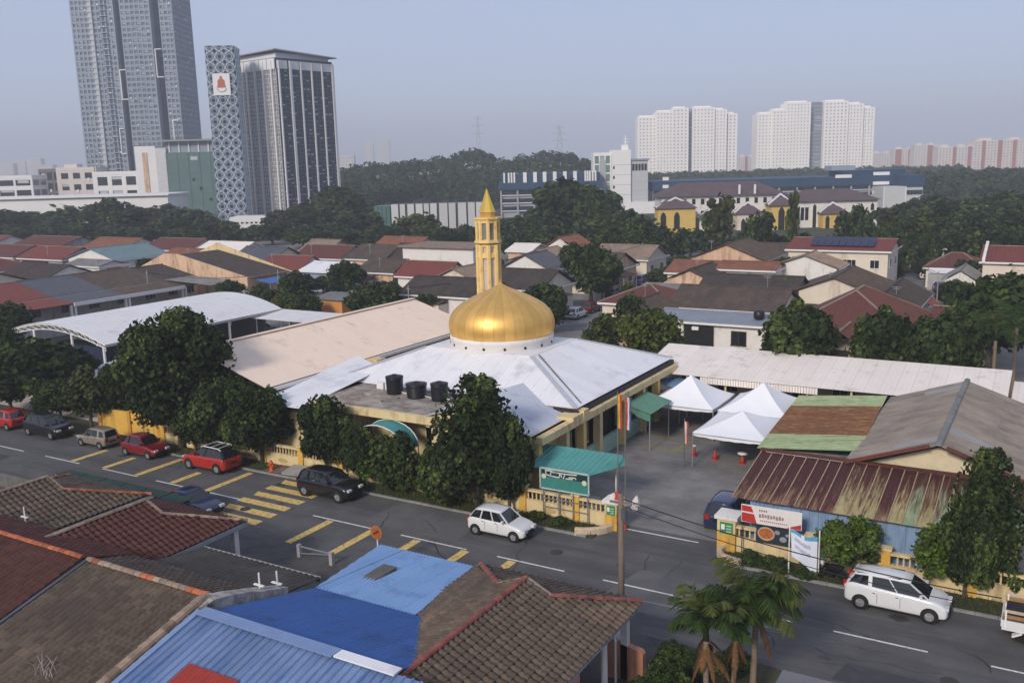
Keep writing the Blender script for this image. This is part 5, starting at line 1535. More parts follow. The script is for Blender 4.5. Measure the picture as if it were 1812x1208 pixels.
    if detail:
        for sg in (1, -1):
            for f in (.44, .66):
                MB().box(X(f) - .008, sg * W_ / 2 * .995 - .004, .42, X(f) + .008, sg * W_ / 2 * .995 + .004, .86).build('door_seam', black, r_)
            for f in (.47, .69):
                MB().box(X(f) - .07, sg * W_ / 2 * .985 - .012, .86, X(f) + .05, sg * W_ / 2 * .985 + .012, .885).build('door_handle', black, r_)
            MB().box(X(.8), sg * W_ / 2 * .93 - .01, .2, X(.2), sg * W_ / 2 * .93 + .03, .28).build('side_skirt', black, r_)
    if rails:
        for sg in (1, -1):
            p0, p1 = gs[0][1], gs[-1][1]
            MB().tube([(p0[0] - .1, sg * p0[1] * .95, p0[2] + .03), (p0[0] - .35, sg * p0[1] * .98, p0[2] + .14), (p1[0] + .35, sg * p1[1] * .98, p1[2] + .14), (p1[0] + .1, sg * p1[1] * .95, p1[2] + .03)], .03, 6).build('roof_rail', white_p, r_)
        for k in range(3):
            x = gs[0][1][0] - .5 - k * .7
            MB().bar((x, -wt * .95, zr + .09), (x, wt * .95, zr + .09), .06, .03).build('cross_bar', white_p, r_)
    if drails:
        for sg in (1, -1):
            p0, p1 = gs[1][1], gs[-1][1]
            MB().bar((p0[0], sg * p0[1] * .86, p0[2] + .06), (p1[0] + .1, sg * p1[1] * .86, p1[2] + .06), .05, .03).build('roof_strip', black, r_)
    return r_
KERBG = 'cars parked along the kerb'
white_c, red_c2, dred_c, black_c, beige_c = paint('white', (.66, .66, .65)), paint('red', (.36, .02, .014)), paint('dark_red', (.17, .008, .014)), paint('black', (.008, .008, .01)), paint('beige', (.32, .27, .21), .4)
navy_c, silver_c, maroon_c, green_c = paint('navy', (.015, .025, .07)), paint('silver', (.42, .43, .44), .4), paint('maroon', (.09, .01, .016)), paint('dark_green', (.02, .035, .035))
car('white hatchback on the road below the signboard', -25.35, 41.05, 0.0, 'hatch', white_c, group=KERBG)
car('white people carrier with boxy raised roof near the bright green tree', -5.2, 41.75, -.02, 'mpv', white_c, group=KERBG, drails=True)
car('red compact suv with white roof rails beside the yellow lines', -48.9, 41.9, pi, 'suv', red_c2, rails=True, roof=black_c, group=KERBG)
car('dark red hatchback between the beige car and red suv', -55.75, 41.9, 0, 'hatch', dred_c, group=KERBG)
car('small beige hatchback below the tall yellow wall', -61.0, 41.9, pi, 'kei', beige_c, group=KERBG)
car('black saloon parked left of the beige car', -67.1, 41.9, 0, 'mpv', black_c, group=KERBG)
car('bright red car at the far left end of the row', -72.6, 41.9, pi, 'hatch', red_c2, group=KERBG)
car('black suv parked beside the zebra crossing', -38.0, 41.45, 0, 'suv', black_c, group=KERBG)
car('dark blue car half hidden behind the red tiled roof', -43.6, 35.5, 0, 'sedan', navy_c, group=KERBG)
car('dark blue van tucked beside the right gate pier', -14.9, 48.3, pi / 2, 'suv', navy_c)
car('dark green car in the courtyard behind the arched hall', -83.5, 81.0, pi / 2, 'hatch', green_c)
SG = 'cars parked along the side street'
car('white car at the near end of the side street behind the dome', -53.3, 106.3, pi / 2, 'hatch', white_c, group=SG, detail=False)
car('maroon car parked just beyond the white street car', -53.6, 111.2, pi / 2, 'hatch', maroon_c, group=SG, detail=False)
car('dark car parked halfway along the side street', -56.3, 124.5, pi / 2, 'hatch', navy_c, group=SG, detail=False)
car('blue car parked far up the side street', -58.0, 139.5, pi / 2, 'mpv', paint('blue', (.02, .05, .22)), group=SG, detail=False)
car('silver car parked opposite the dark street car', -50.5, 131, pi / 2, 'sedan', silver_c, group=SG, detail=False)
HG = 'cars along the hillside street'
for i, (px, py, c_, lab) in enumerate(((1635, 493, white_c, 'white car at the bend of the hillside street'), (1648, 505, red_c2, 'red car parked on the hillside street'), (1662, 516, navy_c, 'dark blue car parked on the hillside street'), (1592, 482, navy_c, 'dark car at the top of the hillside street'), (1630, 538, green_c, 'dark green car below the hillside street trees'), (1690, 532, silver_c, 'silver car beside the large tree at right'))):
    p = G(px, py, 0)
    car(lab, p.x, p.y, pi / 2 + .2, 'hatch', c_, group=HG, detail=False)
# small lorry at the right edge
lo = thing('flatbed_lorry', 'white flatbed lorry with timber sides cut off at the right edge', 'lorry', (1.3, 41.3, .015), 0, local=True)
MB().box(-2.3, -.85, .62, 1.2, .85, .75).build('bed', white_c, lo)
for y in (-.87, .83):
    MB().box(-2.3, y, .76, 1.2, y + .04, 1.05).build('side_board', white_c, lo)
    MB().box(-2.25, y + .005, 1.15, 1.2, y + .035, 1.3).build('side_board', mat('timber', (.3, .16, .07), .8, var=.3, scale=4), lo)
    for x in (-2.2, -1.1, 0, 1.1):
        MB().box(x, y - .02, .7, x + .06, y + .06, 1.5).build('stake', white_p, lo)
    MB().box(-2.3, y, 1.4, 1.2, y + .04, 1.52).build('side_board', mat('pale_board', (.5, .38, .3), .7), lo)
MB().box(-2.34, -.85, .76, -2.3, .85, 1.1).build('tail_board', white_c, lo)
MB().box(-2.2, -.7, 1.1, 1.1, .7, 1.25).build('cargo', black, lo)
MB().box(1.3, -.8, .45, 2.9, .8, 1.9).build('cab', white_c, lo)
MB().box(2.2, -.72, 1.2, 2.92, .72, 1.75).build('cab_glass', carglass, lo)
MB().box(-2.0, -.6, .4, 2.7, .6, .6).build('chassis', black, lo)
MB().bar((-1.55, -.8, .62), (-1.9, -.8, .42), .3, .06).build('mudguard', white_p, lo)
for x in (-1.15, 2.1):
    for y in (-.78, .78):
        w_ = MB().lathe([(.18, -.1), (.29, -.1), (.31, -.06), (.31, .06), (.29, .1), (.18, .1)], 16)
        w_.v = [(x + a_, y + c_, .31 + b_) for a_, b_, c_ in w_.v]
        wo = w_.build('wheel', tyre_m, lo, True)
        MB().tube([(x, y - .09, .31), (x, y + .09, .31)], .19, 12).build('rim', white_p, wo)
mo = thing('parked_motorcycle', 'small dark motorcycle on the verge left of the white people carrier', 'motorcycle', (-8.3, 43.2, .09), 2.9, local=True)
for x in (-.6, .6):
    w_ = MB().lathe([(.2, -.04), (.27, -.05), (.28, 0), (.27, .05), (.2, .04)], 14)
    w_.v = [(x + a_, c_, .28 + b_) for a_, b_, c_ in w_.v]
    w_.build('wheel', tyre_m, mo, True)
MB().bar((-.5, 0, .6), (.35, 0, .65), .2, .2).bar((.35, 0, .65), (.6, 0, .28), .07).bar((-.5, 0, .6), (-.6, 0, .28), .07).bar((-.1, 0, .3), (.3, 0, .4), .22, .25).build('body', black_c, mo)
MB().bar((-.55, 0, .75), (.1, 0, .74), .22, .09).build('seat', black, mo)
MB().bar((.42, -.3, .98), (.42, .3, .98), .04).bar((.5, 0, .5), (.42, 0, .98), .05).build('handlebar', steel, mo)
MB().box(.38, -.14, .7, .52, .14, .95).build('front_cowl', white_c, mo)
# ---------------------------------------------------------------- trees
bark = mat('bark', (.085, .066, .05), .9, var=.35, scale=4, bump=.5, bscale=14, stretch=(3, 3, .7))
def leafmat(name, c, isl=.55, tr=.2):
    m = mat(name, c, .6, var=.25, scale=.35, island=isl, trans=tr, spec=.1)
    return m
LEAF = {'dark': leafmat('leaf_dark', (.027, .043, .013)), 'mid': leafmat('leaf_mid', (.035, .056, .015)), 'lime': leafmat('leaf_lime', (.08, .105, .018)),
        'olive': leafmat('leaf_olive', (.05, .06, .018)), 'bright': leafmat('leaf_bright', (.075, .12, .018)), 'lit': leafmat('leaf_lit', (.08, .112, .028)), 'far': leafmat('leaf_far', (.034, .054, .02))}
def leaf(b, p, nrm, size, rng, tip=None):
    t = nrm.cross(Vector((rng.gauss(0, 1), rng.gauss(0, 1), rng.gauss(0, 1))))
    if t.length < 1e-3:
        t = Vector((1, 0, 0))
    t.normalize()
    w = nrm.cross(t)
    L_, ww = size * rng.uniform(.7, 1.3), size * rng.uniform(.32, .5)
    fold = nrm * (-.18 * ww)
    n = len(b.v)
    b.v += [tuple(p - t * (L_ / 2)), tuple(p + w * ww + fold), tuple(p + t * (L_ / 2) - nrm * (.15 * L_)), tuple(p - w * ww + fold)]
    b.f += [(n, n + 1, n + 2), (n, n + 2, n + 3)]
    b.m += [0, 0]
def crown_mesh(seed, rx, rz, nblob, nleaf, size, m, zc, shape='round', inner=.15, blobr=.34):
    rng = random.Random(seed)
    b = MB()
    blobs = []
    for k in range(nblob):
        for _ in range(30):
            u, v = rng.uniform(0, 2 * pi), rng.uniform(-.85, 1)
            q = sqrt(max(0, 1 - v * v))
            rad = rng.uniform(.45, .82)
            c = Vector((rx * rad * q * cos(u), rx * rad * q * sin(u), rz * rad * v))
            if shape == 'cone':
                c = Vector((rx * rad * cos(u) * (1 - .75 * (v + .85) / 1.85), rx * rad * sin(u) * (1 - .75 * (v + .85) / 1.85), rz * v * .9))
            if all((c - o[0]).length > .42 * (r + o[1]) for o in blobs for r in (rx * blobr,)):
                break
        blobs.append((c, rx * blobr * rng.uniform(.5, 1.2) * (1 if shape != 'cone' else (1.15 - .5 * (v + .85) / 1.85))))
    tot = sum(r * r for c, r in blobs)
    for bi, (c, r) in enumerate(blobs):
        per = int(nleaf * (1 - inner) * r * r / tot)
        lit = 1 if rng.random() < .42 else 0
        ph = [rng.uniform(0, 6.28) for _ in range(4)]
        for i in range(per):
            d_ = Vector((rng.gauss(0, 1), rng.gauss(0, 1), rng.gauss(.25, 1)))
            d_.normalize()
            lump = sin(5 * d_.x + ph[0]) * sin(5 * d_.y + ph[1]) + .7 * sin(9 * d_.z + ph[2]) * sin(8 * d_.x + ph[3])
            if lump < -.35 and rng.random() < .75:
                continue
            rr = r * (1 - abs(rng.gauss(0, .15))) * (1 + .16 * lump)
            if rng.random() < .04:
                rr *= rng.uniform(1.05, 1.3)
            p = c + d_ * rr
            p.z = p.z * 1.0 + zc
            nn = (d_ + Vector((rng.gauss(0, .5), rng.gauss(0, .5), rng.gauss(.3, .5)))).normalized()
            leaf(b, p, nn, size, rng)
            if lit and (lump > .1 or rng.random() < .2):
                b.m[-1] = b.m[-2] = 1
    for i in range(int(nleaf * inner)):
        d_ = Vector((rng.gauss(0, .42), rng.gauss(0, .42), rng.gauss(0, .42)))
        if d_.length > 1:
            continue
        leaf(b, Vector((d_.x * rx, d_.y * rx, d_.z * rz + zc)), Vector((rng.gauss(0, 1), rng.gauss(0, 1), rng.gauss(0, 1))).normalized(), size * 1.4, rng)
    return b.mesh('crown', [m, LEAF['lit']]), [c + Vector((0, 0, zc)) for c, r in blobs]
def trunk_mesh(seed, tips, zc, r0):
    rng = random.Random(seed)
    b = MB()
    fork = Vector((rng.uniform(-.2, .2), rng.uniform(-.2, .2), zc * .5))
    b.tube([(0, 0, -.1), (fork.x * .3, fork.y * .3, fork.z * .5), fork, (fork.x, fork.y, zc * 1.05)], [r0 * 1.25, r0, r0 * .85, r0 * .35], 8)
    for tp in tips[:7]:
        mid = fork + (tp - fork) * .5 + Vector((rng.uniform(-.2, .2), rng.uniform(-.2, .2), -.1))
        b.tube([fork, mid, tp], [r0 * .5, r0 * .33, r0 * .12], 6)
    return b.mesh('trunk', bark, True)
PROTO = {}
def proto(key, seed, rx, rz, zc, nblob, nleaf, size, leafk, r0=.2, shape='round', inner=.15, blobr=.34):
    c, tips = crown_mesh(seed, rx, rz, nblob, nleaf, size, LEAF[leafk], zc, shape, inner, blobr)
    zs_ = sorted(v.co.z for v in c.vertices)
    rs_ = sorted(sqrt(v.co.x ** 2 + v.co.y ** 2) for v in c.vertices)
    PROTO[key] = (c, trunk_mesh(seed, tips, zc, r0), zs_[int(len(zs_) * .997)], rs_[int(len(rs_) * .97)])
proto('big', 1, 4.6, 4.3, 6.0, 30, 32000, .30, 'dark', .32, blobr=.30)
proto('oval', 2, 2.6, 2.6, 3.75, 18, 19000, .26, 'dark', .18, blobr=.40)
proto('oval2', 3, 2.7, 2.4, 3.5, 17, 18000, .26, 'mid', .17, blobr=.40)
proto('cone', 4, 3.1, 4.3, 4.7, 28, 28000, .28, 'dark', .22, shape='cone', blobr=.36)
proto('bush', 5, 2.0, 1.7, 1.8, 12, 9000, .24, 'mid', .12, blobr=.42)
proto('bright', 6, 2.1, 1.8, 2.6, 24, 9000, .2, 'bright', .11, inner=.06, blobr=.27)
proto('sapling', 7, 1.0, 1.6, 2.6, 9, 4200, .2, 'bright', .06, blobr=.4)
proto('lime', 8, 2.9, 2.2, 3.2, 16, 9000, .33, 'lime', .16, blobr=.38)
proto('mid_a', 9, 3.2, 2.7, 4.2, 15, 7000, .42, 'dark', .2, blobr=.38)
proto('mid_b', 10, 3.4, 2.6, 4.0, 15, 6500, .42, 'mid', .2, blobr=.36)
proto('mid_c', 11, 3.0, 3.0, 4.6, 12, 5000, .45, 'olive', .2, blobr=.36)
proto('far_a', 12, 4.5, 3.6, 5.6, 14, 3800, .75, 'far', .3, blobr=.37)
proto('far_b', 13, 4.2, 4.2, 6.2, 15, 3800, .75, 'dark', .3, blobr=.36)
proto('far_c', 14, 4.8, 3.2, 5.2, 13, 3600, .75, 'mid', .3, blobr=.38)
proto('far_d', 15, 3.2, 4.4, 6.4, 11, 2600, .75, 'olive', .28, blobr=.38)
def tree(label, s, t, h, wd, key, group=None, name='tree', z=0.0):
    c, tr, ph, prx = PROTO[key]
    r_ = thing(name, label, 'tree', (s, t, z), R.uniform(0, 6.28), group, local=True)
    k, kw = h / ph, wd / (2 * prx)
    for nm, me in (('trunk', tr), ('crown', c)):
        o = D.objects.new(nm, me)
        link(o, r_)
    r_.scale = (kw, kw, k)
    return r_
def tree_px(label, px, py_top, t, wpx, key, group=None, base=None, name='tree'):
    p = AT(px, py_top, t)
    depth = (p - CAMP).dot(FW)
    return tree(label, p.x, t, p.z, wpx * depth / F_PX, key, group, name)
FT = 'trees along the mosque wall'
tree_px('tall broad dark tree in front of the tall yellow wall', 300, 550, 44.2, 192, 'big', FT)
tree_px('dark leafy tree behind the black parked car', 55, 600, 46.0, 151, 'mid_a', FT)
tree_px('dark tree at the far left behind the red parked car', -20, 575, 47.5, 113, 'big', FT)
tree_px('light leaved slender tree behind the beige car', 150, 648, 44.0, 94, 'mid_c', FT)
tree_px('dark rounded tree filling the gap left of the tall tree', 110, 610, 49.0, 106, 'mid_a', FT)
tree_px('dark tree right of the tall tree over the balustrade', 385, 672, 44.0, 139, 'oval2', FT)
tree_px('dark leafy tree above the red suv', 455, 690, 44.2, 129, 'oval', FT)
tree_px('round dark tree before the left roof strip of the mosque', 572, 702, 44.0, 113, 'oval', FT)
tree_px('shorter bushy tree between the round tree and teal shade', 632, 752, 43.9, 79, 'oval2', FT)
tree_px('low bushy tree below the teal arched shade', 700, 766, 43.8, 94, 'bush', FT)
tree_px('large dense conical tree hiding the mosque corner', 838, 666, 43.9, 170, 'cone', FT)
tree_px('narrow dark tree beside the signboard', 898, 735, 43.8, 94, 'oval', FT)
tree_px('small light green sapling between the front trees', 648, 800, 43.5, 45, 'sapling', FT)
tree_px('dark hedge like tree low between the conical tree and teal shade', 765, 792, 43.7, 68, 'bush', FT)
tree_px('dark shrubby tree under the tall tree beside the yellow wall', 340, 718, 44.0, 83, 'oval2', FT)
tree_px('dark leafy tree at the left edge behind the parked cars', 10, 640, 44.6, 98, 'oval', FT)
tree_px('dark tree between the black car and the light leaved tree', 100, 672, 44.8, 83, 'oval2', FT)
tree_px('dark leafy tree left of the tall tree trunk', 205, 640, 45.6, 83, 'oval2', FT)
tree_px('bright green young tree beside the hanging banner', 1510, 910, 43.7, 118, 'bright', FT)
tree_px('thin bright sapling in front of the right wall', 1650, 935, 43.6, 59, 'sapling', FT)
tree_px('tall dark conical tree at the right edge over the lorry', 1757, 796, 44.9, 135, 'cone', FT)
tree_px('dark bushy growth at the foot of the right edge tree', 1718, 880, 44.0, 101, 'oval', FT)
GT = 'garden trees among the houses'
tree_px('yellow green round tree at the mouth of the side street', 1155, 548, 80, 118, 'lime', GT)
tree_px('loose olive tree left of the yellow green tree', 1070, 555, 82, 80, 'mid_c', GT)
tree_px('dark slim tree on the corner by the red tiled roof', 1115, 520, 92, 60, 'mid_a', GT)
tree_px('dense dark round tree beside the white walled house', 1420, 534, 76, 135, 'mid_a', GT)
tree_px('dense dark tree before the red hipped roof', 1570, 545, 77, 115, 'mid_a', GT)
tree_px('dark tree at the right eave of the red hipped roof', 1640, 560, 78, 110, 'mid_b', GT)
tree_px('large spreading green tree at the right edge above the palms', 1760, 488, 92, 165, 'mid_b', GT)
tree_px('dark green tree behind the walkway end', 1700, 585, 80, 90, 'mid_b', GT)
tree_px('broad dark tree leaning over the side street', 1045, 432, 118, 105, 'mid_b', GT)
tree_px('dark flowering tree beside the dome', 960, 500, 100, 80, 'mid_a', GT)
tree_px('dark leafy tree under the flowering tree by the white car', 975, 525, 95, 60, 'mid_a', GT)
tree_px('dark tree between brown roofs and arched hall', 525, 480, 96, 70, 'mid_a', GT)
tree_px('dark round tree left of the peach walled house', 610, 462, 108, 70, 'mid_a', GT)
tree_px('spreading dark tree behind the beige roof ridge', 655, 500, 92, 90, 'mid_b', GT)
tree_px('low green bush tree behind the arched hall', 460, 505, 92, 60, 'mid_b', GT)
tree_px('bushy green tree behind the white canopy', 510, 520, 88, 60, 'lime', GT)
tree_px('small tree between the grey carport and peach wall', 405, 495, 97, 50, 'mid_a', GT)
tree_px('green shrub tree left of the orange hut', 545, 520, 90, 50, 'mid_b', GT)
tree_px('dark tree at the left edge beside the red metal roof', 12, 535, 63, 80, 'mid_a', GT)
tree_px('leafy tree between the brown roof and cream gable house', 1390, 490, 112, 36, 'mid_c', GT)
tree_px('small dark tree between white gable house and brown roofs', 1385, 455, 135, 40, 'mid_b', GT)
tree_px('green hedge tree across the hillside street', 1655, 480, 155, 40, 'mid_b', GT)
tree_px('low dark tree on the hillside street kerb', 1690, 495, 130, 60, 'mid_a', GT)
tree_px('dark green shrub behind the long red row at far left', 105, 455, 130, 70, 'mid_b', GT)
tree_px('dark tree between the far left red roofs', 165, 462, 118, 50, 'mid_a', GT)
tree_px('green bush beside the bend of the side street', 1165, 475, 135, 60, 'mid_c', GT)
tree_px('dark tree behind the tan roofed houses', 1090, 455, 140, 70, 'mid_b', GT)
# belt of trees behind the houses
BT = 'trees in the green belt behind the houses'
rng = random.Random(5)
belt = [
 # px, top y, t, width px, key
 (20, 372, 175, 80, 'far_b'), (75, 378, 180, 70, 'far_a'), (125, 355, 195, 90, 'far_a'), (185, 352, 190, 80, 'far_c'), (235, 368, 185, 75, 'far_b'), (290, 362, 195, 85, 'far_a'), (340, 372, 185, 70, 'far_a'), (385, 392, 180, 60, 'far_b'), (5, 395, 165, 60, 'far_a'), (160, 392, 170, 70, 'far_b'), (265, 398, 168, 66, 'far_a'), (50, 402, 160, 60, 'far_b'), (330, 402, 168, 50, 'far_c'),
 (455, 398, 190, 44, 'far_c'), (500, 372, 205, 58, 'far_a'), (545, 360, 210, 60, 'far_b'), (595, 330, 220, 82, 'far_c'), (640, 372, 200, 66, 'far_b'), (575, 392, 185, 66, 'far_a'), (620, 408, 172, 60, 'far_b'), (680, 398, 180, 58, 'far_b'), (715, 385, 190, 50, 'far_d'), (750, 378, 188, 52, 'far_d'), (790, 402, 180, 44, 'far_b'), (665, 362, 225, 50, 'far_c'),
 (915, 385, 190, 60, 'far_c'), (950, 368, 195, 66, 'far_a'), (1005, 318, 205, 95, 'far_b'), (1055, 335, 200, 80, 'far_c'), (930, 405, 170, 60, 'far_b'), (985, 392, 175, 64, 'far_a'), (1050, 388, 165, 70, 'far_d'), (1110, 372, 175, 90, 'far_a'), (1150, 395, 165, 66, 'far_b'), (1090, 405, 158, 60, 'far_b'), (1200, 405, 165, 55, 'far_a'),
 (1275, 347, 178, 46, 'far_d'), (1345, 376, 170, 42, 'far_b'), (1405, 338, 172, 20, 'far_d'), (1515, 364, 175, 52, 'far_a'), (1575, 385, 170, 44, 'far_c'), (1620, 388, 172, 60, 'far_d'), (1670, 372, 190, 70, 'far_b'), (1725, 380, 185, 80, 'far_a'), (1785, 392, 175, 80, 'far_c'), (1640, 405, 168, 40, 'far_c'), (1800, 360, 210, 80, 'far_a'),
 (1172, 412, 180, 40, 'far_c'), (1222, 406, 182, 44, 'far_b'), (1258, 415, 176, 40, 'far_a'), (1312, 412, 180, 42, 'far_c'), (1372, 414, 178, 40, 'far_b'), (1425, 412, 178, 40, 'far_c'), (1482, 414, 176, 42, 'far_a'), (1560, 408, 178, 44, 'far_c'),
 (95, 392, 172, 60, 'far_c'), (205, 398, 165, 60, 'far_a'), (300, 385, 178, 60, 'far_b'), (365, 385, 190, 60, 'far_c'), (420, 405, 172, 44, 'far_a'), (480, 395, 180, 54, 'far_b'), (535, 400, 174, 56, 'far_c'), (660, 412, 168, 50, 'far_a'), (740, 410, 172, 50, 'far_a'), (820, 398, 185, 44, 'far_c'), (905, 412, 165, 50, 'far_a'), (960, 412, 160, 50, 'far_b'), (1020, 405, 162, 56, 'far_a'), (1130, 410, 156, 54, 'far_c'), (1600, 405, 160, 46, 'far_a'),
 (1650, 345, 250, 80, 'far_a'), (1700, 352, 240, 84, 'far_b'), (1755, 348, 245, 84, 'far_c'), (1810, 340, 255, 90, 'far_b'), (1590, 362, 235, 66, 'far_a'), (1690, 398, 178, 60, 'far_a'), (1750, 402, 168, 66, 'far_b')]
where = ['left of the patterned tower', 'between office block and minaret', 'just right of the minaret', 'before the yellow school']
kindw = {'far_a': 'broad dark green', 'far_b': 'tall dense dark', 'far_c': 'rounded mid green', 'far_d': 'thin olive'}
ordw = ['first', 'second', 'third', 'fourth', 'fifth', 'sixth', 'seventh', 'eighth', 'ninth', 'tenth', 'eleventh', 'twelfth', 'thirteenth', 'fourteenth']
cnt = {}
for px, py, t, w_, k in sorted(belt):
    w4 = where[0] if px < 420 else where[1] if px < 860 else where[2] if px < 1180 else where[3]
    cnt[k, w4] = cnt.get((k, w4), -1) + 1
    tree_px(kindw[k] + ' belt tree ' + w4 + ', ' + ordw[cnt[k, w4]] + ' from the left', px, py, t, w_ * 1.25, k, BT)
# small trees scattered between the far rows
sg = [(30, 470, 120, 34), (75, 468, 108, 40), (215, 448, 128, 34), (255, 456, 118, 30), (300, 448, 126, 32), (395, 470, 122, 36), (430, 452, 128, 34), (455, 440, 140, 36), (500, 470, 125, 40), (560, 440, 145, 40), (570, 488, 112, 36), (690, 448, 140, 36), (700, 505, 98, 44), (760, 520, 96, 34), (880, 455, 130, 34), (930, 488, 116, 36), (1010, 455, 132, 46), (1065, 478, 122, 40), (1185, 470, 138, 36), (1205, 452, 150, 40), (1255, 455, 146, 34), (1290, 440, 158, 36), (1375, 500, 112, 28), (1520, 470, 150, 34), (1590, 455, 150, 34), (1640, 455, 160, 36), (1720, 460, 150, 40), (1760, 455, 165, 44), (1700, 520, 110, 50), (1745, 540, 100, 60), (1350, 440, 160, 34), (1110, 500, 105, 34)]
cnt = {}
for i, (px, py, t, w_) in enumerate(sorted(sg)):
    w4 = 'among the left rows' if px < 480 else 'behind the beige hall and dome' if px < 960 else 'near the side street' if px < 1400 else 'near the hillside street'
    cnt[w4] = cnt.get(w4, -1) + 1
    tree_px('small garden tree ' + w4 + ', ' + ordw[cnt[w4]] + ' from the left', px, py, t, w_ * 1.2, ('mid_a', 'mid_b', 'mid_c', 'mid_a')[i % 4], 'small garden trees between the rows')
# ---------------------------------------------------------------- palms
frond_m = leafmat('palm_leaf', (.038, .066, .014), .35, .18)
frond_y = leafmat('palm_leaf_yellow', (.07, .085, .02), .35, .15)
dry_m = leafmat('dry_frond', (.15, .075, .032), .35, .1)
ptrunk = mat('palm_trunk', (.20, .15, .105), .9, var=.25, scale=3, stretch=(1, 1, 6), bump=.3)
def frond(b, base, az, el, L_, droop, rng, nl=26, lw=.05, ll=.6):
    p = Vector(base)
    d_ = Vector((cos(az) * cos(el), sin(az) * cos(el), sin(el)))
    pts = []
    for i in range(nl + 1):
        u = i / nl
        pts.append(p.copy())
        dd = Vector((d_.x, d_.y, d_.z - droop * u * u * 1.6)).normalized()
        p += dd * (L_ / nl)
    for i in range(nl):
        a, c = pts[i], pts[i + 1]
        dr = (c - a).normalized()
        sd = dr.cross(Vector((0, 0, 1)))
        sd = sd.normalized() if sd.length > 1e-3 else Vector((1, 0, 0))
        n = len(b.v)
        rw = .03 * (1 - .8 * i / nl)
        b.v += [tuple(a + sd * rw), tuple(c + sd * rw), tuple(c - sd * rw), tuple(a - sd * rw)]
        b.f.append((n, n + 1, n + 2, n + 3)); b.m.append(0)
        if i < 3:
            continue
        u = i / nl
        l = ll * sin(pi * min(1, .18 + u * .85)) * rng.uniform(.85, 1.15)
        for sg in (1, -1):
            dl = (sd * sg + dr * .75 + Vector((0, 0, .25 - rng.uniform(.35, .95)))).normalized()
            e = a + dl * l + Vector((0, 0, -.12 * l))
            m_ = a + dl * (l * .5)
            n = len(b.v)
            w_ = dr * lw
            b.v += [tuple(a - w_ * .4), tuple(m_ - w_), tuple(e), tuple(m_ + w_), tuple(a + w_ * .4)]
            b.f += [(n, n + 1, n + 3, n + 4), (n + 1, n + 2, n + 3)]
            b.m += [0, 0]
def palm(label, s, t, h, L_, nf, seed, dry=0, r0=.14, lean=(0, 0), group=None, lmat=None, nl=26, ll=.6):
    rng = random.Random(seed)
    r_ = thing('palm_tree', label, 'palm tree', (s, t, 0), 0, group)
    top = Vector((s + lean[0], t + lean[1], h))
    pts = [Vector((s, t, 0)) + (top - Vector((s, t, 0))) * u + Vector((lean[0] * .1 * sin(pi * u), 0, 0)) for u in [i / 8 for i in range(9)]]
    MB().tube(pts, [r0 * 1.3] + [r0 * (1 - .25 * i / 8) for i in range(1, 9)], 10).build('trunk', ptrunk, r_, True)
    MB().tube([top - Vector((0, 0, .1)), top + Vector((0, 0, .9))], [r0 * .95, r0 * .5], 10).build('crownshaft', LEAF['mid'], r_, True)
    for k in range(nf):
        b = MB()
        az = 2 * pi * k / nf * 2.4 + rng.uniform(-.3, .3)
        el = rng.uniform(-.1, 1.15)
        frond(b, top + Vector((0, 0, .75)), az, el, L_ * rng.uniform(.8, 1.1), rng.uniform(.7, 1.25), rng, nl, .05, ll)
        b.build('frond', lmat or (frond_y if rng.random() < .25 else frond_m), r_)
    for k in range(dry):
        b = MB()
        az = 2 * pi * k / dry + rng.uniform(-.3, .3)
        frond(b, top + Vector((0, 0, rng.uniform(-.35, .2))), az, rng.uniform(-1.35, -.55), L_ * rng.uniform(.55, 1.05), rng.uniform(.4, 1.2), rng, nl, .04, ll * rng.uniform(.25, .5))
        b.build('dead_frond', dry_m, r_)
    return r_
PG = 'palms at the near kerb'
palm('tallest palm nearest the road with full green crown', -8.75, 31.6, 3.35, 2.35, 28, 3, 2, .13, (.0, .3), PG, nl=30, ll=.85)
palm('shorter palm left of the tall one with brown dead fronds', -9.75, 29.4, 3.3, 1.9, 18, 8, 8, .12, (-.1, .1), PG, nl=28, ll=.7)
palm('slim palm between the two with orange brown stem', -9.2, 30.6, 3.0, 1.9, 12, 12, 5, .1, (.05, .1), PG, ll=.7)
EP = 'coconut palms behind the walkway'
p = AT(1762, 600, 80)
palm('spreading palm behind the walkway end at right', p.x, 80, p.z, 3.4, 16, 21, 0, .16, (0, 0), EP, nl=20, ll=.8)
p = AT(1800, 575, 84)
palm('taller palm at the right edge behind the walkway', p.x, 84, p.z, 3.4, 14, 22, 0, .16, (0, 0), EP, nl=20, ll=.8)
p = AT(1080, 412, 160)
palm('pale yellow palm among the belt trees', p.x, 160, p.z, 5, 14, 23, 5, .2, (0, 0), None, lmat=LEAF['olive'], nl=16, ll=1.2)
# ---------------------------------------------------------------- garden plants at the near kerb and grass
def shrub(label, s, t, h, wd, key='bush', group='shrubs in the near garden', cat='shrub'):
    o = tree(label, s, t, h, wd, key, group, 'shrub')
    o['category'] = cat
shrub('dark garden shrub right of the pink wall', -11.6, 30.0, 1.5, 1.9, 'bush')
shrub('low dark shrub between the bags and the palms', -11.3, 31.8, 1.1, 1.6, 'bush')
shrub('leafy shrub at the foot of the shorter palm', -10.6, 28.6, 1.7, 2.2, 'oval')
shrub('dark shrub at the bottom edge beside the palms', -9.9, 27.4, 1.6, 2.2, 'oval')
shrub('dense dark shrub behind the white bags', -12.2, 32.6, 1.0, 1.5, 'bush')
shrub('tall leafy garden plant left of the palms', -11.0, 29.2, 2.0, 1.8, 'oval2')
shrub('low spreading plant at the near kerb before the palms', -10.0, 33.2, .9, 1.8, 'bush')
shrub('dark leafy plant at the bottom edge below the pink wall', -11.8, 28.6, 1.5, 1.9, 'oval')
shrub('small shrub under the white column', -12.6, 27.6, 1.2, 1.2, 'bush')
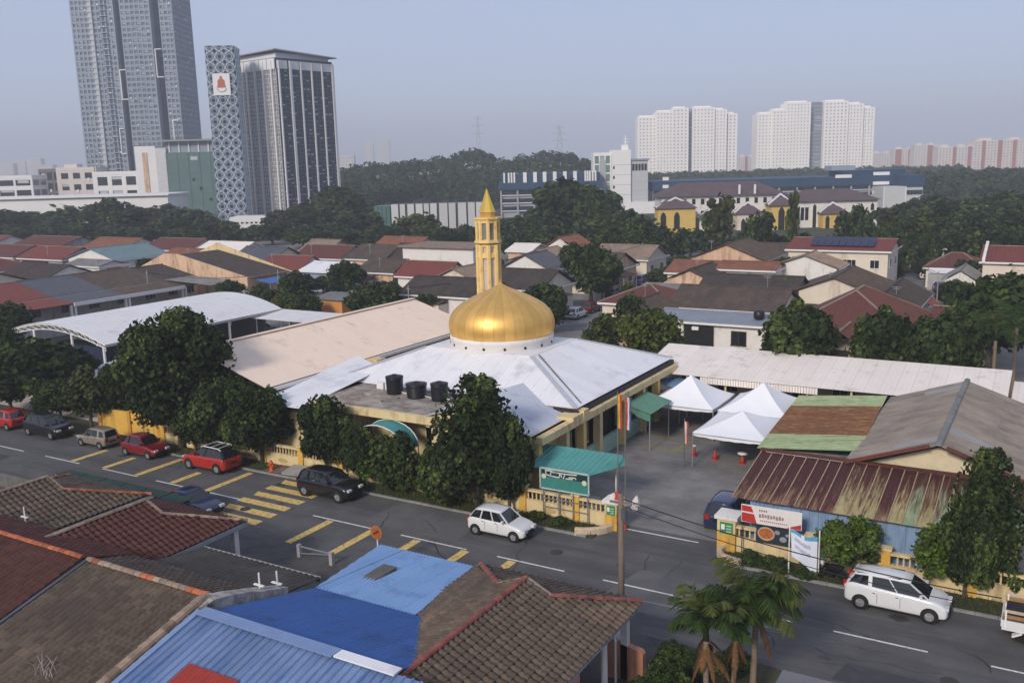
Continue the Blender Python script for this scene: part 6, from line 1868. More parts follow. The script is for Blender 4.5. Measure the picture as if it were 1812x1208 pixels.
shrub('small plant bed shrub beside the green signboard posts', -24.6, 43.5, .6, 1.2, 'bush', 'shrubs on the verge')
shrub('low leafy shrub under the signboard', -22.9, 43.4, .55, 1.3, 'bush', 'shrubs on the verge')
shrub('spiky low shrub by the curved gate wall', -12.2, 43.3, .7, 1.2, 'bush', 'shrubs on the verge')
shrub('low shrub below the food banner', -10.9, 43.2, .65, 1.4, 'bush', 'shrubs on the verge')
shrub('low shrub under the hanging banner', -9.4, 43.0, .5, 1.2, 'bush', 'shrubs on the verge')
gb = MB()
rg = random.Random(3)
for i in range(9000):
    s = rg.choice((rg.uniform(-34, -20.8), rg.uniform(-13.6, 2), rg.uniform(-60, -34)))
    t = rg.uniform(42.8, 44.2)
    hh = rg.uniform(.06, .26)
    a = rg.uniform(0, 6.28)
    n = len(gb.v)
    dx, dy = cos(a) * .02, sin(a) * .02
    lx, ly = rg.gauss(0, .06), rg.gauss(0, .06)
    gb.v += [(s - dx, t - dy, .085), (s + dx, t + dy, .085), (s + lx, t + ly, .085 + hh)]
    gb.f.append((n, n + 1, n + 2)); gb.m.append(0)
tag(gb.build('grass', leafmat('grass_blade', (.075, .085, .025), .4, .15)), 'rough grass on the verge in front of the mosque wall', 'grass', kind='stuff')
# ---------------------------------------------------------------- houses behind the mosque
HA = 'houses right of the side street'
h_ = house('white walled house with grey metal eave facing the walkway', -36.4, -24.4, 91.5, 95.2, 3.25, 3.85, 's', 'greyblue', 'white', off=.8, group=HA, prof='rib', wins=False)
one('porch_recess', dark, h_, (-33.4, 91.35, .2, -30.2, 91.49, 2.9))
window(h_, (-27.6, 91.5, 1.8), (1, 0, 0), 1.6, 1.5, ROOF['darkbrown'], glass, bars=1)
one('air_conditioner', white_p, h_, (-32.4, 91.0, 2.45, -31.7, 91.3, 2.8))
tk = thing('roof_tank', 'black water tank on the grey metal eave', 'water tank', (-26, 93, 3.7))
MB().lathe([(.5, 0), (.55, .1), (.55, .7), (.3, .85)], 16, (-26, 93, 3.75), cap=True).build('tank_body', tank_m, tk, True)
fw = thing('garden_wall', 'pale garden wall with dark gate posts behind the walkway', 'wall', (-30, 86, 0))
one('panel', WALLM['cream'], fw, (-37, 86, 0, -24, 86.2, 1.5))
for x in (-34.5, -31.0, -28.8, -25.2):
    one('post', ROOF['darkbrown'], fw, (x - .2, 85.85, 0, x + .2, 86.35, 1.9))
house('brown roofed house behind the white walled house', -37.5, -25.5, 98.6, 107, 3.5, 5.4, 's', 'brown', 'cream', group=HA)
house('second brown roof in the block right of the side street', -37.8, -26.5, 108, 117, 3.5, 5.6, 's', 'darkbrown', 'cream', group=HA)
house('red tiled corner house on the side street', -46.5, -38, 99.5, 108, 3.4, 5.2, 's', 'maroon', 'cream', hip=True, group=HA)
house('small brown gable house facing the yellow green tree', -41.5, -36.8, 92, 98.5, 3.3, 4.9, 't', 'brown', 'peach', group=HA)
house('grey flat roofed extension by the street bend', -46.5, -38.5, 110, 118, 3.0, 3.8, 's', 'grey', 'white', group=HA)
house('brown roof left of the orange roofed house', -46.5, -39, 119, 128, 3.4, 5.2, 't', 'darkbrown', 'peach', group=HA)
house('orange red roof over a plain white wall', -41, -33.5, 126, 131.5, 4.6, 5.4, 's', 'rust', 'white', group=HA, wins=False)
house('large brown gable house at the back of the block', -50.5, -39, 141, 152, 4.2, 6.6, 't', 'brown', 'peach', group=HA)
house('low rust roof beside the large brown gable', -50.5, -42, 131, 139, 3.2, 4.6, 's', 'rust', 'cream', group=HA)
house('brown roof far up the side street', -50, -40, 155, 164, 3.3, 5.2, 's', 'brown', 'cream', group=HA)
HB = 'houses near the hillside street'
h_ = house('red tiled hipped house with pale ridge lines', -22.6, -10.9, 87.5, 103, 3.4, 6.9, 't', 'maroon', 'cream', hip=True, group=HB, name='bungalow')
gable_roof(h_, -18.2, -14.6, 84.6, 92, 3.0, 4.5, 't', 'maroon', over=.4, fascia=white_p)
one('porch_post', white_w, h_, (-18.1, 85.0, 0, -17.7, 85.4, 2.95), (-15.0, 85.0, 0, -14.6, 85.4, 2.95))
house('long red roof right of the hipped house', -10.2, -5.2, 96, 104, 3.1, 4.8, 's', 'maroon', 'cream', group=HB)
h_ = house('cream gable end house with brown roof behind the red hip', -27.8, -16.5, 109.5, 121, 3.8, 6.1, 't', 'brown', 'cream', group=HB, storeys=1)
house('brown roof sloping to the hillside street', -20, -13.8, 112, 124, 2.6, 4.4, 't', 'darkbrown', 'grey', group=HB)
lean('bright red awning beside the hillside street', 'street_awning', [(-15.5, 118, 2.6), (-11.8, 118, 2.2), (-13.2, 124, 2.2), (-16.5, 124, 2.6)], ROOF['red'], (1, 0, 0), posts=[(-12, 118.2, 2.2), (-13.2, 123.8, 2.2)], cat='awning', width=9, joined=True)
h_ = house('white gable house in front of the solar roof', -34.8, -26.2, 131, 137, 4.6, 6.3, 't', 'tan', 'white', group=HB)
h_ = house('two storey cream house with red roof and solar panels', -34.5, -20.8, 138, 147, 6.4, 7.6, 's', 'red', 'cream', group=HB, storeys=2, name='two_storey_house', off=.6)
for k in range(9):
    x = -31.6 + k * .98
    MB().slab([(x, 138.9, 6.95), (x + .9, 138.9, 6.95), (x + .9, 141.3, 8.0), (x, 141.3, 8.0)], (0, -.03, .06)).build('solar_panel', mat('solar', (.012, .016, .05), .2, spec=.6), h_)
sw = thing('street_wall', 'long white garden wall along the hillside street', 'wall', (-22, 128, 0))
one('panel', white_w, sw, (-26, 127.6, 0, -17.5, 127.8, 2.2))
for k in range(7):
    one('pier', white_w, sw, (-26 + k * 1.4, 127.5, 0, -25.7 + k * 1.4, 127.9, 2.4))
house('low red roof beyond the hillside street', -17.2, -9.6, 150, 156, 3.0, 4.9, 's', 'maroon', 'white', group=HB, hip=True)
h_ = house('cream two storey house with stepped red roof at right edge', -8.6, 6, 133, 143, 5.9, 7.4, 's', 'red', 'cream', group=HB, storeys=2, name='two_storey_house', wins=False)
for x in (-8.7, -3.6):
    MB().slab([(x, 132.4, 5.8), (x, 138, 7.8), (x, 138, 8.1), (x, 132.4, 6.3)], (.35, 0, 0)).build('party_parapet', white_w, h_)
house('grey roofed house with white wall beside the stepped roof', -13, -9.4, 134, 141, 3.2, 4.6, 't', 'grey', 'white', group=HB)
house('white shop house at the top of the hillside street', -28, -17.5, 176, 184, 3.4, 4.6, 's', 'white', 'white', group=HB, wins=False)
house('brown roof low at the right edge', -6, 6, 122, 130, 3.2, 5.0, 's', 'darkbrown', 'cream', group=HB)
HC = 'houses behind the dome'
h_ = house('brown roofed house with white wall behind the beige hall', -74.5, -62.5, 97.5, 105, 3.3, 5.2, 's', 'darkbrown', 'white', group=HC)
house('brown roofed row right of the minaret', -66, -57.8, 105, 114, 3.5, 5.6, 's', 'darkbrown', 'cream', group=HC)
house('white gable with dark roof right of the minaret', -73.5, -65.5, 121.5, 128, 4.0, 6.2, 't', 'slate', 'white', group=HC)
house('small peach walled house with white roof', -84, -79.5, 141, 147, 4.6, 5.6, 's', 'cream', 'peach', group=HC)
house('tan roofed house behind the peach one', -81, -70, 136, 143, 3.4, 5.4, 't', 'tan', 'cream', group=HC)
house('red and white roofed house among the belt trees', -82, -75, 150, 157, 4.0, 6.3, 't', 'rust', 'white', group=HC)
house('brown house by the side street trees', -67, -58.5, 128, 138, 3.4, 5.6, 's', 'brown', 'peach', group=HC)
house('tan roof behind the street trees', -70, -60, 146, 155, 3.2, 5.2, 's', 'tan', 'cream', group=HC)
house('bright red roof below the white block', -87.8, -79, 114, 120, 3.2, 5.2, 's', 'red', 'white', group=HC)
house('tan gable beside the bright red roof', -78, -71.5, 110, 118, 3.6, 5.2, 't', 'tan', 'cream', group=HC)
wb = thing('white_block', 'plain white two storey block left of the minaret', 'building', (-88, 128, 0))
one('wall', white_w, wb, (-95, 125, 0, -81, 133, 6.5))
one('roof_slab', ROOF['tan'], wb, (-95.6, 124.4, 6.502, -80.6, 133.4, 6.75))
one('side_window', glass, wb, (-81, 126.5, 3.8, -80.95, 131, 5.2))
house('peach walled house with brown roof right of the round dark tree', -96, -89.2, 114.5, 122, 3.5, 5.2, 's', 'brown', 'peach', group=HC)
house('long brown roof at the left of the white block', -112, -103.8, 131, 140, 3.4, 5.6, 's', 'brown', 'peach', group=HC)
house('brown roof with orange end gable', -103.5, -97.5, 132, 140, 3.4, 5.9, 's', 'darkbrown', 'orange', group=HC)
house('red roofed house with blue grey porch', -117.5, -108.5, 114.5, 121, 3.2, 5.2, 's', 'red', 'white', group=HC)
house('white porch house with blue grey wall', -107.5, -100, 114, 121, 3.3, 4.4, 's', 'white', 'bluegrey', group=HC)
house('dull red roof left of the long brown roof', -124, -113, 130, 138, 3.4, 5.4, 's', 'maroon', 'white', group=HC)
house('tan roof beside the tree belt', -132, -125, 140, 148, 3.4, 5.4, 's', 'tan', 'peach', group=HC)
house('pale peach roof ridge at the belt edge', -118, -108, 146, 154, 3.8, 5.8, 's', 'rust', 'peach', group=HC)
hut = thing('orange_hut', 'small orange walled hut behind the white canopy', 'hut', (-83.5, 94, 0))
one('wall', orange_w, hut, (-86, 93.5, 0, -81.5, 96.5, 2.5))
sheets(hut, [(-86.4, 93.1, 2.6), (-81.1, 93.1, 2.6), (-81.1, 97, 3.1), (-86.4, 97, 3.1)], (0, -1, 0), 9, ROOF['grey'], 'roof_sheet', 'rib', joined=True)
HD = 'row of houses behind the arched hall'
DX = -6.2
def row(label, t0, t1, rm, wm, front=True, fasc=True, zr=5.2, prof='course'):
    h_ = house(label, -124 + DX, -112 + DX, t0 + .05, t1 - .05, 3.4, zr, 't', rm, wm, group=HD, wins=False, over=.0, off=.35, prof=prof)
    for k in range(2):
        y = t0 + (t1 - t0) * (k + .5) / 2
        window(h_, (-112 + DX, y, 1.7), (0, 1, 0), 1.8, 1.4, white_p, glass, bars=2)
    if front:
        sheets(h_, [(-112.3 + DX, t0, 3.35), (-107.2 + DX, t0, 2.85), (-107.2 + DX, t1, 2.85), (-112.3 + DX, t1, 3.35)], (1, 0, 0), 9, ROOF[rm], 'porch_roof', prof, joined=True)
        if fasc:
            one('porch_fascia', white_p, h_, (-107.2 + DX, t0, 2.5, -107.05 + DX, t1, 2.98))
        for y in (t0 + .3, t1 - .3):
            one('porch_post', white_w, h_, (-107.6 + DX, y - .15, 0, -107.3 + DX, y + .15, 2.7))
        one('front_gate', grey_w, h_, (-107.6, t0 + .3, 0, -107.5, t1 - .3, 1.3))
        for y in (t0 + .2, t1 - .2):
            one('gate_post', white_w, h_, (-107.8, y - .25, 0, -107.3, y + .25, 1.8))
    return h_
row('house with dull red tiled roof at the left edge', 59, 66, 'maroon', 'white')
row('house with bright red metal porch roof', 66, 76.5, 'red', 'white', fasc=False)
row('house with slate roof and white porch fascia', 76.5, 85, 'slate', 'white')
row('house with brown roof and long white porch fascia', 85, 95, 'brown', 'white')
h_ = row('brown house with grey carport before the peach gable', 95, 101.5, 'darkbrown', 'white', fasc=False, zr=5.0)
sheets(h_, [(-119, 95.5, 3.3), (-108.5, 95.5, 2.9), (-108.5, 101, 2.9), (-119, 101, 3.3)], (1, 0, 0), 9, ROOF['grey'], 'carport_roof', 'rib', joined=True, lift=.25)
pgb = thing('peach_gable_house', 'end house with high peach gable wall and brown roof', 'house', (-122.0, 107, 0), group=HD)
one('wall', peach_w, pgb, (-132.5, 103.2, 0, -108.8, 112, 3.4))
MB().slab([(-136.0, 103.2, 3.4), (-108.8, 103.2, 3.4), (-124.5, 103.2, 6.6), (-127.5, 103.2, 6.6)], (0, .3, 0)).build('gable_wall', peach_w, pgb)
sheets(pgb, [(-125.0, 103.6, 6.4), (-108.2, 103.6, 3.2), (-108.2, 112.4, 3.2), (-125.0, 112.4, 6.4)], (1, 0, -.2), 9, ROOF['darkbrown'], 'roof_slope', 'course', joined=True)
sheets(pgb, [(-125.0, 103.6, 6.4), (-136.0, 103.6, 3.4), (-136.0, 112.4, 3.4), (-125.0, 112.4, 6.4)], (-1, 0, -.2), 9, ROOF['tan'], 'roof_slope', 'course', joined=True)
MB().slab([(-137.0, 112.6, 3.4), (-109.0, 112.6, 3.4), (-125.5, 112.6, 7.6)], (0, .3, 0)).build('upper_gable', WALLM['yellow'], pgb)
lean('blue awning at the end of the peach gable house', 'blue_awning', [(-108.0, 104, 2.9), (-104.8, 104, 2.5), (-104.8, 109, 2.5), (-108.0, 109, 2.9)], ROOF['blue'], (1, 0, 0), posts=[(-104.9, 104.2, 2.5), (-104.9, 108.8, 2.5)], cat='awning', width=9, joined=True)
HE = 'far houses at the left'
house('teal roofed house with white gable at far left', -166, -152, 112, 124, 3.8, 5.8, 't', 'teal', 'white', group=HE)
house('white porch house below the teal roof', -158, -148.5, 106, 111.5, 3.4, 4.2, 's', 'grey', 'white', group=HE)
for i, (s0, s1, t0, t1, rm, lab) in enumerate((
    (-182, -168, 112, 121, 'red', 'bright red roof left of the teal one'), (-200, -184, 112, 121, 'maroon', 'dull red roof among the far left row'), (-216, -202, 112, 121, 'red', 'second bright red roof in the far left row'),
    (-150, -138, 88, 98, 'darkbrown', 'brown roof behind the slate roofed house'), (-150, -138, 76, 87, 'maroon', 'maroon roof behind the red metal porch'), (-152, -138, 64, 75, 'brown', 'brown roof behind the left edge house'), (-176, -160, 92, 102, 'maroon', 'dark red hipped roof in the second row'), (-176, -160, 78, 90, 'red', 'red hipped roof in the second row'), (-200, -182, 92, 104, 'brown', 'brown hipped roof in the second row'),
    (-240, -220, 128, 140, 'red', 'far red roof against the left tree belt'), (-214, -196, 130, 142, 'maroon', 'far maroon roof against the left tree belt'), (-190, -176, 132, 142, 'rust', 'far orange roof against the left tree belt'), (-172, -158, 134, 144, 'maroon', 'far dull red roof behind the teal roof'), (-152, -140, 130, 140, 'cream', 'pale metal roof right of the teal roof'), (-146, -134, 116, 126, 'rust', 'orange roof with dark awning behind the peach gable'), (-134, -124, 124, 132, 'slate', 'slate carport roof behind the peach gable'))):
    house(lab, s0, s1, t0, t1, 3.4, 5.4, 's', rm, R.choice(('white', 'white', 'cream', 'grey')), hip=(i in (6, 7, 8)), group=HE)
# ---------------------------------------------------------------- large buildings beyond the estate
def bld(name, label, px, depth, turn=0.0, cat='building', group=None):
    p = AD(px, 290, depth)
    return thing(name, label, cat, (p.x, p.y, 0), YAW + turn, group, local=True)
def H(px, py, depth):
    return AD(px, py, depth).z
def slabm(root, name, m, o, u, n, a0, a1, z0, z1, d0, d1):
    o, u, n = Vector(o), Vector(u), Vector(n)
    z = Vector((0, 0, 1))
    pts = [o + u * a + z * h + n * k for k in (d0, d1) for a, h in ((a0, z0), (a1, z0), (a1, z1), (a0, z1))]
    b = MB().add(pts, [(3, 2, 1, 0), (4, 5, 6, 7), (0, 1, 5, 4), (1, 2, 6, 5), (2, 3, 7, 6), (3, 0, 4, 7)])
    return b if name is None else b.build(name, m, root)
def facade(root, o, u, n, wid, z0, z1, cols, rows, pw, sh, mp, mg, proud=.35, sills=None, part='facade'):
    """Glass plane set back behind projecting piers and floor bands, all real depth."""
    f = slabm(root, 'glazing', mg, o, u, n, 0, wid, z0, z1, -.2, .0)
    b = MB()
    dz = (z1 - z0) / rows
    rb = random.Random(int(wid * 31 + z1 * 7 + cols))
    if mg not in (tw_n, tw_l):                        # curtains, blinds and air conditioners behind and on some windows
        bl, ac = MB(), MB()
        for i in range(cols):
            for k in range(rows):
                q = rb.random()
                xa, za = wid * (i + .5) / cols, z0 + dz * (k + .5)
                if q < .3:
                    hw, hh = wid / cols * rb.uniform(.2, .5), dz * rb.uniform(.15, .35)
                    s_ = slabm(None, None, None, o, u, n, xa - hw, xa + hw, za + dz * .3 - hh, za + dz * .3, .004, .03)
                    bl.add(s_.v, s_.f)
                elif q < .36 and proud > .25:
                    s_ = slabm(None, None, None, o, u, n, xa - .45, xa + .45, za - dz * .45, za - dz * .2, .03, proud + .35)
                    ac.add(s_.v, s_.f)
        for nm_, g_, m_ in (('blinds', bl, tw_l), ('air_conditioners', ac, wht)):
            if g_.v:
                w_ = g_.build(nm_, m_, f)
                w_['kind'] = 'stuff'
    for k in range(rows + 1):
        q = slabm(None, None, None, o, u, n, 0, wid, z0 + k * dz - sh / 2, z0 + k * dz + sh / 2, .003, proud)
        b.add(q.v, q.f)
    q_ = b.build('floor_bands', sills or mp, f)
    q_['kind'] = 'stuff'
    b = MB()
    dx = wid / cols
    for k in range(cols + 1):
        q = slabm(None, None, None, o, u, n, k * dx - pw / 2, k * dx + pw / 2, z0 - sh / 2, z1 + sh / 2, .002, proud + .06)
        b.add(q.v, q.f)
    q_ = b.build('piers', mp, f)
    q_['kind'] = 'stuff'
    return f
U_, NF, NR, UR = (1, 0, 0), (0, -1, 0), (1, 0, 0), (0, 1, 0)
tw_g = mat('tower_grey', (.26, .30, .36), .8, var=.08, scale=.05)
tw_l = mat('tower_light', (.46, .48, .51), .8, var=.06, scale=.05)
tw_n = mat('tower_navy', (.035, .05, .095), .6, var=.1, scale=.05)
tw_gl = mat('tower_glass', (.135, .155, .185), .3, var=.6, scale=.25)
wht = mat('clean_white', (.72, .71, .70), .75, var=.05, scale=.05)
# tall residential tower
T1 = bld('residential_tower', 'very tall grey blue apartment tower cut by the top edge', 155, 550)
TH = 132.0
seg = [(0, 9.5, 0, tw_g, tw_gl, 4, 1.7), (9.5, 12, -.8, tw_l, tw_l, 1, .3), (12, 24, 0, tw_g, tw_gl, 5, 1.4), (24, 28.5, 5, tw_n, tw_n, 2, .3), (28.5, 45, -.6, tw_g, tw_gl, 6, 1.4), (45, 50, 6, tw_n, tw_n, 2, .3), (50, 57, 2, tw_g, tw_gl, 3, 1.4)]
b = MB()
for x0_, x1_, y_, mp, mg, cols, pw in seg:
    MB().box(x0_, y_ + .2, 0, x1_, 34, TH).build('bay', mp, T1)
    facade(T1, (x0_, y_, 0), U_, NF, x1_ - x0_, 0, TH, cols, 43, pw * .5, 1.35, mp, mg, .4)
facade(T1, (57, 2, 0), UR, NR, 32, 0, TH, 9, 43, 1.5, 1.3, mat('tower_side_shaded', (.20, .23, .29), .8, var=.08, scale=.05), tw_gl, .4)  # right side's shade painted in as a darker copy of the tower grey
for k in range(43):      # dark balcony stacks with pale slabs
    for x_ in (16.2, 34.5):
        MB().box(x_, -1.3, k * 3.07 + .2, x_ + 4.2, -.45, k * 3.07 + .45).build('balcony_slab', tw_l, T1)
for x_ in (16.3, 34.6):
    MB().box(x_, -.44, 0, x_ + 4.0, -.40, TH).build('balcony_recess', tw_n, T1)
for x_, z_, w_, h_ in ((24.5, 61, 4, 17), (46, 73, 4, 16), (21, 30, 3, 15), (52.5, 35, 3.5, 14)):
    MB().box(x_, -1.0, z_, x_ + .5, -.5, z_ + h_).box(x_ + .5, -1.0, z_ + h_ - .5, x_ + w_, -.5, z_ + h_).box(x_ + .5, -1.0, z_, x_ + w_, -.5, z_ + .5).build('accent_frame', wht, T1)
# glass office block with white fins and tilted roof plate
G1 = bld('office_block', 'glass office block with white vertical fins and overhanging roof', 500, 330, radians(-38))
GH = H(500, 118, 330)
a_, b_ = 26.0, 26.0
gw = mat('office_white', (.66, .66, .67), .7, var=.05, scale=.1)
of_g = mat('office_glass', (.19, .185, .185), .25, var=.5, scale=.3)
of_b = mat('office_glass_blue', (.018, .03, .06), .2, var=.4, scale=.2)
MB().box(-a_, .2, 0, -.2, b_, GH + 2.5).build('core', tw_n, G1)
facade(G1, (-a_, 0, 0), U_, NF, a_, 2, GH - 1.5, 26, 36, .16, .2, mat('mullion', (.58, .57, .56), .6), of_g, .15)
facade(G1, (0, 0, 0), UR, NR, b_, 2, GH - 1.5, 16, 36, .1, .12, mat('mullion_dark', (.12, .15, .2), .6), of_b, .15)
for k in range(6):
    x_ = -a_ + .6 + (a_ - 3) * k / 5
    MB().box(x_, -.8, 0, x_ + .7, -.2, GH + 1.5).build('fin', gw, G1)
for k in range(6):
    y_ = .6 + (b_ - 1.6) * k / 5
    MB().box(.2, y_, 0, .8, y_ + (.9 if k in (1, 5) else .45), GH + 1.5).build('fin', gw, G1)
for k in range(6):
    x_ = -a_ + (a_ + 0.0) * k / 6
    MB().box(x_ + .15, -.5, GH - 1.4, x_ + a_ / 6 - .15, -.18, GH + 2.2).build('crown_panel', gw, G1)
for k in range(5):
    y_ = b_ * k / 5
    MB().box(.18, y_ + .3, GH - 1.2, .5, y_ + b_ / 5 - .5, GH + 1.6).build('crown_panel', gw, G1)
MB().box(-a_ + 1, 1.0, GH + 2.5, -1.0, b_ - 1, GH + 4.3).build('plant_storey', gw, G1)
MB().slab([(-a_, -1.0, GH + 4.3), (.8, -1.0, GH + 5.0), (1.5, b_ + 1.0, GH + 3.6), (-a_, b_ + 1.0, GH + 4.3)], (0, 0, .4)).build('roof_plate', mat('roof_plate', (.36, .37, .39), .7), G1)
# patterned tower
P1 = bld('patterned_tower', 'slim navy tower wrapped in white lattice with a square sign', 404, 322, radians(4))
PW, PD = 9.6, 9.0
PHt = H(389, 86, 322)
pat_n = mat('lattice_navy', (.008, .026, .055), .5, var=.2, scale=.3)
pat_w = mat('lattice_white', (.54, .62, .69), .6, var=.06, scale=.3)
MB().box(-PW / 2, 0, 0, PW / 2, PD, PHt).build('core', pat_n, P1)
cw, chh = PW / 3, PHt / 17
def lattice_cell(w_, h_):
    b = MB()
    for sx in (1, -1):
        pts = []
        for i in range(9):
            u = i / 8
            x = sx * (w_ / 2) * (1 - 2 * u)
            zz = h_ * u
            pts.append((x + sx * .22 * sin(2 * pi * u), -.12, zz))
        b.tube(pts, .15, 5)
    for cx_, cz_ in ((0, 0), (0, h_)):
        pts = [(cx_ + w_ * .26 * cos(q), -.12, cz_ + (1 if cz_ == 0 else -1) * h_ * .24 * sin(q)) for q in [pi * i / 8 for i in range(9)]]
        b.tube(pts, .1, 5)
    for cx_ in (-w_ / 2, w_ / 2):
        sg = 1 if cx_ < 0 else -1
        pts = [(cx_ + sg * w_ * .24 * sin(q), -.12, h_ / 2 + h_ * .22 * cos(q)) for q in [pi * i / 8 for i in range(9)]]
        b.tube(pts, .1, 5)
    return b.mesh('lattice_panel', pat_w)
lc = lattice_cell(cw, chh)
for r_ in range(17):
    for c_ in range(3):
        o = D.objects.new('lattice_panel', lc)
        link(o, P1)
        o.location = (-PW / 2 + cw * (c_ + .5), -.05, chh * r_)
ls = lattice_cell(PD / 3, chh)
for r_ in range(17):
    for c_ in range(3):
        o = D.objects.new('lattice_panel', ls)
        link(o, P1)
        o.rotation_euler = (0, 0, pi / 2)
        o.location = (PW / 2 + .05, PD / 3 * (c_ + .5), chh * r_)
zs = H(393, 171, 322)
sgn = MB().box(-PW / 2 + 2.0, -.75, zs, PW / 2 - 1.9, -.4, zs + 7.2).build('sign_board', wht, P1)
em = mat('emblem_red', (.42, .12, .07), .6, var=.2, scale=1)
def disc(b, x, z, rx, rz, y=-.8):
    n = 16
    b.slab([(x + rx * cos(2 * pi * i / n), y, z + rz * sin(2 * pi * i / n)) for i in range(n)], (0, .049, 0))
b = MB(); disc(b, 0, zs + 5.8, .5, .55); b.build('emblem_head', em, sgn)
b = MB(); disc(b, 0, zs + 4.4, 1.25, 1.1, -.802); b.build('emblem_body', em, sgn)
b = MB(); b.slab([(-1.5, -.804, zs + 2.5), (1.5, -.804, zs + 2.5), (1.15, -.804, zs + 4.0), (-1.15, -.804, zs + 4.0)], (0, .05, 0)); b.build('emblem_base', em, sgn)
b = MB(); b.tube([(1.5 * cos(pi + pi * i / 10), -.8, zs + 2.3 + 1.1 * sin(pi + pi * i / 10)) for i in range(11)], .18, 5); b.build('emblem_ribbon', mat('emblem_grey', (.42, .40, .38), .6), sgn)
# low teal glass building with white slab wing
L1 = bld('teal_glass_building', 'low teal glass building with roof canopy beside the patterned tower', 287, 420)
S_ = 420 / F_PX
h1, h2 = H(330, 270, 420), H(330, 247, 420)
tg_ = mat('teal_glass', (.085, .155, .145), .35, var=.15, scale=.2)
MB().box(2, .3, 0, 27, 22, h1).build('wall', tg_, L1)
facade(L1, (2, 0, 0), U_, NF, 25, 0, h1, 5, 3, .12, .12, mat('teal_mullion', (.06, .10, .10), .5), tg_, .1)
for x_, z_ in ((8, 9), (16, 11), (13, 15), (20, 6)):
    MB().box(x_, -.16, z_, x_ + 1.2, -.13, z_ + 1.4).build('window', glass, L1)
MB().box(1.5, 2, h1, 27, 20, h2 - .8).build('plant_storey', tw_g, L1)
for k in range(6):
    MB().box(3 + k * 4.4, 1.5, h1, 3.5 + k * 4.4, 2.0, h2 - .8).build('roof_post', wht, L1)
MB().box(-1, -1, h2 - .8, 29, 21, h2).build('roof_canopy', mat('canopy_grey', (.25, .26, .27), .7), L1)
MB().box(-12.5, 1.5, 0, -3.2, 14, H(262, 259, 420)).build('white_slab', wht, L1)
MB().box(-9.2, 1.2, 2, -7.0, 1.49, H(262, 270, 420)).build('peach_stripe', peach_w, L1)
MB().box(-3.0, .8, 0, 1.8, 12, H(280, 262, 420)).build('white_slab', mat('shade_white', (.55, .55, .56), .75), L1)
def plain_block(name, label, px0, px1, pyt, depth, m, rows, cols, dep=14, mg=glass, pw=.8, sh=1.6, turn=0, group=None, roofm=None, proud=.3):
    r_ = bld(name, label, px0, depth, turn, group=group)
    w_ = (px1 - px0) * depth / F_PX
    h_ = H((px0 + px1) / 2, pyt, depth)
    MB().box(0, .2, 0, w_, dep, h_).build('wall', m, r_)
    if rows:
        facade(r_, (0, 0, 0), U_, NF, w_, 0, h_ - .8, cols, rows, pw, sh, m, mg, proud)
        facade(r_, (w_, .2, 0), UR, NR, dep - .4, 0, h_ - .8, max(2, cols // 2), rows, pw, sh, m, mg, proud)
        MB().box(-.2, -proud - .1, h_ - 1.2, w_ + .2, dep, h_ + .3).build('parapet', m, r_)
    if roofm:
        MB().box(-.6, -.8, h_, w_ + .6, dep + .4, h_ + .5).build('roof_slab', roofm, r_)
    return r_, w_, h_
pinkw = mat('pale_pink_wall', (.60, .545, .51), .8, var=.05, scale=.1)
plain_block('office_building', 'white office with dark strip windows at the left edge', -8, 52, 312, 430, wht, 4, 2, pw=1.0, sh=2.0)
r_, w_, h_ = plain_block('office_building', 'cream block with stepped top beside the tall tower', 102, 165, 298, 440, pinkw, 4, 3, pw=2.2, sh=2.6)
MB().box(2, 2, h_, 8, 8, h_ + 2).build('roof_box', pinkw, r_)
plain_block('office_building', 'long white office with strip windows below the tall tower', 166, 242, 305, 430, wht, 3, 3, pw=2.0, sh=2.4)
plain_block('office_building', 'dull brown block behind the cream block at left', 68, 104, 300, 470, mat('brown_block', (.16, .13, .13), .8), 4, 3, pw=.8, sh=1.5)
plain_block('podium', 'long low white podium roof at the left behind the trees', -10, 290, 350, 300, wht, 0, 0, dep=20, roofm=wht)
plain_block('podium', 'low white podium at the foot of the office block', 400, 500, 386, 300, wht, 2, 12, dep=10, pw=.6, sh=1.2)
# striped hoarding wall
ST = bld('striped_building', 'long low building clad in white panels with dark gaps', 655, 268)
m_ = 268 / F_PX
hs = H(750, 361, 268)
MB().box(5.2, .3, 0, 32, 10, hs - .1).build('wall', mat('dark_cladding', (.05, .06, .07), .7), ST)
x_ = 5.4
rg2 = random.Random(4)
while x_ < 31:
    w_ = rg2.choice((1.5, 2.0, 2.4, 1.9))
    MB().box(x_, -.1, .5, min(x_ + w_, 31.8), .28, hs).build('cladding_panel', mat('panel_grey', (.50, .50, .49), .8, var=.08, rand=.1), ST)
    x_ += w_ + rg2.choice((.35, .5, .7))
for k in range(4):
    MB().box(.4 + k * 1.2, -.05, .5, 1.4 + k * 1.2, .1, hs - .3).build('glass_panel', tg_, ST)
MB().box(.3, .1, 0, 5.2, 9, hs - .5).build('glass_wing', glass_b, ST)
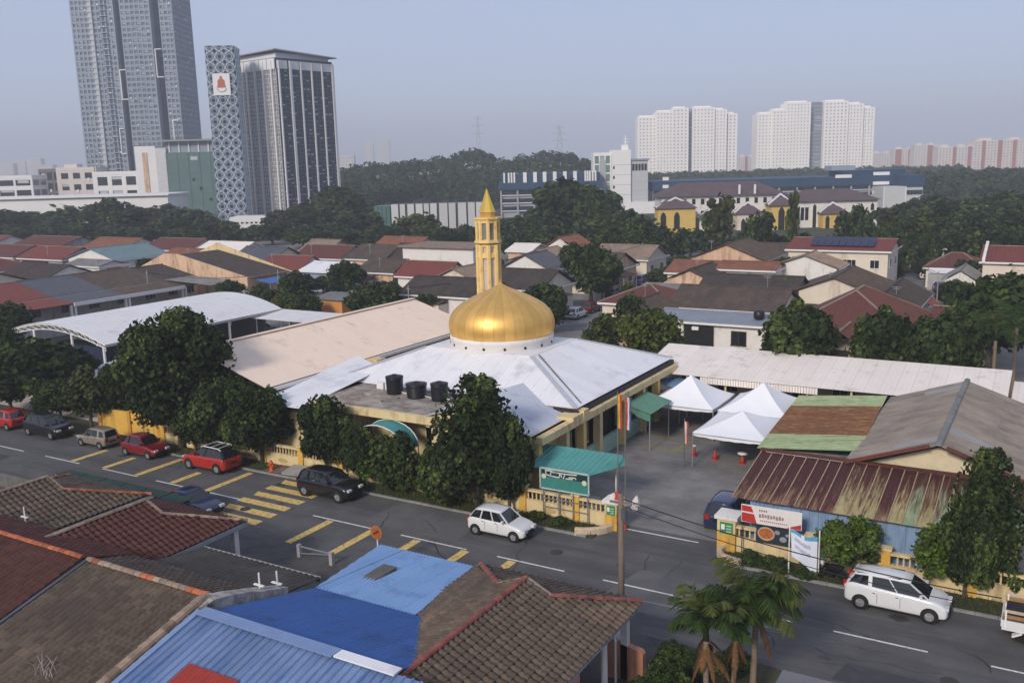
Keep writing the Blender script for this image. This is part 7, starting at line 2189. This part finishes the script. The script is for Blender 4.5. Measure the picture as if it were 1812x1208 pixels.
# blue roofed depot, left and right
navy = mat('depot_navy', (.02, .055, .11), .6, var=.15, scale=.1)
conc_l = mat('depot_concrete', (.33, .34, .35), .8, var=.12, scale=.15)
def depot(label, px0, px1, depth, ytop, yband, ybase, bays, fins=0, slots=3):
    r_ = bld('depot', label, px0, depth)
    w_ = (px1 - px0) * depth / F_PX
    pm_ = (px0 + px1) / 2
    zt, zb = H(pm_, ytop, depth), H(pm_, yband, depth)
    MB().box(0, .6, 0, w_, 30, zb).build('wall', conc_l, r_)
    MB().box(-.6, -.8, zb, w_ + .6, 31, zt).build('roof_band', navy, r_)
    dz = zb / (slots + .6)
    for k in range(slots):
        z1 = zb - .5 - k * dz
        for q in range(bays):
            a, c = w_ * q / bays + .35, w_ * (q + 1) / bays - .35
            MB().box(a, .4, z1 - dz * .5, c, .59, z1).build('window', glass_b, r_)
        MB().box(0, -.1, z1 - dz * .62, w_, .39, z1 - dz * .52).build('floor_edge', wht, r_)
    for q in range(bays + 1):
        MB().box(w_ * q / bays - .3, -.2, 0, w_ * q / bays + .3, .58, zb).build('column', conc_l, r_)
    return r_, w_, zt, zb
r_, w_, zt, zb = depot('navy roofed depot with white fins left of the white stair tower', 885, 1062, 335, 322, 334, 390, 6)
for px in (890, 898, 903, 908, 925, 943, 960, 978, 996, 1014, 1034, 1038, 1042, 1047, 1052):
    x_ = (px - 885) * 335 / F_PX
    MB().box(x_, -.4, zt, x_ + (1.3 if 920 < px < 1020 else .6), .2, zt + 3.6).build('fin', wht, r_)
MB().box(0, .3, zt, w_, 20, zt + 3.0).build('upper_screen', navy, r_)
r_, w_, zt, zb = depot('long navy roofed depot behind the yellow school', 1155, 1605, 345, 316, 331, 395, 14)
for px, py in ((1172, 314), (1172, 328), (1478, 310), (1545, 305), (1545, 322), (1545, 338)):
    x_ = (px - 1155) * 345 / F_PX
    z_ = H(px, py + 3, 345)
    MB().box(x_, -1.2, z_ - .5, x_ + (6 if px > 1400 else 2.2), -.85, z_ + .7).build('pale_sign', wht, r_)
MB().box(w_ - 22, 2, zt, w_ + .5, 20, zt + 2.2).build('upper_screen', navy, r_)
MB().box(w_ - 25, 8, zt + 2.2, w_ - 16, 16, zt + 4).build('plant_room', tw_g, r_)
r_, w_, h_ = plain_block('end_block', 'grey white end block of the depot with navy corner', 1566, 1636, 330, 335, mat('end_white', (.50, .51, .51), .8, var=.08), 0, 0, dep=22)
for k in range(5):
    MB().box(8.6 + k * 1.1, -.02, 4.6, 9.5 + k * 1.1, .19, 6.2).build('window', glass, r_)
for k in range(3):
    MB().box(8.4, -.05, h_ - 2.6 - k * 4.2, w_ - .2, .19, h_ - 1.6 - k * 4.2).build('strip_window', glass_b, r_)
MB().box(8, -.5, h_, w_ + .4, 10, h_ + 4).build('navy_corner', navy, r_)
MB().box(0, -.06, 0, .4, .19, h_).box(7.9, -.06, 0, 8.3, .19, h_).build('corner_strip', wht, r_)
# white stair tower building
W1 = bld('stair_tower', 'white stair tower building with antenna and arched green glass strip', 1050, 340)
sc_ = 340 / F_PX
za, zb_ = H(1070, 270, 340), H(1130, 284, 340)
MB().box(0, .4, 0, 33 * sc_, 9, za).build('glass_wing', wht, W1)
facade(W1, (.3, .35, 0), U_, NF, 6.0, 2, za - 1, 3, 6, .5, .5, wht, mat('green_glass', (.14, .22, .18), .3), .15)
MB().slab([(2.2, .1, 2)] + [(2.2 + 2.4 * u, .1, za - 3.4 + 1.6 * sin(pi * u)) for u in [i / 8 for i in range(9)]] + [(4.6, .1, 2)], (0, .08, 0)).build('arch_panel', mat('arch_grey', (.36, .38, .38), .6), W1)
MB().box(33 * sc_, -.6, 0, 66 * sc_, 9, za + .8).build('slab_wall', wht, W1)
for k in range(3):
    MB().box(34.4 * sc_, -.68, za - 6 - k * 3.5, 35.4 * sc_ + .4, -.61, za - 5 - k * 3.5).build('window', glass, W1)
for k in range(4):
    MB().box(33 * sc_, -.64, za - 4.6 - k * 3.6, 66 * sc_, -.605, za - 4.5 - k * 3.6).build('joint_line', tw_g, W1)
MB().box(66 * sc_, .3, 0, 97 * sc_, 10, zb_).build('side_wing', mat('wing_grey', (.46, .46, .48), .8, var=.06), W1)
for k in range(5):
    MB().box((69 + k * 5.4) * sc_, .2, zb_ - 3.6, (73 + k * 5.4) * sc_, .29, zb_ - 1.2).build('window', glass, W1)
for k in range(3):
    MB().box(67 * sc_, .2, zb_ - 7.5 - k * 3.2, 96 * sc_, .29, zb_ - 6.6 - k * 3.2).build('louvre_strip', tw_l, W1)
MB().box(65 * sc_, -.2, zb_, 99 * sc_, 10.5, zb_ + .7).build('roof_slab', tw_g, W1)
MB().box(62 * sc_, -1, 0, 112 * sc_, 8, H(1130, 358, 340)).build('low_wing', wht, W1)
x_ = 59 * sc_
b = MB()
b.tube([(x_, 3, za), (x_, 3, za + 6)], .22, 6)
for z_ in (2.2, 3.6, 4.6):
    b.bar((x_ - 1.0, 3, za + z_), (x_ + 1.0, 3, za + z_), .25)
b.build('antenna_mast', wht, W1)
MB().box(x_ - 1.6, 1.5, za + .8, x_ + .8, 4, za + 2.6).build('roof_box', wht, W1)
# school with yellow pavilions
SD = 252
sm = SD / F_PX
SB = bld('school_building', 'white and yellow school with brown purple hip roofs and pointed arches', 1160, SD)
sx = lambda px: (px - 1160) * sm
sz = lambda py, px=1300: H(px, py, SD)
purp = mat('purple_brown_roof', (.10, .07, .075), .8, var=.15, scale=.4)
MB().box(sx(1175), 4, 0, sx(1400), 16, sz(347)).build('main_wall', white_w, SB)
def hip_local(root, x0_, x1_, y0_, y1_, ze, zr, m, name='roof'):
    h_ = min((x1_ - x0_), (y1_ - y0_)) / 2
    a, c = (x0_ + h_, x1_ - h_) if (x1_ - x0_) >= (y1_ - y0_) else ((x0_ + x1_) / 2 - .01, (x0_ + x1_) / 2 + .01)
    ym = (y0_ + y1_) / 2
    vs = [(x0_, y0_, ze), (x1_, y0_, ze), (x1_, y1_, ze), (x0_, y1_, ze), (a, ym, zr), (c, ym, zr)]
    return MB().add(vs, [(0, 1, 5, 4), (1, 2, 5), (2, 3, 4, 5), (3, 0, 4), (3, 2, 1, 0)]).build(name, m, root)
hip_local(SB, sx(1168), sx(1402), 3, 17, sz(347), sz(323), purp)
for k in range(14):
    x_ = sx(1182) + (sx(1392) - sx(1182)) * k / 13
    MB().box(x_, 3.9, sz(362), x_ + .9, 3.99, sz(352)).build('window', glass, SB)
    MB().box(x_, 3.9, sz(385), x_ + .9, 3.99, sz(374)).build('window', glass, SB)
for px in (1313, 1341):
    MB().box(sx(px), 3, sz(345), sx(px) + .5, 3.5, sz(328)).build('vent_pipe', wht, SB)
def pavilion(px0, px1, yd, ytop, yeave, ypeak, m, arches):
    x0_, x1_ = sx(px0), sx(px1)
    MB().box(x0_, yd, 0, x1_, yd + 6, sz(yeave)).build('pavilion_wall', m, SB)
    hip_local(SB, x0_ - .5, x1_ + .5, yd - .6, yd + 6, sz(yeave), sz(ypeak), purp, 'pavilion_roof')
    xm = (x0_ + x1_) / 2
    MB().bar((x0_ - .4, yd + 2.0, sz(yeave) + .3), (xm, yd + 2.4, sz(ypeak) + .4), .5, .4).bar((x1_ + .4, yd + 2.0, sz(yeave) + .3), (xm, yd + 2.4, sz(ypeak) + .4), .5, .4).build('gable_trim', wht, SB)
    for px, wpx, y0_, y1_ in arches:
        w_ = wpx * sm / 2
        c = sx(px)
        z0_, z1_ = sz(y0_), sz(y1_)
        MB().slab([(c - w_, yd - .06, z0_), (c + w_, yd - .06, z0_), (c + w_, yd - .06, z1_ - w_ * 1.6), (c + w_ * .55, yd - .06, z1_ - w_ * .5), (c, yd - .06, z1_), (c - w_ * .55, yd - .06, z1_ - w_ * .5), (c - w_, yd - .06, z1_ - w_ * 1.6)], (0, .05, 0)).build('pointed_arch', dark, SB)
syel = mat('school_yellow', (.60, .42, .12), .8, var=.08, scale=.5)
pavilion(1162, 1228, -3, 350, 366, 350, syel, ((1171, 10, 403, 372), (1195, 10, 403, 372)))
pavilion(1362, 1402, -3, 350, 366, 348, syel, ((1380, 11, 415, 368),))
pavilion(1305, 1350, -1, 372, 380, 362, WALLM['cream'], ((1316, 8, 415, 388),))
pavilion(1238, 1290, -1, 380, 388, 370, white_w, ((1252, 9, 412, 392), (1272, 9, 412, 392)))
MB().box(sx(1405), 2, 0, sx(1562), 14, sz(361)).build('wing_wall', white_w, SB)
hip_local(SB, sx(1398), sx(1568), 1, 15, sz(361), sz(341), purp, 'wing_roof')
for px, wpx, y0_, y1_ in ((1449, 6, 416, 366), (1553, 6, 380, 366), (1553, 6, 416, 384)):
    c, w_ = sx(px), wpx * sm / 2
    z0_, z1_ = sz(y0_), sz(y1_)
    MB().slab([(c - w_, 1.94, z0_), (c + w_, 1.94, z0_), (c + w_, 1.94, z1_ - w_ * 1.5), (c, 1.94, z1_), (c - w_, 1.94, z1_ - w_ * 1.5)], (0, .05, 0)).build('pointed_arch', dark, SB)
pavilion(1456, 1500, -2, 372, 383, 366, syel, ((1464, 7, 418, 386), (1482, 7, 418, 386)))
for k in range(4):
    MB().box(sx(1408 + k * 8), 1.9, sz(395), sx(1408 + k * 8) + .9, 1.98, sz(372)).build('window', glass, SB)
# white condominium pairs
con_w = mat('condo_white', (.86, .83, .79), .8, var=.04, scale=.05)
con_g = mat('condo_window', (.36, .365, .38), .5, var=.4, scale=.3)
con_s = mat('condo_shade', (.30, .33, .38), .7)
def condo(label, depth, segs, gap):
    px0 = segs[0][0]
    r_ = bld('condominium', label, px0, depth, group='white condominium towers on the horizon')
    k_ = depth / F_PX
    for i, (a, c, yt, off) in enumerate(segs):
        x0_, x1_ = (a - px0) * k_, (c - px0) * k_
        h_ = H((a + c) / 2, yt, depth)
        MB().box(x0_, off + .3, 0, x1_, off + 22, h_ + .5).build('block', con_w, r_)
        facade(r_, (x0_, off, 0), U_, NF, x1_ - x0_, 0, h_, max(3, round((x1_ - x0_) / 3.1)), round(h_ / 3.0), 1.9, 1.7, con_w, con_g, .3)
        MB().box(x0_ + 1, off + 3, h_ + .5, x1_ - 2, off + 14, h_ + 2.2).build('roof_parapet', con_w, r_)
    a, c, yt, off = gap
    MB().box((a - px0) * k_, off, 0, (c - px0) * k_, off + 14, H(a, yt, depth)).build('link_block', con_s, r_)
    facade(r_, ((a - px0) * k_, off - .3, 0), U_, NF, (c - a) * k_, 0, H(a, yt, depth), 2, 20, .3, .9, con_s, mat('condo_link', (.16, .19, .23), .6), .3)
condo('left white condominium pair with dark slot between wings', 850, [(1131, 1162, 209, 4), (1162, 1190, 200, 1), (1190, 1216, 194, 0), (1226, 1262, 193, 0), (1262, 1284, 196, 2), (1284, 1304, 203, 5)], (1216, 1226, 194, 6))
condo('right white condominium pair with wide blue grey slot', 850, [(1342, 1366, 203, 4), (1366, 1390, 197, 1), (1390, 1430, 184, 0), (1457, 1496, 182, 0), (1496, 1524, 186, 2), (1524, 1546, 192, 5)], (1430, 1457, 182, 8))
# red and white apartment rows
apw = mat('apartment_white', (.66, .60, .55), .8, var=.05, scale=.05)
apr = mat('apartment_red', (.36, .15, .11), .8, var=.08, scale=.05)
def apartments(label, px0, px1, yt, depth, reds, dep=14):
    r_, w_, h_ = plain_block('apartment_block', label, px0, px1, yt, depth, apw, max(6, round((H(px0, yt, depth)) / 3)), max(4, round((px1 - px0) * depth / F_PX / 3.2)), dep, con_g, 1.5, 1.3, group='red and white apartment blocks', proud=.4)
    k_ = depth / F_PX
    for a, c in reds:
        MB().box((a - px0) * k_, -1.2, 0, (c - px0) * k_, -.5, h_).build('red_band', apr, r_)
    MB().box(w_ * .1, 3, h_, w_ * .3, 9, h_ + 2.5).box(w_ * .6, 3, h_, w_ * .75, 9, h_ + 2.5).build('roof_tank_room', apw, r_)
apartments('pale pink low apartment block left of the red banded blocks', 1545, 1582, 271, 1150, ())
apartments('apartment block with several red brown bands', 1582, 1628, 264, 1100, ((1583, 1594), (1606, 1616)))
apartments('apartment block with one red band beside the tall end', 1618, 1662, 257, 1050, ((1640, 1648),))
apartments('near white apartment block with two narrow red bands', 1660, 1722, 260, 950, ((1685, 1690), (1711, 1717)))
apartments('large white apartment block with red bands at right edge', 1722, 1830, 248, 950, ((1736, 1741), (1764, 1771), (1790, 1796)))
apartments('pinkish block between the two white condominium pairs', 1306, 1342, 277, 1250, ((1318, 1322),))
# faint far towers
FG = 'faint towers in the haze'
for i, (a, c, yt, dp, lab) in enumerate(((600, 626, 276, 1700, 'pale pink far block right of the glass office'), (648, 661, 255, 2600, 'faint slim twin tower nearer the office block'), (671, 690, 248, 2600, 'faint slim twin tower nearer the hill'), (0, 22, 290, 2200, 'faint far block at the left edge'), (24, 44, 286, 2400, 'faint stepped far block at left'), (48, 72, 281, 2300, 'faint broad far block at left'), (72, 92, 292, 2100, 'faint low far block beside the brown block'), (588, 600, 286, 2000, 'faint low far block behind the office block'))):
    plain_block('far_tower', lab, a, c, yt, dp, apw, max(5, round(H(a, yt, dp) / 6)), 5, 20, con_g, 2.4, 2.4, group=FG)
# pylons
def pylon(label, px, yt, depth, base=8):
    p = AD(px, yt, depth)
    r_ = thing('pylon', label, 'pylon', (p.x, p.y, 0), YAW, local=True, group='power pylons on the hill')
    h_ = p.z
    b = MB()
    lv = [0, .25, .45, .62, .76, .88, 1]
    wd = lambda u: base / 2 * (1 - u) ** 1.3 + .7
    for sx_ in (1, -1):
        for sy_ in (1, -1):
            b.tube([(sx_ * wd(u), sy_ * wd(u), h_ * u) for u in lv], .22, 4)
    for u0, u1 in zip(lv, lv[1:]):
        for sy_ in (1, -1):
            b.bar((-wd(u0), sy_ * wd(u0), h_ * u0), (wd(u1), sy_ * wd(u1), h_ * u1), .25)
            b.bar((wd(u0), sy_ * wd(u0), h_ * u0), (-wd(u1), sy_ * wd(u1), h_ * u1), .25)
    b.build('lattice_mast', steel, r_)
    for u, l in ((.72, 8), (.84, 7), (.95, 5)):
        b = MB()
        b.bar((-l, 0, h_ * u), (l, 0, h_ * u), .35)
        b.bar((-l, 0, h_ * u), (0, 0, h_ * u + 3), .25)
        b.bar((l, 0, h_ * u), (0, 0, h_ * u + 3), .25)
        b.build('cross_arm', steel, r_)
pylon('slim power pylon above the forest hill', 845, 205, 1000)
pylon('broader power pylon right of the slim one on the hill', 990, 222, 1000, 14)
# ---------------------------------------------------------------- wooded hills
def lerp_tab(tab, x):
    for (a, y0_), (c, y1_) in zip(tab, tab[1:]):
        if a <= x <= c:
            return y0_ + (y1_ - y0_) * (x - a) / (c - a)
    return tab[0][1] if x < tab[0][0] else tab[-1][1]
def hill_and_forest(nm, tab, d0, d1, d2, label, th=9.0, spacing=8.0, seed=1):
    px0, px1 = tab[0][0], tab[-1][0]
    def ground(px, d):
        u = (d - d0) / (d1 - d0)
        zc = max(0.5, H(px, lerp_tab(tab, px), d1) - th)
        e = min(1, max(0, (px - px0) / 40)) * min(1, max(0, (px1 - px) / 40))
        k = u * u * (3 - 2 * u) if u < 1 else max(0, 1 - (d - d1) / (d2 - d1)) ** .7
        return zc * k * (.25 + .75 * e)
    nx, nd = int((px1 - px0) / 18) + 1, 12
    vs = []
    for i in range(nx + 1):
        for j in range(nd + 1):
            px, d = px0 + (px1 - px0) * i / nx, d0 + (d2 - d0) * j / nd
            p = AD(px, 290, d)
            vs.append((p.x, p.y, ground(px, d) - .05 if 0 < j < nd and 0 < i < nx else -.5))
    hl = MB().add(vs, [(i * (nd + 1) + j, (i + 1) * (nd + 1) + j, (i + 1) * (nd + 1) + j + 1, i * (nd + 1) + j + 1) for i in range(nx) for j in range(nd)])
    o = hl.build(nm, soil, None, True)
    o['kind'] = 'structure'
    rg = random.Random(seed)
    b = MB()
    d = d0
    while d < d1 + 20:
        step = spacing * F_PX / d
        px = px0 + rg.uniform(0, step)
        while px < px1:
            p = AD(px, 290, d + rg.uniform(-4, 4))
            gz = ground(px, d)
            r_ = rg.uniform(3.2, 5.6)
            hh = th * rg.uniform(.75, 1.2)
            c = Vector((p.x, p.y, gz + hh - r_ * .8))
            for q in range(120):
                v = Vector((rg.gauss(0, 1), rg.gauss(0, 1), abs(rg.gauss(0, 1)) - .25)).normalized()
                if v.dot(FW) > .45:
                    continue
                pp = c + Vector((v.x * r_, v.y * r_, v.z * r_ * .85)) * rg.uniform(.75, 1.05) * (1 + .18 * sin(4 * v.x + 3 * v.z + px))
                leaf(b, pp, (v + Vector((rg.gauss(0, .4), rg.gauss(0, .4), rg.gauss(.2, .4)))).normalized(), 1.9, rg)
            px += step * rg.uniform(.75, 1.25)
        d += spacing * 1.25
    f = b.build('forest', LEAF['far'])
    tag(f, label, 'forest', kind='stuff')
hill_and_forest('hill', [(560, 318), (600, 305), (640, 292), (680, 289), (730, 285), (760, 279), (800, 273), (850, 266), (885, 281), (920, 278), (970, 266), (1005, 270), (1045, 283), (1100, 296), (1160, 304)], 400, 520, 640, 'dark wooded hill rising behind the minaret')
hill_and_forest('hill', [(1600, 350), (1640, 335), (1665, 320), (1700, 322), (1745, 326), (1790, 318), (1850, 312), (1920, 310)], 360, 480, 600, 'wooded slope below the apartments at right', seed=2)
hill_and_forest('hill', [(1120, 316), (1200, 306), (1300, 303), (1400, 303), (1480, 299), (1560, 302), (1640, 308), (1700, 312)], 620, 700, 780, 'low band of woods at the foot of the white condominiums', seed=3, th=8)
hill_and_forest('hill', [(-80, 338), (0, 335), (60, 340), (120, 345), (240, 345), (400, 345), (560, 335), (640, 320)], 470, 540, 620, 'low band of woods behind the offices at left', seed=4, th=8)
# ---------------------------------------------------------------- haze
hz = MB().box(-3450, -650, -1.5, 1550, 3250, 150).build('haze', None)
hz.data.materials.clear()
hm_ = D.materials.new('haze_air')
hm_.use_nodes = True
t = hm_.node_tree
t.nodes.remove(t.nodes['Principled BSDF'])
pv = t.nodes.new('ShaderNodeVolumePrincipled')
pv.inputs['Color'].default_value = (.88, .925, 1.0, 1)
pv.inputs['Density'].default_value = .0005
pv.inputs['Anisotropy'].default_value = 0.0
t.links.new(pv.outputs[0], t.nodes['Material Output'].inputs['Volume'])
hz.data.materials.append(hm_)
hz['kind'] = 'stuff'
tag(hz, 'pale blue haze filling the air over the whole town', 'haze')
